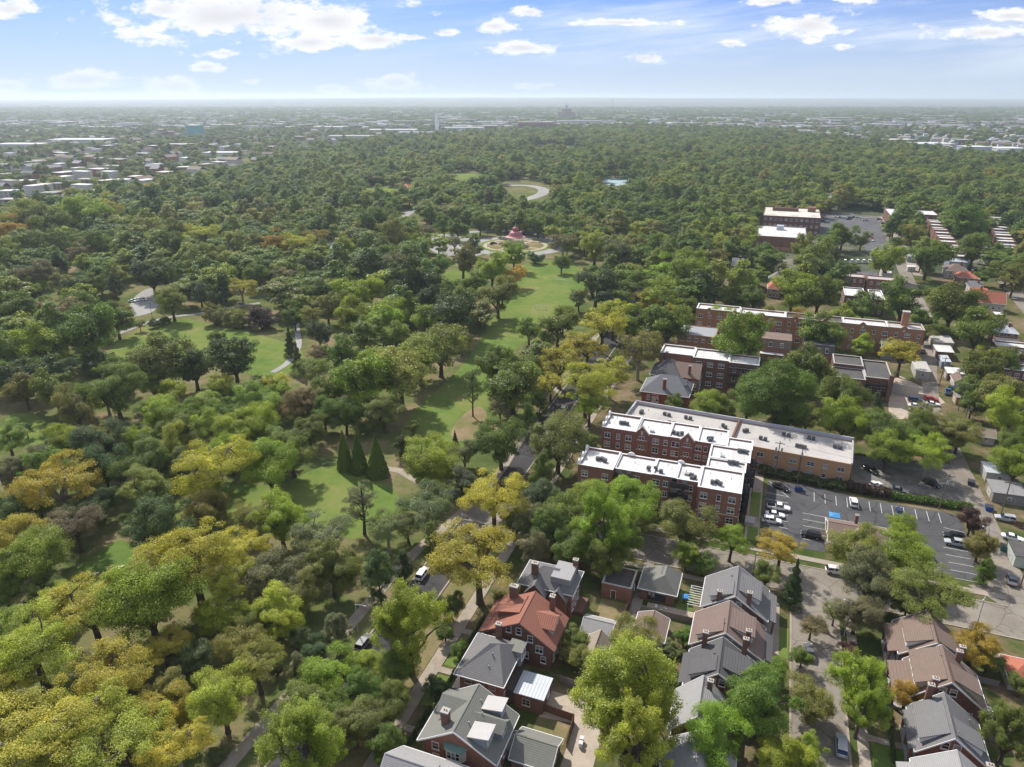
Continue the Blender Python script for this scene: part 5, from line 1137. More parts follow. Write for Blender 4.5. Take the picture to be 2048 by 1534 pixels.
# ------------------------------------------------------------------ cars and street furniture
PAINT = mat('car_paint', objcol=True, rough=.28, var=.03, spec=.5)
CGLASS = mat('car_glass', (.015, .018, .022), .06, .05, 1, spec=.7)
TYRE = mat('tyre_rubber', (.018, .018, .018), .85, .1, 3)
RIM = mat('wheel_rim', (.42, .42, .43), .35, .05, 3, metal=.6)
LAMPW = mat('headlamp_glass', (.75, .76, .74), .15, .02, 3)
LAMPR = mat('tail_lamp_red', (.35, .015, .012), .3, .02, 3)
CARS = {}
def car_meshes(kind):
    if kind in CARS: return CARS[kind]
    L, Wd, hb, hr = dict(sedan=(4.7, 1.82, .92, 1.45), suv=(4.75, 1.9, 1.05, 1.72), pickup=(5.7, 1.98, 1.08, 1.85), van=(5.4, 2.0, 1.3, 2.25))[kind]
    X = L / 2; W2 = Wd / 2
    # body: lofted ring by ring along the car, rounded at nose and tail
    st = {'sedan': [(-X, .55, .78, .80), (-X + .25, .35, .9, .95), (-X + 1.0, .22, .95, 1.0), (0, .2, .93, 1.0), (X - 1.3, .22, .9, 1.0), (X - .3, .3, .76, .94), (X, .45, .66, .78)],
          'suv': [(-X, .5, .95, .84), (-X + .2, .35, 1.05, .97), (-X + 1.0, .26, 1.08, 1.0), (0, .24, 1.05, 1.0), (X - 1.2, .26, 1.02, 1.0), (X - .25, .35, .9, .95), (X, .48, .78, .82)],
          'pickup': [(-X, .55, 1.0, .92), (-X + .15, .45, 1.08, .98), (-X + 1.2, .36, 1.1, 1.0), (0, .34, 1.1, 1.0), (X - 1.4, .34, 1.08, 1.0), (X - .25, .42, .98, .97), (X, .5, .88, .86)],
          'van': [(-X, .45, 1.3, .92), (-X + .15, .35, 1.4, 1.0), (-X + 1.2, .3, 1.4, 1.0), (0, .28, 1.38, 1.0), (X - 1.1, .3, 1.2, 1.0), (X - .3, .35, .98, .95), (X, .45, .85, .84)]}[kind]
    b = MB(); R_ = []
    for x, z0, z1, k in st:
        y = W2 * k; R_.append([(x, -y * .9, z0), (x, -y, z0 + (z1 - z0) * .35), (x, -y * .98, z1 - .08), (x, -y * .86, z1), (x, y * .86, z1), (x, y * .98, z1 - .08), (x, y, z0 + (z1 - z0) * .35), (x, y * .9, z0)])
    for p, q in zip(R_, R_[1:]):
        for i in range(8): j = (i + 1) % 8; b.face(p[i], q[i], q[j], p[j])
    b.face(*R_[0]); b.face(*R_[-1][::-1])
    body = b.mesh('body', PAINT)
    c0, c1, t0, t1 = dict(sedan=(-X + .75, X - 1.35, -X + 1.45, X - 2.15), suv=(-X + .12, X - 1.25, -X + .5, X - 1.95), pickup=(-.75, X - 1.45, -.5, X - 2.1), van=(-X + .08, X - .75, -X + .25, X - 1.4))[kind]
    zb = hb - .06
    def cab(z0, z1, a0, a1, b0, b1, w0, w1):
        m = MB(); lo = [(a0, -w0, z0), (a1, -w0, z0), (a1, w0, z0), (a0, w0, z0)]; hi = [(b0, -w1, z1), (b1, -w1, z1), (b1, w1, z1), (b0, w1, z1)]
        m.face(*hi)
        for i in range(4): j = (i + 1) % 4; m.face(lo[i], lo[j], hi[j], hi[i])
        return m
    win = cab(zb, hr - .1, c0, c1, t0 - .05, t1 + .07, W2 * .9, W2 * .76).mesh('windows', CGLASS)
    rf = MB(); rf.box(t0 - .02, t1 + .02, -W2 * .75, W2 * .75, hr - .099, hr - .02)
    for s in (-1, 1):                                    # pillars
        for f in ((0, .04), (.48, .53), (.94, 1)):
            xl0, xl1 = c0 + (c1 - c0) * f[0], c0 + (c1 - c0) * f[1]; xh0, xh1 = t0 + (t1 - t0) * f[0], t0 + (t1 - t0) * f[1]
            rf.face((xl0, s * (W2 * .9 + .012), zb), (xl1, s * (W2 * .9 + .012), zb), (xh1, s * (W2 * .76 + .012), hr - .09), (xh0, s * (W2 * .76 + .012), hr - .09))
    roof = rf.mesh('roof', PAINT)
    wr = .34 if kind == 'sedan' else .38
    whl = MB().tube((0, -.11, 0), (0, .11, 0), wr, wr, 14).mesh('wheel', TYRE); rim = MB().tube((0, -.118, 0), (0, .118, 0), wr * .6, wr * .6, 10).mesh('rim', RIM)
    lh = MB().box(-.06, .05, -.2, .2, -.08, .08).mesh('headlight', LAMPW); lt = MB().box(-.05, .06, -.16, .16, -.11, .11).mesh('tail_light', LAMPR)
    bed = MB().box(-X + .12, -.85, -W2 * .78, W2 * .78, 1.101, 1.12).mesh('load_bed', TYRE) if kind == 'pickup' else None
    CARS[kind] = (X, W2, wr, body, win, roof, whl, rim, lh, lt, bed); return CARS[kind]
CCOL = dict(white=(.78, .78, .77), black=(.012, .012, .014), silver=(.42, .44, .46), blue=(.03, .05, .11), red=(.38, .02, .02), grey=(.12, .125, .13), lblue=(.05, .13, .25))
CATN = dict(sedan=('sedan_car', 'car'), suv=('suv_car', 'car'), pickup=('pickup_truck', 'pickup'), van=('delivery_van', 'van'))
def car(px, py, head, kind, col, label, parts=True, group='parked cars', z=.07):
    """head: heading in the street grid, degrees from east"""
    x, y = at(px, py, .6); X, W2, wr, body, win, roof, whl, rim, lh, lt, bed = car_meshes(kind)
    o = empty(CATN[kind][0], (x, y, z), -A + R(head), label, CATN[kind][1], group)
    for n, m in (('body', body), ('windows', win), ('roof', roof)):
        q = link(n, m, o)
        if n != 'windows': q.color = (*CCOL[col], 1)
    if bed: link('load_bed', bed, o)
    for sx in (-1, 1):
        for sy in (-1, 1):
            w_ = link('wheel', whl, o, (sx * (X - .92), sy * (W2 - .1), wr))
            if parts: link('rim', rim, w_)
    for s in (-1, 1):
        link('headlight', lh, o, (X - .05, s * W2 * .62, .62 if kind == 'sedan' else .74)); link('tail_light', lt, o, (-X + .04, s * W2 * .66, .68 if kind == 'sedan' else .85))
    return o
def pole_thing(name, label, x, y, h, r, cat, m, group=None, rz=0):
    o = empty(name, (x, y, 0), rz, label, cat, group); MB().tube((0, 0, -.2), (0, 0, h), r, r * .72, 9).build('pole', m, o); return o
def build_cars():
    L = [(1557, 1015, 2, 'pickup', 'white', 'white pickup parked first from the top beside two white cars'), (1550, 1029, 4, 'sedan', 'white', 'white car parked between the white pickup and another white car'), (1543, 1041, 4, 'suv', 'white', 'white car nearest the street of the three parked by the brick wall'),
         (1561, 974, -32, 'sedan', 'black', 'black open-looking car parked at a slant by the dumpster'), (1622, 1070, 176, 'suv', 'black', 'black car alone in the middle bays left of the brown-roofed lot building'), (1707, 1005, 91, 'suv', 'white', 'white car parked nose-in among the empty rear bays'),
         (1799, 1024, 89, 'sedan', 'blue', 'dark blue car parked nose-in beside the hedge'), (1908, 1073, 178, 'suv', 'black', 'black car behind the silver one in the far right bays'), (1911, 1086, 178, 'suv', 'silver', 'silver car in the far right bays of the lot'),
         (1742, 940, -50, 'suv', 'black', 'black car on the gravel yard beside the tan brick end wall'), (1864, 967, -42, 'suv', 'black', 'black car on the gravel yard beside the leaning pole'), (1749, 969, 40, 'sedan', 'white', 'white car half hidden by bushes at the gravel yard'), (1797, 980, -10, 'sedan', 'grey', 'dark car half hidden behind the hedge at the gravel yard'),
         (2011, 1037, 176, 'suv', 'silver', 'silver car parked beside the alley near the blue bin'), (2025, 1075, -8, 'sedan', 'white', 'white car parked across the alley above the white shed'), (1673, 1142, 8, 'suv', 'white', 'white car on the cross street under the grey-green tree'), (2024, 1160, 80, 'sedan', 'grey', 'dark car tucked in the alley below the white shed'),
         (1683, 1492, 88, 'suv', 'silver', 'silver car parked on the side street near the lower edge'), (1619, 1304, 95, 'sedan', 'grey', 'dark car parked on the side street beside the brown bungalow'), (845, 1148, 92, 'suv', 'white', 'white car parked on the avenue above the bright green tree'), (728, 1286, 90, 'suv', 'grey', 'dark car parked on the avenue under the street lamp'),
         (1128, 818, 90, 'suv', 'silver', 'pale car parked on the avenue among yellow trees'), (1830, 800, 3, 'suv', 'blue', 'dark blue car at the back of four in the small paved lot'), (1831, 812, 3, 'sedan', 'white', 'white car beside the dark blue one in the small paved lot'), (1862, 799, 3, 'suv', 'red', 'red car in the small paved lot'), (1865, 808, 3, 'sedan', 'white', 'white car in front of the red one in the small paved lot'),
         (1896, 784, 80, 'pickup', 'lblue', 'blue pickup standing in the alley by the paved lot'), (1846, 703, 80, 'sedan', 'black', 'black car in the alley at the end of the long brick row')]
    for a in L: car(*a)
    for i, (px, py, h, k, c) in enumerate([(1672, 434, 5, 'sedan', 'white'), (1681, 435, 5, 'sedan', 'grey'), (1690, 436, 5, 'suv', 'white'), (1700, 436, 5, 'suv', 'black'), (1708, 434, 5, 'sedan', 'grey'), (1716, 435, 5, 'sedan', 'silver'), (1724, 437, 5, 'suv', 'white'), (1731, 440, 5, 'van', 'white'), (1645, 442, 40, 'suv', 'blue'), (1655, 442, 40, 'sedan', 'white'), (1697, 438, 5, 'sedan', 'blue'),
                                           (1759, 439, 10, 'suv', 'grey'), (1763, 443, 10, 'sedan', 'white'), (1767, 447, 10, 'sedan', 'black'), (1771, 451, 10, 'suv', 'silver'), (1774, 455, 10, 'sedan', 'black'), (1638, 474, 20, 'sedan', 'silver'), (1660, 478, 10, 'suv', 'black')]):
        car(px, py, h, k, c, 'car parked in the rows round the far school lot', False, 'cars round the school lot')
    for px in (1690, 1703, 1715, 1727, 1739): car(px, 524, 88, 'van', 'white', 'white van in the line of vans at the near end of the school lot', False, 'white vans in line')
    car(1745, 476, 85, 'sedan', 'red', 'red car standing alone on the open school lot', False); car(1746, 481, 85, 'sedan', 'white', 'white car close behind the red one on the school lot', False); car(1712, 540, 3, 'van', 'black', 'black van on the small lot below the white vans', False)
    for i, (px, py) in enumerate([(265, 602), (272, 600), (279, 599), (286, 599)]): car(px, py, 15, 'sedan', 'white', 'white car on the bright park road between the trees', False, 'cars on the park road')
    for i, (px, py, c) in enumerate([(1987, 545, 'white'), (1994, 558, 'grey'), (2003, 571, 'black'), (2010, 580, 'black'), (2028, 596, 'white'), (1949, 536, 'white'), (1958, 527, 'grey')]): car(px, py, 88, 'sedan', c, 'car parked along the far street beyond the orange roofs', False, 'cars along the far street')
    for i, (px, py, c) in enumerate([(1003, 487, 'silver'), (988, 486, 'black'), (905, 470, 'silver')]): car(px, py, 10, 'sedan', c, 'small car parked near the pink-roofed bandstand', False, 'cars near the bandstand')
def build_furniture():
    wood = mat('pole_wood', (.17, .13, .10), .95, .25, 3)
    galv = mat('galvanised', (.40, .41, .42), .5, .1, 3, spec=.5)
    def utility(u, w_, h, label, tr=1, lean=0):
        x, y = xy(u, w_); o = pole_thing('utility_pole', label, x, y, h, .17, 'utility pole', wood, 'utility poles', -A)
        o.rotation_euler[1] = lean
        MB().box(-1.25, 1.25, -.07, .07, h - .75, h - .58).build('crossarm', wood, o); 
        for dx_ in (-1.1, -.55, .55, 1.1): MB().tube((dx_, 0, h - .58), (dx_, 0, h - .35), .05, .04, 6).build('insulator', mat('porcelain', (.5, .5, .48), .3), o)
        for k in range(tr):
            a = .5 * (k * 2 - tr + 1) * 1.5; t = MB().lathe([(0, h - 2.9), (.26, h - 2.88), (.28, h - 1.95), (.22, h - 1.85), (0, h - 1.82)], a, -.42, 10).build('transformer', galv, o)
        return Vt((x, y, h - .35))
    Vt = mathutils.Vector
    p1 = utility(8.9, 191.0, 11.6, 'utility pole with two transformers at the tan brick wall, left of its twin', 2); p2 = utility(14.9, 190.2, 11.6, 'utility pole with transformer beside the blue dumpster', 1)
    p3 = utility(49.6, 188.6, 10.6, 'leaning pole at the hedge end of the parking lot', 1, .05); p4 = utility(63.6, 189.4, 10.8, 'alley pole beside the blue recycling bin', 0); p5 = utility(60.6, 158.4, 10.5, 'alley pole near the cross street corner', 0)
    p6 = utility(65.4, 287, 11, 'pole at the end of the long brick row, by the alley', 1); p7 = utility(67.0, 262, 10.5, 'alley pole beside the white-roofed garages', 0); p8 = utility(63.4, 238, 10.5, 'alley pole by the small paved lot', 0); p9 = utility(46.6, 268, 10, 'pole standing over the small paved lot', 0); p10 = utility(30.6, 470, 10, 'pole near the white vans of the school lot', 0)
    wire = mat('cable', (.05, .05, .05), .7)
    def cable(a, b, label, sag=.7, r=.022):
        m = MB(); n = 10; pts = [a.lerp(b, i / n) - Vt((0, 0, sag * 4 * (i / n) * (1 - i / n))) for i in range(n + 1)]
        for q in zip(pts, pts[1:]): m.tube(*q, r, r, 5)
        tag(m.build('power_cable', wire), label, 'cable', 'overhead cables')
    cable(p1, p2, 'overhead cable between the two poles at the tan brick wall'); cable(p2, Vt((*xy(22.6, 168.8), 4.4)), 'long drop cable from the pole to the lot building', .4); cable(p2, p3, 'overhead cable along the hedge of the parking lot'); cable(p4, p5, 'overhead cable down the alley to the cross street'); cable(p8, p4, 'overhead cable along the alley above the garages'); cable(p7, p8, 'overhead cable along the alley by the paved lot'); cable(p6, p7, 'overhead cable at the end of the long brick row')
    cable(Vt((*xy(-27, 95), 4)), Vt((*xy(-15.5, 92), 5.5)), 'thin cable over the courtyard behind the grey pyramid roof', .3); cable(Vt((*xy(-29, 117), 5)), Vt((*xy(-15, 124), 5)), 'thin cable over the yards beside the grey garage', .3)
    def lamp(x, y, h, label, arm, yaw, pm=None):
        o = pole_thing('street_lamp', label, x, y, h, .1, 'street lamp', pm or galv, 'street lamps', yaw)
        MB().tube((0, 0, h - .1), (arm, 0, h + .25), .06, .05, 7).build('arm', pm or galv, o); MB().lathe([(0, h + .12), (.2, h + .16), (.24, h + .26), (.1, h + .4), (0, h + .42)], arm + .2, 0, 10).build('lamp_head', mat('lamp_lens', (.62, .62, .6), .4), o)
    lamp(*xy(-66.9, 94), 9, 'galvanised street lamp over the avenue by the dark parked car', 2.0, -A); lamp(*xy(5.3, 141.9), 6.2, 'dark street lamp at the cross street between yellow trees', .1, 0, IRON); lamp(*xy(48.1, 138.8), 9, 'street lamp at the corner of the cross street and alley', -2.0, -A + 1.2); lamp(*xy(23.4, 128.6), 8.5, 'street lamp on the side street among brown trees', -1.4, -A); lamp(*xy(54.6, 166.4), 9, 'street lamp at the right edge of the parking lot', -1.5, -A)
    for i, (px, py) in enumerate([(975, 497), (1002, 500), (1023, 492), (1055, 500), (1090, 478), (1112, 486), (975, 474), (929, 560), (304, 632)]):
        x, y = at(px, py); o = pole_thing('park_lamp', 'slim park lamp post near the bandstand rings' if i < 7 else ['lamp post on the grass beyond the dark tree group', 'dark lamp post beside the bright park road'][i - 7], x, y, 4.6 if i < 7 else 7, .09, 'lamp post', IRON, 'park lamps')
        h = 4.6 if i < 7 else 7; MB().lathe([(0, h), (.22, h + .12), (.26, h + .42), (0, h + .62)], n=8).build('lamp_head', mat('lamp_globe', (.7, .68, .6), .4), o)
    # dumpsters and bins
    def dumpster(u, w_, m, label, rot=0):
        o = empty('dumpster', (*xy(u, w_), 0), -A + rot, label, 'dumpster')
        MB().extr([(-.75, .15), (.75, .15), (.9, 1.2), (-.9, 1.2)], -1.0, 1.0, 'x').build('bin_body', m, o)
        for s in (-1, 0): MB().box(s * 1.0 + .02, s * 1.0 + .98, -.92, .92, 1.205, 1.27).build('lid', mat('dark_lid', (.05, .05, .055), .6), o)
        for sx in (-.8, .8): MB().tube((sx, -.5, .08), (sx, -.5, .16), .08).build('caster', TYRE, o)
    BLU = mat('bin_blue', (.02, .09, .33), .5, .1, 2); GRN = mat('bin_green', (.02, .17, .11), .5, .1, 2)
    dumpster(15.2, 186.2, BLU, 'blue dumpster with dark lids under the pole at the lot corner'); dumpster(61.7, 192.6, BLU, 'blue dumpster beside the alley sheds', 1.5); dumpster(60.9, 173.6, GRN, 'green dumpster beside the white-walled shed', 1.4); dumpster(68.4, 283, GRN, 'green dumpster by the garages at the end of the long row', 1.2); dumpster(63.6, 250.5, BLU, 'blue dumpster in the alley by the paved lot', 1.4); dumpster(60.2, 206, mat('dark_lid'), 'black bin beside the pale blue metal shed', 1.4)
    def bin_(u, w_, m, label):
        o = empty('wheeled_bin', (*xy(u, w_), 0), -A, label, 'bin'); MB().extr([(-.27, .06), (.27, .06), (.34, 1.0), (-.34, 1.0)], -.3, .3, 'x').build('bin_body', m, o); MB().box(-.34, .34, -.38, .38, 1.004, 1.07).build('lid', m, o)
        for s in (-.24, .24): MB().tube((s - .04, .3, .1), (s + .04, .3, .1), .1).build('wheel', TYRE, o)
    bin_(9.6, 121.6, BLU, 'blue wheeled bin at the porch of the brown bungalow'); bin_(9.3, 130.6, BLU, 'blue wheeled bin at the end of the far grey bungalow'); bin_(9.9, 130.8, BLU, 'second blue wheeled bin at the end of the far grey bungalow'); bin_(-19.3, 86.2, mat('white_bin', (.6, .6, .6), .5), 'white-lidded bin beside the wooden fence'); bin_(-19.2, 85.2, mat('white_bin'), 'pale bin next to the white-lidded one by the fence')
    # blue pop-up roof, patio table, fences
    def canopy(u, w_, h, s, label, rz=0, drop=.35):
        o = empty('canopy_tent', (*xy(u, w_), 0), -A + rz, label, 'canopy')
        b = MB(); A_ = (0, 0, h + drop)
        c = [(-s, -s, h), (s, -s, h), (s, s, h), (-s, s, h)]
        for i in range(4): j = (i + 1) % 4; b.face(c[i], c[j], A_); b.face(c[i], (c[i][0], c[i][1], h - .2), (c[j][0], c[j][1], h - .2), c[j])
        b.build('canopy_top', BLUEM, o)
        for x, y, z in c: MB().tube((x, y, 0), (x, y, h), .03).build('tent_leg', GREYM, o)
    canopy(23.2, 171.0, 2.9, 1.25, 'bright blue canopy beside the lot building'); canopy(-7.9, 128.3, 1.5, .75, 'small blue canopy on the lawn by the grey bungalow', .2, .25)
    FW = mat('fence_wood', (.19, .10, .062), .9, .2, 2, kind=('X', .16, .35)); FG = mat('old_fence_wood', (.24, .21, .18), .95, .2, 2, kind=('X', .16, .35))
    def fence(u0, w0, u1, w1, label, h=1.8, m=None):
        d = sqrt((u1 - u0) ** 2 + (w1 - w0) ** 2); o = empty('board_fence', (*xy(u0, w0), 0), -A + atan2(w1 - w0, u1 - u0), label, 'fence')
        MB().box(0, d, -.03, .03, .08, h).build('board_panel', m or FW, o)
        n = max(1, int(d / 2.4))
        for i in range(n + 1): MB().box(d * i / n - .06, d * i / n + .06, .031, .15, 0, h + .08).build('post', m or FW, o)
    fence(-28.5, 90.2, -21.8, 89.7, 'reddish wooden fence between the courtyard and the little yard'); fence(-21.7, 89.6, -21.4, 84.2, 'reddish wooden fence along the courtyard side of the little yard'); fence(-19.2, 112, -18.9, 123, 'wooden fence along the drive by the flat garage'); fence(-16, 122.2, -5.4, 122.0, 'old picket fence behind the bungalow patio', 1.4, FG); fence(-26.5, 97.5, -18, 96.4, 'weathered fence behind the grey pyramid-roofed house', 1.7, FG); fence(-28.4, 108.6, -18.8, 108.8, 'fence between the two small garages and the yard', 1.5, FG)
    fence(42.5, 124, 49, 124, 'low fence behind the large brown bungalow', 1.4, FG); fence(44.5, 110, 52, 110.4, 'low fence behind the right-hand row, near the awning', 1.3, FG); fence(66, 186, 72, 186.5, 'fence panel between the alley cars', 1.6, FW); fence(45, 271, 58, 268.5, 'concrete-grey wall-like fence behind the small paved lot', 2.0, CONCW); fence(46.2, 276, 56.5, 274, 'grey yard wall above the small paved lot', 2.4, CONCW)
    # pergola of the far grey bungalow
    o = empty('pergola', (*xy(-5.6, 127), 0), -A, 'white slatted pergola on the side of the far grey bungalow', 'pergola')
    for i in range(9): MB().box(-1.5, 1.3, -3.2 + i * .8, -3.1 + i * .8, 3.0, 3.12).build('rafter', WOODW, o)
    for y in (-3, 3): MB().box(-1.4, -1.2, y - .1, y + .1, 0, 2.99).build('post', WOODW, o)
    # hedge, bandstand, goals, benches
    rng = np.random.default_rng(77)
    def hedge(label, u0, w0, u1, w1, wd, h, col, n=5200):
        t = rng.uniform(0, 1, n); s = rng.uniform(-1, 1, n); z = h * np.sqrt(rng.uniform(.05, 1, n)) * (1 - .35 * s ** 2) * (.8 + .2 * np.sin(t * 23) * np.sin(t * 9 + 1))
        U = u0 + (u1 - u0) * t + rng.normal(0, .1, n); W_ = w0 + (w1 - w0) * t + s * wd / 2
        P = np.stack([U * cos(A) + W_ * sin(A), -U * sin(A) + W_ * cos(A), z], 1); P0 = np.array([*xy(u0, w0), 0])
        me = quads('foliage', P - P0, rng.normal(size=(n, 3)) * .6 + np.array([0, 0, .8]), rng.uniform(.14, .3, n), rng.uniform(.7, 1.25, n), rng.uniform(0, .5, n), rng, [LEAF])
        o = empty('hedge', tuple(P0), 0, label, 'hedge'); f = link('foliage', me, o); f.color = (*col, 1)
        st = MB(); 
        d = Vt((*xy(u1, w1), 0)) - Vt((*xy(u0, w0), 0))
        for i in range(12): q = d * ((i + .5) / 12); st.tube((q.x, q.y, 0), (q.x + .1, q.y, h * .7), .05, .03, 5)
        st.build('stems', BARK, o)
    hedge('clipped green hedge along the rear of the parking lot', 38, 190.6, 57.5, 191.2, 3.0, 2.0, (.10, .17, .035), 7000)
    hedge('untidy dark bushes at the foot of the tan brick wall', 4.5, 192.6, 27, 190.6, 3.4, 3.0, (.09, .115, .045), 8000); hedge('purple-leaved bushes between the lot and the gravel yard', 27.5, 191, 38, 190.6, 3.2, 3.2, (.11, .075, .06), 5000)
    hedge('green foundation shrubs before the red-tiled house', -46, 98.5, -46, 108, 1.6, 1.3, (.075, .13, .03), 2500); hedge('dark shrubs at the front of the grey pyramid-roofed house', -45.4, 86.5, -45.4, 98, 1.8, 1.5, (.06, .105, .03), 2500); hedge('shrubs before the grey-green gabled house', -46, 73, -46, 83, 1.8, 1.4, (.07, .11, .035), 2500); hedge('shrubs along the fronts of the right-hand bungalows', 29.2, 100, 29.6, 120, 1.5, 1.2, (.09, .14, .035), 3000); hedge('shrubs on the porch side of the brown bungalow row', 9.4, 101, 9.6, 116, 1.6, 1.4, (.07, .125, .03), 3000)
    px, py = at(1031, 491); o = empty('bandstand', (px, py, 0), 0, 'white-columned bandstand with a pink onion-domed roof on a round plinth', 'bandstand')
    PINK = mat('pink_roof', (.43, .17, .175), .6, .1, 1); WH = WOODW
    MB().lathe([(7.2, 0), (7.2, .5), (6.6, .5), (6.6, 1.4), (0, 1.4)], n=24).build('plinth', CONCW, o)
    for k in range(8): a = R(45 * k + 12); MB().tube((5.6 * cos(a), 5.6 * sin(a), 1.4), (5.6 * cos(a), 5.6 * sin(a), 6.0), .2, .17, 8).build('column', WH, o)
    MB().lathe([(6.0, 5.9), (6.2, 6.5), (5.4, 6.5), (5.4, 5.9)], n=24).build('cornice', WH, o)
    r = MB().lathe([(7.3, 6.35), (5.6, 6.9), (4.9, 7.6), (4.6, 8.7), (3.9, 9.7), (2.6, 10.4), (1.8, 10.7), (1.8, 10.7)], n=24).build('roof', PINK, o)
    d = MB().lathe([(1.7, 10.6), (2.4, 11.3), (2.3, 12.3), (1.5, 13.1), (.6, 13.6), (.3, 14.2)], n=20).build('onion_dome', mat('deep_pink_roof', (.36, .09, .11), .5, .1, 1), r)
    MB().tube((0, 0, 14.1), (0, 0, 16.6), .18, .03, 8).build('finial', WH, r)
    for k in range(8): a = R(45 * k + 34); MB().box(-.05, .05, -1.9, 1.9, 1.4, 2.3).build('balustrade', WH, o, (5.7 * cos(a), 5.7 * sin(a), 0), a)
    for (a, b, lab) in (((1113, 566), (1137, 569), 'white soccer goal at the far end of the lawn'), ((1071, 619), (1091, 620), 'white soccer goal at the near end of the lawn, by the round trees')):
        A0, B0 = Vt((*at(*a), 0)), Vt((*at(*b), 0)); dd = B0 - A0; Lg = dd.length; o = empty('soccer_goal', tuple(A0), atan2(dd.y, dd.x), lab, 'goal')
        f = MB().tube((0, 0, 0), (0, 0, 2.3), .09).tube((Lg, 0, 0), (Lg, 0, 2.3), .09).tube((0, 0, 2.3), (Lg, 0, 2.3), .09); f.build('goal_frame', WH, o)
        f = MB()
        for s in (0, Lg): f.tube((s, 0, 2.3), (s, 1.8, 0), .05)
        f.tube((0, 1.8, .05), (Lg, 1.8, .05), .05)
        for i in range(1, 16): f.tube((Lg * i / 16, 0, 2.3), (Lg * i / 16, 1.8, 0), .012, .012, 4)
        f.build('net', WH, o)
    for i, (bx, by, rz, lab) in enumerate([(276, 654, .5, 'park bench beside the path by the small sapling'), (240, 1136, .3, 'pale stone bench on the shaded lawn, right of its twin'), (190, 1150, .3, 'pale stone bench on the shaded lawn, left of its twin')]):
        x, y = at(bx, by); o = empty('park_bench', (x, y, 0), rz, lab, 'bench'); m_ = FG if i == 0 else STONE
        MB().box(-.9, .9, -.25, .25, .42, .5).build('seat', m_, o)
        if i == 0: MB().box(-.9, .9, .2, .28, .52, .95).build('backrest', m_, o)
        for s in (-.7, .7): MB().box(s - .08, s + .08, -.2, .2, 0, .419).build('leg', m_, o)
    # garden odds and ends by the grey bungalow's pergola and the courtyard
    o = empty('patio_table', (*xy(-12.3, 124.2), 0), -A, 'round patio table on the bungalow terrace', 'table'); MB().lathe([(0, .72), (.6, .72), (.6, .76), (0, .76)], n=14).build('table_top', WH, o); MB().tube((0, 0, 0), (0, 0, .72), .05).build('leg', GREYM, o)
    for i, (u, w_) in enumerate([(-13.3, 124.1), (-11.3, 124.2), (-12.3, 123.2)]):
        o = empty('patio_chair', (*xy(u, w_), 0), -A + i * 2, 'white chair at the round patio table', 'chair', 'patio chairs'); MB().box(-.24, .24, -.24, .24, .4, .46).build('seat', WH, o); MB().box(-.24, .24, .2, .25, .461, .92).build('backrest', WH, o)
        for sx in (-.2, .2):
            for sy in (-.2, .2): MB().tube((sx, sy, 0), (sx, sy, .4), .025).build('leg', WH, o)
build_cars()
build_furniture()
# ------------------------------------------------------------------ farther blocks, the town and the woods
FOOT = []                                        # (u0, u1, w0, w1) kept free of woodland
def keep(u0, u1, w0, w1, m=3): FOOT.append((u0 - m, u1 + m, w0 - m, w1 + m))
def fp(x0, y0, x1, y1, z, depth):
    a = uw(x0, y0, z); b = uw(x1, y1, z); w0 = (a[1] + b[1]) / 2
    return a[0], b[0], w0, w0 + depth
def hip_house(label, u0, u1, w0, w1, he, hr, wall, roof, axis='x', group=None, chim=True, cat='house'):
    rt = building('brick_house', label, cat, (u0 + u1) / 2, (w0 + w1) / 2, group=group); X, Y = (u1 - u0) / 2, (w1 - w0) / 2; keep(u0, u1, w0, w1)
    MB().box(-X, X, -Y, Y, 0, he).build('wall', wall, rt)
    k = max(.2, abs(X - Y)); hip_roof(rt, -X, X, -Y, Y, he, hr, ((-k, 0), (k, 0)) if axis == 'x' else ((0, -k), (0, k)), roof, .5)
    if chim: chimney(rt, X * .4, -Y * .2, he, hr + 1.2)
    win_row(rt, '-y', -Y - .01, -X + .5, X - .5, 3, [he * .3, he * .75] if he > 4.5 else [he * .5], 1.1, 1.4); win_row(rt, '-x', -X - .01, -Y + .5, Y - .5, 2, [he * .5], 1.1, 1.4)
    return rt
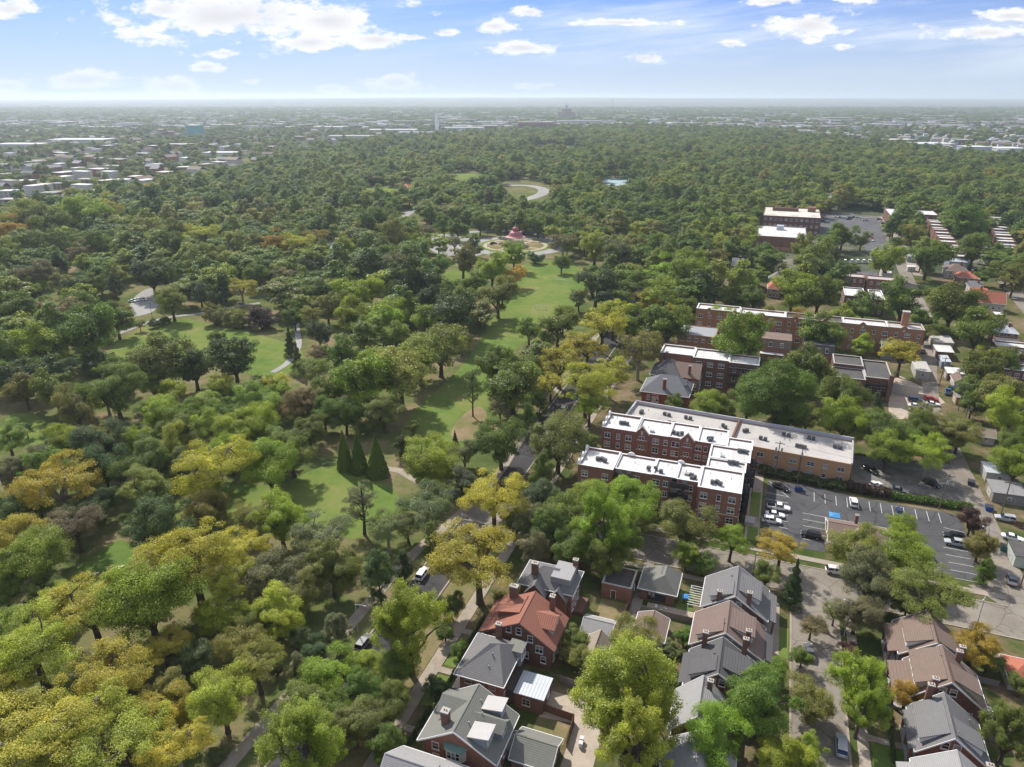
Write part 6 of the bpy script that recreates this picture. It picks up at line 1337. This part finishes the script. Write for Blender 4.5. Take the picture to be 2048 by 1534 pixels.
def build_mid():
    def F(label, r, h, wall, roof, nx, floors=2, **k): keep(*r); return flats(label, *r, h, wall, roof, nx, floors, **k)
    rs = F('long red brick school block with a flat pale roof beside the asphalt lot', (-10.5, 32, 600, 651), 13.4, BRICKD, mat('pale_stained_felt', (.62, .58, .50), .9, .12, .3, .1, col2=(.45, .40, .34)), 11, 3, fm=WOODW, cat='school', name='school_building', ww=1.9)
    MB().box(12, 18, 8, 14, 13.41, 17).build('stair_tower', BRICK, rs); MB().box(-15, 5, 6, 8, 13.41, 16).build('roof_storey', BRICKD, rs)
    rs = F('windowless brick gymnasium with a bright white roof in front of the school', (-13.5, 21, 530, 577), 9.2, BRICK, WHITER, 0, 1, coping=CONCW, cat='gymnasium', name='gymnasium')
    q = MB().box(-3, 2, 8, 13, 9.21, 12.4).build('roof_plant', METALR, rs); win_row(rs, '-y', -23.51, -16.6, -12.6, 1, (3, 7), 1.6, 2.4)
    for x in (-5, 1.5, 8, 14): MB().box(x - .2, x + .2, -23.75, -23.51, 0, 9).build('pilaster', BRICKD, rs)
    MB().box(-17, 17, -23.65, -23.51, .1, 2.6).build('stone_base', BRICKT, rs)
    hip_house('house with broad red-brown roofs and a round corner turret', -28, -15, 384, 404, 6, 9.8, BRICKR, SH_RB)
    o = building('turret', 'round brick turret with a conical roof at the red-brown-roofed house', 'turret', -15.5, 382); MB().tube((0, 0, 0), (0, 0, 7), 2.6, 2.6, 14).build('wall', BRICKR, o); MB().lathe([(3.1, 7.0), (0, 10.6)], n=14).build('roof', SH_RB, o)
    hip_house('small house with a steep bright red roof among the trees', .5, 7, 396, 408, 5, 8.6, BRICK, TILEP, 'y'); hip_house('house with a green-grey pointed roof behind the steep red one', .5, 8, 414, 426, 5, 9, BRICKD, SH_GG, 'y')
    hip_house('brick house with red roof beside the gymnasium', *fp(1475, 512, 1492, 514, 6, 14), 6, 9.5, BRICKR, SH_RB); hip_house('grey-roofed house below the gymnasium', *fp(1464, 530, 1484, 533, 6, 13), 6, 9.5, BRICKD, SH_G)
    F('white-roofed brick flats with dark rear porches, left of a matching pair', (36.8, 46.4, 380, 398), 8, BRICKD, WHITER, 3, coping=WOODW, left=3); F('white-roofed brick flats with dark rear porches, right of a matching pair', (48.4, 54.6, 377, 396.5), 8, BRICKD, WHITER, 2, coping=WOODW)
    F('grey-roofed brick terrace below the white vans', (33.5, 50, 428, 437), 7.2, BRICK, GREYR, 5); F('grey-roofed brick terrace with two red doors, right of its twin', (51, 65.5, 426, 435), 7.2, BRICK, GREYR, 4)
    F('small white block beside the vans', (62, 67, 455, 470), 5, STUCCO, WHITER, 1, 1); 
    for i, (a, b, w0, w1) in enumerate([(88, 99, 669, 714), (99.5, 109, 680, 716), (110, 126, 684, 714)]): F(['white-roofed brick block at the street corner beyond the school lot', 'white-roofed block, second from the corner beyond the school lot', 'wide white-roofed block, third from the corner beyond the school lot'][i], (a, b, w0, w1), 8.5, BRICKD, WHITER, 3)
    for i in range(13):
        t = i / 12; u0 = 104.8 + 10.6 * t; u1 = u0 + 10.8 - 2.2 * t; w0 = 512 + 150 * t
        F('narrow white-roofed brick row house in the straight row facing the far street', (u0, u1, w0, w0 + 9.2), 6.8 + .35 * (i % 3), BRICKD if i % 2 else BRICK, WHITER if i % 5 != 3 else GREYR, 2, name='row_house', cat='row house', group='white-roofed row houses in the first row')
    for i in range(13):
        t = i / 12; u0 = 139 + 27 * t; u1 = u0 + 11; w0 = 538 + 160 * t
        F('narrow white-roofed row house in the outer row beyond the street trees', (u0, u1, w0, w0 + 9.4), 6.8 + .35 * (i % 2), BRICKD, WHITER if i % 4 != 2 else METALR, 2, name='row_house', cat='row house', group='white-roofed row houses in the outer row')
    hip_house('house with an orange clay roof across the far street', 101.5, 111.5, 460, 472, 5, 7.5, BRICK, TILEP); hip_house('brown-roofed house behind the orange clay roof', *fp(1893, 538, 1938, 544, 5, 12), 4.6, 8, STUCCO, SH_RB); F('blue-grey metal-roofed shop behind the brown roof', fp(1898, 523, 1938, 528, 6, 14), 6, SIDING, METALR, 3)
    rt = building('gabled_house', 'house with an orange roof, white-trimmed dormer and pale front wall', 'house', 106, 410); keep(99, 113, 400, 420)
    H, r = gable_house(rt, -6, 6, -5, 5, 5, 9.4, 'x', STUCCO, TILEP, WOODW, .5); MB().extr([(-4.6, 6.0), (-2.2, 6.0), (-2.2, 8.0), (-3.4, 9.3), (-4.6, 8.0)], -4.6, -1, 'y').build('dormer', BRICKR, rt); window(rt, -3.4, -4.62, 7.2, '-y', .9, 1.3); win_row(rt, '-y', -5.01, -5, 5, 4, (2.4,), 1.1, 1.5)
    hip_house('low red-roofed house behind the orange dormered one', *fp(1950, 588, 1972, 593, 5, 12), 4.8, 7.6, BRICK, TILEP); hip_house('grey-roofed house beyond the low red roof', *fp(1943, 575, 1966, 578, 5, 12), 4.8, 7.6, STUCCO, SH_G)
    F('white-roofed flats in front of the orange dormered house', fp(1941, 634, 1985, 636, 6, 9), 6, BRICKD, WHITER, 4); F('brick flats with a white lantern roof beside the orange dormered house', fp(1988, 630, 2012, 634, 7, 8), 7, BRICKD, WHITER, 2); F('dark-roofed brick flats with white-framed paired windows', fp(1987, 648, 2026, 652, 6, 9), 6, BRICKD, DARKR, 4)
    hip_house('house with a pale metal hip roof among the flats by the alley', *fp(1988, 663, 2036, 668, 5, 10), 5, 7.2, BRICKD, METALR)
    for i, (a, b, c, d, lab, rf) in enumerate([(1993, 694, 2060, 699, 'white flat roof, topmost of three by the right edge', WHITER), (1991, 709, 2062, 715, 'white flat roof, middle of three by the right edge', WHITER), (2008, 740, 2064, 747, 'white flat roof, lowest of three by the right edge', WHITER), (2009, 727, 2060, 732, 'dark flat roof between two white ones by the right edge', DARKR), (1996, 684, 2046, 688, 'brown-topped brick flats above the three white roofs', DARKR)]):
        F(lab, fp(a, b, c, d, 6.5, 7.5), 6.5, BRICKD, rf, 3, coping=WOODW if rf is WHITER else None)
    k = 0
    for i in range(21):                              # the packed flats between the alley yards and the far street
        w0 = 256 + 10.4 * i; u0 = 97 + .02 * (w0 - 256); u1 = u0 + 17
        if any(u0 < b and u1 > a and w0 < d and w0 + 9.6 > c for a, b, c, d in FOOT): continue
        F('narrow flat-roofed brick flats packed in the row between alley yards and far street', (u0, u1, w0, w0 + 9.4), 6.2 + .5 * (i % 3), BRICKD if i % 2 else BRICK, [WHITER, WHITER, GREYR, DARKR, METALR][i % 5], 4, name='row_house', cat='row house', group='flats between the alley and the far street')
    # sheds and garages along the alley
    def G(label, r, h, wall, roof, pitched=None, axis='x'):
        u0, u1, w0, w1 = r; keep(*r, 1); rt = building('garage', label, 'garage', (u0 + u1) / 2, (w0 + w1) / 2); X, Y = (u1 - u0) / 2, (w1 - w0) / 2
        if pitched: gable_house(rt, -X, X, -Y, Y, h, pitched, axis, wall, roof, WOODW, .3)
        else:
            MB().box(-X, X, -Y, Y, 0, h).build('wall', wall, rt); b = MB(); b.extr([(-X - .25, h + .02), (X + .25, h + .25), (X + .25, h + .4), (-X - .25, h + .17)], -Y - .2, Y + .2, 'y'); b.build('roof', roof, rt)
        d = MB().box(-.05, .02, -min(Y, 2) + .3, min(Y, 2) - .3, 0, 2.1).build('garage_door', mat('garage_door_paint'), rt, (-X - .002, 0, 0)); MB().box(-.12, -.052, -.2, .2, .9, 1.0).build('door_handle', IRON, d); window(rt, 0, -Y - .01, h * .6, '-y', .9, .8, None, 1, False)
        return rt
    G('long shed with a pale blue metal roof beside the alley', (64.3, 70.8, 209.5, 216), 2.8, CONCW, METALR); G('grey shed with a worn felt roof below the pale blue one', (63.4, 71, 197.6, 205), 2.8, FG_, mat('worn_felt', (.24, .235, .23), .95, .2, .8, .15)); G('shed with white-green side wall at the right edge of the alley', (61.2, 68, 166.8, 173), 2.9, mat('pale_green_wall', (.46, .52, .42), .8, .15, 1), DARKR)
    G('small garage under trees above the alley sheds', fp(1955, 868, 1992, 874, 3, 6), 2.7, STUCCO, SH_TAN, 4.2); G('white-walled garage with dark roof, third up the alley', fp(1908, 757, 1936, 768, 3, 7), 2.8, STUCCO, SH_B, 4.4, 'y'); G('brown-roofed garage beside the pole, second up the alley', fp(1914, 794, 1960, 800, 3, 6), 2.8, BRICKB, mat('worn_felt'))
    G('garage with a bright white flat roof, fourth up the alley', fp(1896, 746, 1930, 750, 3, 7), 2.9, BRICKD, WHITER); G('dark garage with grey top, fifth up the alley', fp(1884, 722, 1902, 726, 3, 8), 2.9, SIDING, METALR); G('garage with a wide white flat roof near the row end', fp(1875, 704, 1907, 706, 3, 9), 3, BRICKD, WHITER); G('garage with clutter on its grey roof at the end of the long row', fp(1868, 684, 1907, 687, 3.2, 11), 3.1, STUCCO, GREYR)
    G('low grey garage with a flat roof above the small paved lot', fp(1832, 740, 1862, 748, 3, 12), 3, CONCW, GREYR)
    G('big-house rear wing with blue-grey roof under the yellow tree', fp(1765, 688, 1790, 694, 6, 8), 5.4, SIDING, SH_G, 7.5)
    G('grey awning-roofed shed beside the school street', fp(1816, 512, 1836, 514, 4, 8), 3.6, SIDING, METALR); G('white shed roof below the grey awning roof', fp(1816, 533, 1832, 535, 3, 5), 2.8, STUCCO, WHITER)
    hip_house('large tan-roofed brick house with tall chimneys beyond the row houses', *fp(1994, 409, 2032, 412, 8, 22), 8, 11.5, BRICKD, SH_TAN); hip_house('white house with a square turret at the park edge', *fp(1345, 413, 1364, 414, 8, 16), 8, 11, STUCCO, SH_G); hip_house('pale-roofed house among trees above the school', *fp(1646, 392, 1664, 394, 7, 14), 6, 9.5, STUCCO, SH_LG)
    hip_house('small red-roofed park shelter among trees left of the bandstand', *fp(797, 374, 818, 374, 5, 14), 4.5, 8, STUCCO, TILEP)
FG_ = mat('shed_boards', (.25, .23, .20), .95, .2, 1.5, kind=('X', .3, .3))
def far_block(name, label, px, by, wpx, h, depth, wall, roof, group=None, cat='building', bands=0):
    x, y = at(px, by); Wm = wpx * dep(px, by) / F_PX; rt = empty(name, (x, y, 0), -A * 0, label, cat, group)
    MB().box(-Wm / 2, Wm / 2, 0, depth, 0, h).build('wall', wall, rt); MB().box(-Wm / 2 - .4, Wm / 2 + .4, -.4, depth + .4, h + .01, h + .7).build('roof', roof, rt)
    if bands:
        for i in range(bands):
            z = h * (i + .5) / bands; b = MB(); n = max(3, int(Wm / 9))
            for k in range(n): c = -Wm / 2 + Wm * (k + .5) / n; b.box(c - Wm / n * .3, c + Wm / n * .3, -.25, -.01, z - 1, z + 1)
            b.build('window_band', GLASS, rt)
    FARK.append((x, y, Wm / 2 + 10, depth)); return rt
FARK = []
PALEW = mat('far_pale_wall', (.55, .54, .52), .9, .1, .05); TEAL = mat('teal_cladding', (.10, .38, .38), .7, .05, .05); PINKB = mat('pinkish_brick', (.36, .24, .19), .9, .1, .05)
def build_far():
    x, y = at(874.5, 268); o = empty('chimney_tower', (x, y, 0), 0, 'tall white chimney tower standing alone among low white works', 'tower')
    MB().lathe([(5.6, 0), (5.0, 30), (4.6, 56), (4.9, 56.1), (4.9, 58), (4.2, 58)], n=16).build('shaft', mat('tower_white', (.88, .87, .84), .8, .04, .1), o); MB().lathe([(4.0, 57.8), (4.0, 58.6), (0, 58.6)], n=16).build('cap', CONCW, o)
    x, y = at(1133, 239); o = empty('hospital_block', (x, y, 0), 0, 'big stepped pinkish block with a pale cupola on the far rise', 'building')
    MB().box(-42, 42, 0, 40, 0, 34).build('wall', PINKB, o); MB().box(-22, 22, 4, 34, 34.1, 48).build('upper_wall', PINKB, o); c = MB().box(-7, 7, 8, 22, 48.1, 58); c.build('cupola_base', PALEW, o); MB().lathe([(7, 58.1), (6, 64), (1.5, 69), (.6, 78)], 0, 15, 12).build('cupola', PALEW, o)
    for z in (6, 13, 20, 27, 38, 44): 
        b = MB(); w_ = 40 if z < 34 else 20; yy = -.4 if z < 34 else 3.6
        for k in range(12): cx = -w_ + 2 * w_ * (k + .5) / 12; b.box(cx - 1.6, cx + 1.6, yy, yy + .39, z - 1.4, z + 1.4)
        b.build('window_band', GLASS, o)
    FARK.append((x, y, 50, 60))
    o = empty('radio_mast', (*at(1223, 236), 0), 0, 'thin radio mast right of the cupola block', 'mast'); MB().tube((0, 0, 0), (0, 0, 95), 1.2, .5, 6).build('mast_pole', GREYM, o)
    o = empty('church_spire', (*at(1236, 262), 0), 0, 'thin white spire above the dark wood', 'spire'); MB().lathe([(3.4, 0), (3.2, 16), (2.2, 17), (0, 36)], n=8).build('spire', PALEW, o); MB().box(-5, 5, 4, 22, 0, 11).build('nave', PALEW, o)
    far_block('works_hall', 'long white-roofed works hall just left of the chimney tower', 785, 266, 95, 9, 50, PALEW, WHITER, bands=1); far_block('works_hall', 'white works hall directly right of the chimney tower', 925, 262, 85, 10, 45, PALEW, WHITER, bands=1); far_block('works_hall', 'low white shed in front of the chimney tower', 832, 270, 70, 7, 30, PALEW, METALR)
    far_block('works_hall', 'pale warehouse far left of the chimney tower, near the treeline', 700, 278, 90, 7, 40, PALEW, GREYR); far_block('far_school', 'long red brick block of three storeys far beyond the park', 1072, 263, 72, 27, 40, BRICK, GREYR, bands=3); far_block('far_school', 'pale low block behind the far red brick one', 1160, 252, 90, 18, 40, PALEW, GREYR, bands=2)
    far_block('office_block', 'teal-clad square block in the hazy town on the left', 386, 275, 24, 30, 40, TEAL, PALEW); far_block('warehouse', 'very long pale warehouse roof on the far left', 152, 287, 112, 8, 60, PALEW, WHITER); far_block('warehouse', 'white warehouse cut by the left edge', 30, 297, 90, 8, 50, PALEW, WHITER); far_block('warehouse', 'pale hall left of centre below the teal block', 440, 314, 66, 7, 30, PALEW, WHITER); far_block('warehouse', 'grey long hall above the pale one', 355, 298, 50, 9, 30, BRICKB, GREYR, bands=1)
    far_block('warehouse', 'long white shed roofs at the upper right', 1850, 296, 120, 8, 60, PALEW, WHITER, bands=1); far_block('warehouse', 'bluish-white tall hall at the upper right', 1958, 309, 46, 13, 40, mat('bluish_wall', (.40, .48, .60), .8, .05, .05), WHITER); far_block('warehouse', 'white hall cut by the right edge', 2025, 306, 60, 8, 50, PALEW, WHITER); far_block('warehouse', 'pale hall left of the long white shed roofs', 1800, 286, 60, 7, 40, BRICKB, WHITER); far_block('warehouse', 'long pale store right of the far straight street', 1600, 266, 58, 7, 40, PALEW, GREYR); far_block('warehouse', 'white block on the far right slope above the wood', 1556, 247, 30, 9, 40, PALEW, WHITER)
    far_block('warehouse', 'low white works in the hazy centre, above the treeline', 985, 248, 60, 9, 40, PALEW, WHITER)
    band('far_street', pxp([(1655, 279), (1657, 262), (1659, 250), (1660, 243)]), 16, .3, PARKR)
    # terrace blocks at the left town edge
    rng = random.Random(8)
    for i, (px, by, wpx, h) in enumerate([(14, 396, 40, 8), (22, 412, 60, 7), (10, 430, 50, 7), (60, 385, 30, 7), (98, 399, 44, 7.5), (140, 404, 40, 7.5), (192, 395, 34, 8), (216, 393, 34, 8), (240, 390, 34, 8), (264, 387, 24, 8), (262, 405, 36, 7), (108, 420, 46, 7), (243, 370, 40, 7), (170, 369, 40, 7), (115, 378, 30, 7), (330, 380, 26, 7), (440, 376, 24, 7), (48, 372, 40, 7), (480, 352, 30, 7), (545, 345, 44, 7), (365, 345, 30, 8), (225, 342, 40, 8)]):
        far_block('terrace_block', 'pale flat-roofed terrace block among trees at the left town edge', px, by, wpx * .72, h - 1.2, 12, BRICKD if i % 3 else PALEW, WHITER if i % 5 in (0, 2) else (GREYR if i % 2 else SH_LG), 'terrace blocks at the left town edge', 'terrace', bands=2 if by > 360 else 0)
    # small houses of the hazy town, one by one as far as they show
    def house(px, by, lab, gr, k):
        x, y = at(px, by)
        if any(abs(x - a) < r + 8 and -12 < y - b < d + 12 for a, b, r, d in FARK): return
        Wm = k.uniform(12, 26); o = empty('town_house', (x, y, 0), -A + (pi / 2 if k.random() < .5 else 0), lab, 'house', gr); h = k.uniform(6.5, 10.5); dd = k.uniform(9, 16)
        MB().box(-Wm / 2, Wm / 2, -dd / 2, dd / 2, 0, h).build('wall', k.choice([BRICKD, PALEW, BRICK, PALEW, STUCCO]), o)
        if k.random() < .5: MB().box(-Wm / 2 - .3, Wm / 2 + .3, -dd / 2 - .3, dd / 2 + .3, h + .01, h + .5).build('roof', k.choice([WHITER, WHITER, GREYR, METALR]), o)
        else:
            b = MB(); slab_gable(b, -dd / 2, dd / 2, -Wm / 2, Wm / 2, h, h + 3.2, .5, 'x'); b.build('roof', k.choice([SH_G, SH_LG, SH_B, SH_TAN, SH_LG]), o)
        FARK.append((x, y, Wm / 2 + 3, dd))
    for i in range(150):
        py = 262 + 130 * rng.random() ** 1.3; lim = np.interp(py, [262, 290, 330, 385, 430], [1050, 740, 560, 330, 0]); px = rng.uniform(0, lim)
        house(px, py, 'small house of the hazy town on the left, beyond the park', 'houses of the left town', rng)
    for i in range(210):
        py = 240 + 72 * rng.random(); x0 = np.interp(py, [240, 250, 270, 290, 312], [1330, 1340, 1560, 1720, 1900]); px = rng.uniform(x0, 2048)
        house(px, py, 'small house of the hazy town on the upper right', 'houses of the right town', rng)
    b = MB(); mats_ = [PALEW, WHITER, SH_LG, BRICKD]
    for i in range(1300):
        py = 212 + 48 * rng.random() ** .8; px = rng.uniform(-60, 2110); x, y = at(px, py); s = rng.uniform(8, 24); d = rng.uniform(8, 18); h = rng.uniform(8, 13)
        if rng.random() < .08: s *= 3; d *= 2
        b.k = 0 if rng.random() < .6 else 3; b.box(x - s, x + s, y - d, y + d, 0, h); b.k = rng.choice([1, 2, 2, 2]); b.box(x - s - .5, x + s + .5, y - d - .5, y + d + .5, h + .05, h + .8); FARK.append((x, y - d, s + 6, d * 2)) if i % 4 == 0 else None
    o = b.build('distant_rooftops', mats_); o['kind'] = 'stuff'
def build_woods():
    rng = np.random.default_rng(3)
    P = []
    y = 250.0
    while y < 7500:
        s = 13.2 + max(0, y - 560) * .0064
        n = int((y * .80 + 60) * 2 / s); x = (np.arange(n) + rng.uniform(0, 1, n)) * s - (y * .80 + 60)
        P.append(np.stack([x, y + rng.uniform(-.6, .6, n) * s, np.full(n, s)], 1)); y += s * .92
    P = np.concatenate(P); x, y, s = P.T
    d = y * cos(PITCH) + CAM_H * sin(PITCH); px = 1024 + F_PX * x / d; py = 767 - F_PX * (y * sin(PITCH) - CAM_H * cos(PITCH)) / d
    u = x * cos(A) - y * sin(A); w_ = x * sin(A) + y * cos(A)
    ok = np.ones(len(x), bool)
    ok &= ~((w_ < 340) & (u > -75) & (u < 74)) & ~((w_ < 470) & (u > 60) & (u < 140) & ~((u > 77) & (u < 95) & (w_ > 250))) & (y > 260)          # the near part is planted tree by tree
    ok &= ~((u > 36) & (u < 82) & (w_ < 715)) & ~((u > 103) & (u < 128) & (w_ > 470) & (w_ < 680)) & ~((u > 132) & (u < 182) & (w_ > 530) & (w_ < 715) & (np.abs(u - (139 + 27 * (w_ - 538) / 160) - 5.5) < 8))
    for a, b, c, e in FOOT: ok &= ~((u > a) & (u < b) & (w_ > c) & (w_ < e))
    for a, b, c, e in OPEN + [(985, 428, 34, 14), (1062, 402, 50, 30), (930, 366, 46, 22), (1228, 382, 34, 24), (765, 395, 40, 24), (655, 500, 30, 28), (815, 445, 24, 24), (808, 385, 26, 20), (1110, 300, 60, 10), (1350, 420, 22, 18), (1655, 402, 20, 16), (1657, 262, 6, 20), (905, 480, 60, 30)]: ok &= ~(((px - a) / c) ** 2 + ((py - b) / e) ** 2 < 1)
    T = np.array(TREE_AT); near = np.where((y < 900) & ok)[0]
    for i in near:
        if (((T[:, 0] - x[i]) ** 2 + (T[:, 1] - y[i]) ** 2) < (T[:, 2] * .95 + 4) ** 2).any(): ok[i] = False
    lim = np.interp(py, [200, 262, 290, 330, 385, 430, 460], [1100, 1060, 740, 560, 330, 0, -200])
    left = (px < lim); right = (py < 330) & (px > np.interp(py, [200, 250, 270, 290, 312, 330], [1200, 1330, 1560, 1720, 1900, 2060])); far = py < 258
    blot = np.sin(x * .011 + 1.3 * np.sin(y * .006)) * np.sin(y * .0047 + 2 * np.sin(x * .004)) ; tn = (left | right | far); dens = np.where(left | right, .42 + .2 * blot, 1.0); dens = np.where(far, .62 + .3 * blot + .2 * (y > 3000), dens); dens = np.where(right & (y < 3200), .4 + .15 * blot, dens)
    dens = np.where(y < 480, .8, dens)
    ok &= rng.random(len(x)) < dens
    F_ = np.array(FARK)
    idx = np.where(ok)[0]
    for k in range(0, len(F_)):
        a, b, r, dd = F_[k]; hit = (np.abs(x[idx] - a) < r) & (y[idx] - b > -min(90, max(10, (b - 550) * .07))) & (y[idx] - b < dd + 2); ok[idx[hit]] = False
    x, y, s = x[ok], y[ok], s[ok]; n = len(x); town = np.where(tn[ok], .72, 1.0)
    # what one far tree looks like
    m = D.materials.new('far_leaf'); m.use_nodes = True; t = NB(m.node_tree); t.t.nodes.clear(); o = t.n('ShaderNodeOutputMaterial')
    at_ = t.n('ShaderNodeAttribute', attribute_name='v'); sp_ = t.n('ShaderNodeSeparateColor'); t.put(sp_.inputs[0], at_.outputs['Color']); rnd = t.n('ShaderNodeObjectInfo').outputs['Random']
    loc = t.n('ShaderNodeObjectInfo').outputs['Location']; stand = t.noise(loc, .011, 2, .5); rnd = t.m('ADD', t.m('MULTIPLY', rnd, .62), t.m('MULTIPLY', t.smooth(stand, .3, .72), .38))
    c = t.ramp(rnd, [(.05, (.085, .135, .044)), (.22, (.135, .205, .046)), (.36, (.20, .275, .058)), (.48, (.14, .215, .05)), (.6, (.24, .275, .062)), (.7, (.30, .355, .056)), (.8, (.20, .235, .085)), (.92, (.34, .29, .07))])
    c = t.mix(sp_.outputs[1], c, t.mix(1.0, c, (1.22, 1.14, .7, 1), 'MULTIPLY')); v = t.n('ShaderNodeVectorMath', operation='SCALE'); t.put(v.inputs[0], c); t.put(v.inputs['Scale'], sp_.outputs[0]); finish_leaf(t, o, v.outputs[0])
    pc = D.collections.new('far_tree_kinds'); import bmesh
    for k in range(6):
        form = 'bbobtb'[k]; cm = crown_mesh(form, 900 + k, 6500, .052, .3); cm.materials.clear(); cm.materials.append(m); cm.materials.append(BARK)
        b = bmesh.new(); b.from_mesh(cm); n0 = len(b.faces); b.from_mesh(MB().tube((0, 0, -.1), (0, 0, .9), .06, .05, 6).mesh('t', BARK)); b.faces.ensure_lookup_table()
        for f in b.faces[n0:]: f.material_index = 1
        b.to_mesh(cm); b.free(); pc.objects.link(D.objects.new('far_tree_%d' % k, cm))
    me = D.meshes.new('woodland'); me.from_pydata(np.stack([x, y, np.zeros(n)], 1).tolist(), [], [])
    sz = s * np.clip(rng.lognormal(-.5, .22, n), .4, .95) * town; sc_ = np.stack([sz, sz, np.minimum(sz, 7.6 * np.where(town < 1, .72, 1)) * rng.uniform(.78, 1.12, n)], 1)
    a = me.attributes.new('scl', 'FLOAT_VECTOR', 'POINT'); a.data.foreach_set('vector', sc_.astype(np.float32).ravel())
    a = me.attributes.new('turn', 'FLOAT', 'POINT'); a.data.foreach_set('value', rng.uniform(0, 6.28, n).astype(np.float32))
    a = me.attributes.new('pick', 'INT', 'POINT'); a.data.foreach_set('value', rng.integers(0, 6, n).astype(np.int32))
    wo = link('woodland', me); wo['kind'] = 'stuff'
    g = D.node_groups.new('scatter', 'GeometryNodeTree'); g.interface.new_socket('Geometry', in_out='INPUT', socket_type='NodeSocketGeometry'); g.interface.new_socket('Geometry', in_out='OUTPUT', socket_type='NodeSocketGeometry')
    gn = NB(g); gi = gn.n('NodeGroupInput'); go = gn.n('NodeGroupOutput'); ip = gn.n('GeometryNodeInstanceOnPoints'); ci = gn.n('GeometryNodeCollectionInfo')
    ci.inputs['Collection'].default_value = pc; ci.inputs['Separate Children'].default_value = True; ci.inputs['Reset Children'].default_value = True
    def na(nm, ty): q = gn.n('GeometryNodeInputNamedAttribute', data_type=ty); q.inputs['Name'].default_value = nm; return q.outputs['Attribute']
    cx = gn.n('ShaderNodeCombineXYZ'); g.links.new(na('turn', 'FLOAT'), cx.inputs[2])
    g.links.new(gi.outputs[0], ip.inputs['Points']); g.links.new(ci.outputs[0], ip.inputs['Instance']); ip.inputs['Pick Instance'].default_value = True
    g.links.new(na('pick', 'INT'), ip.inputs['Instance Index']); g.links.new(cx.outputs[0], ip.inputs['Rotation']); g.links.new(na('scl', 'FLOAT_VECTOR'), ip.inputs['Scale']); g.links.new(ip.outputs[0], go.inputs[0])
    md = wo.modifiers.new('scatter', 'NODES'); md.node_group = g
    print('woodland trees', n)
build_mid()
build_far()
build_woods()
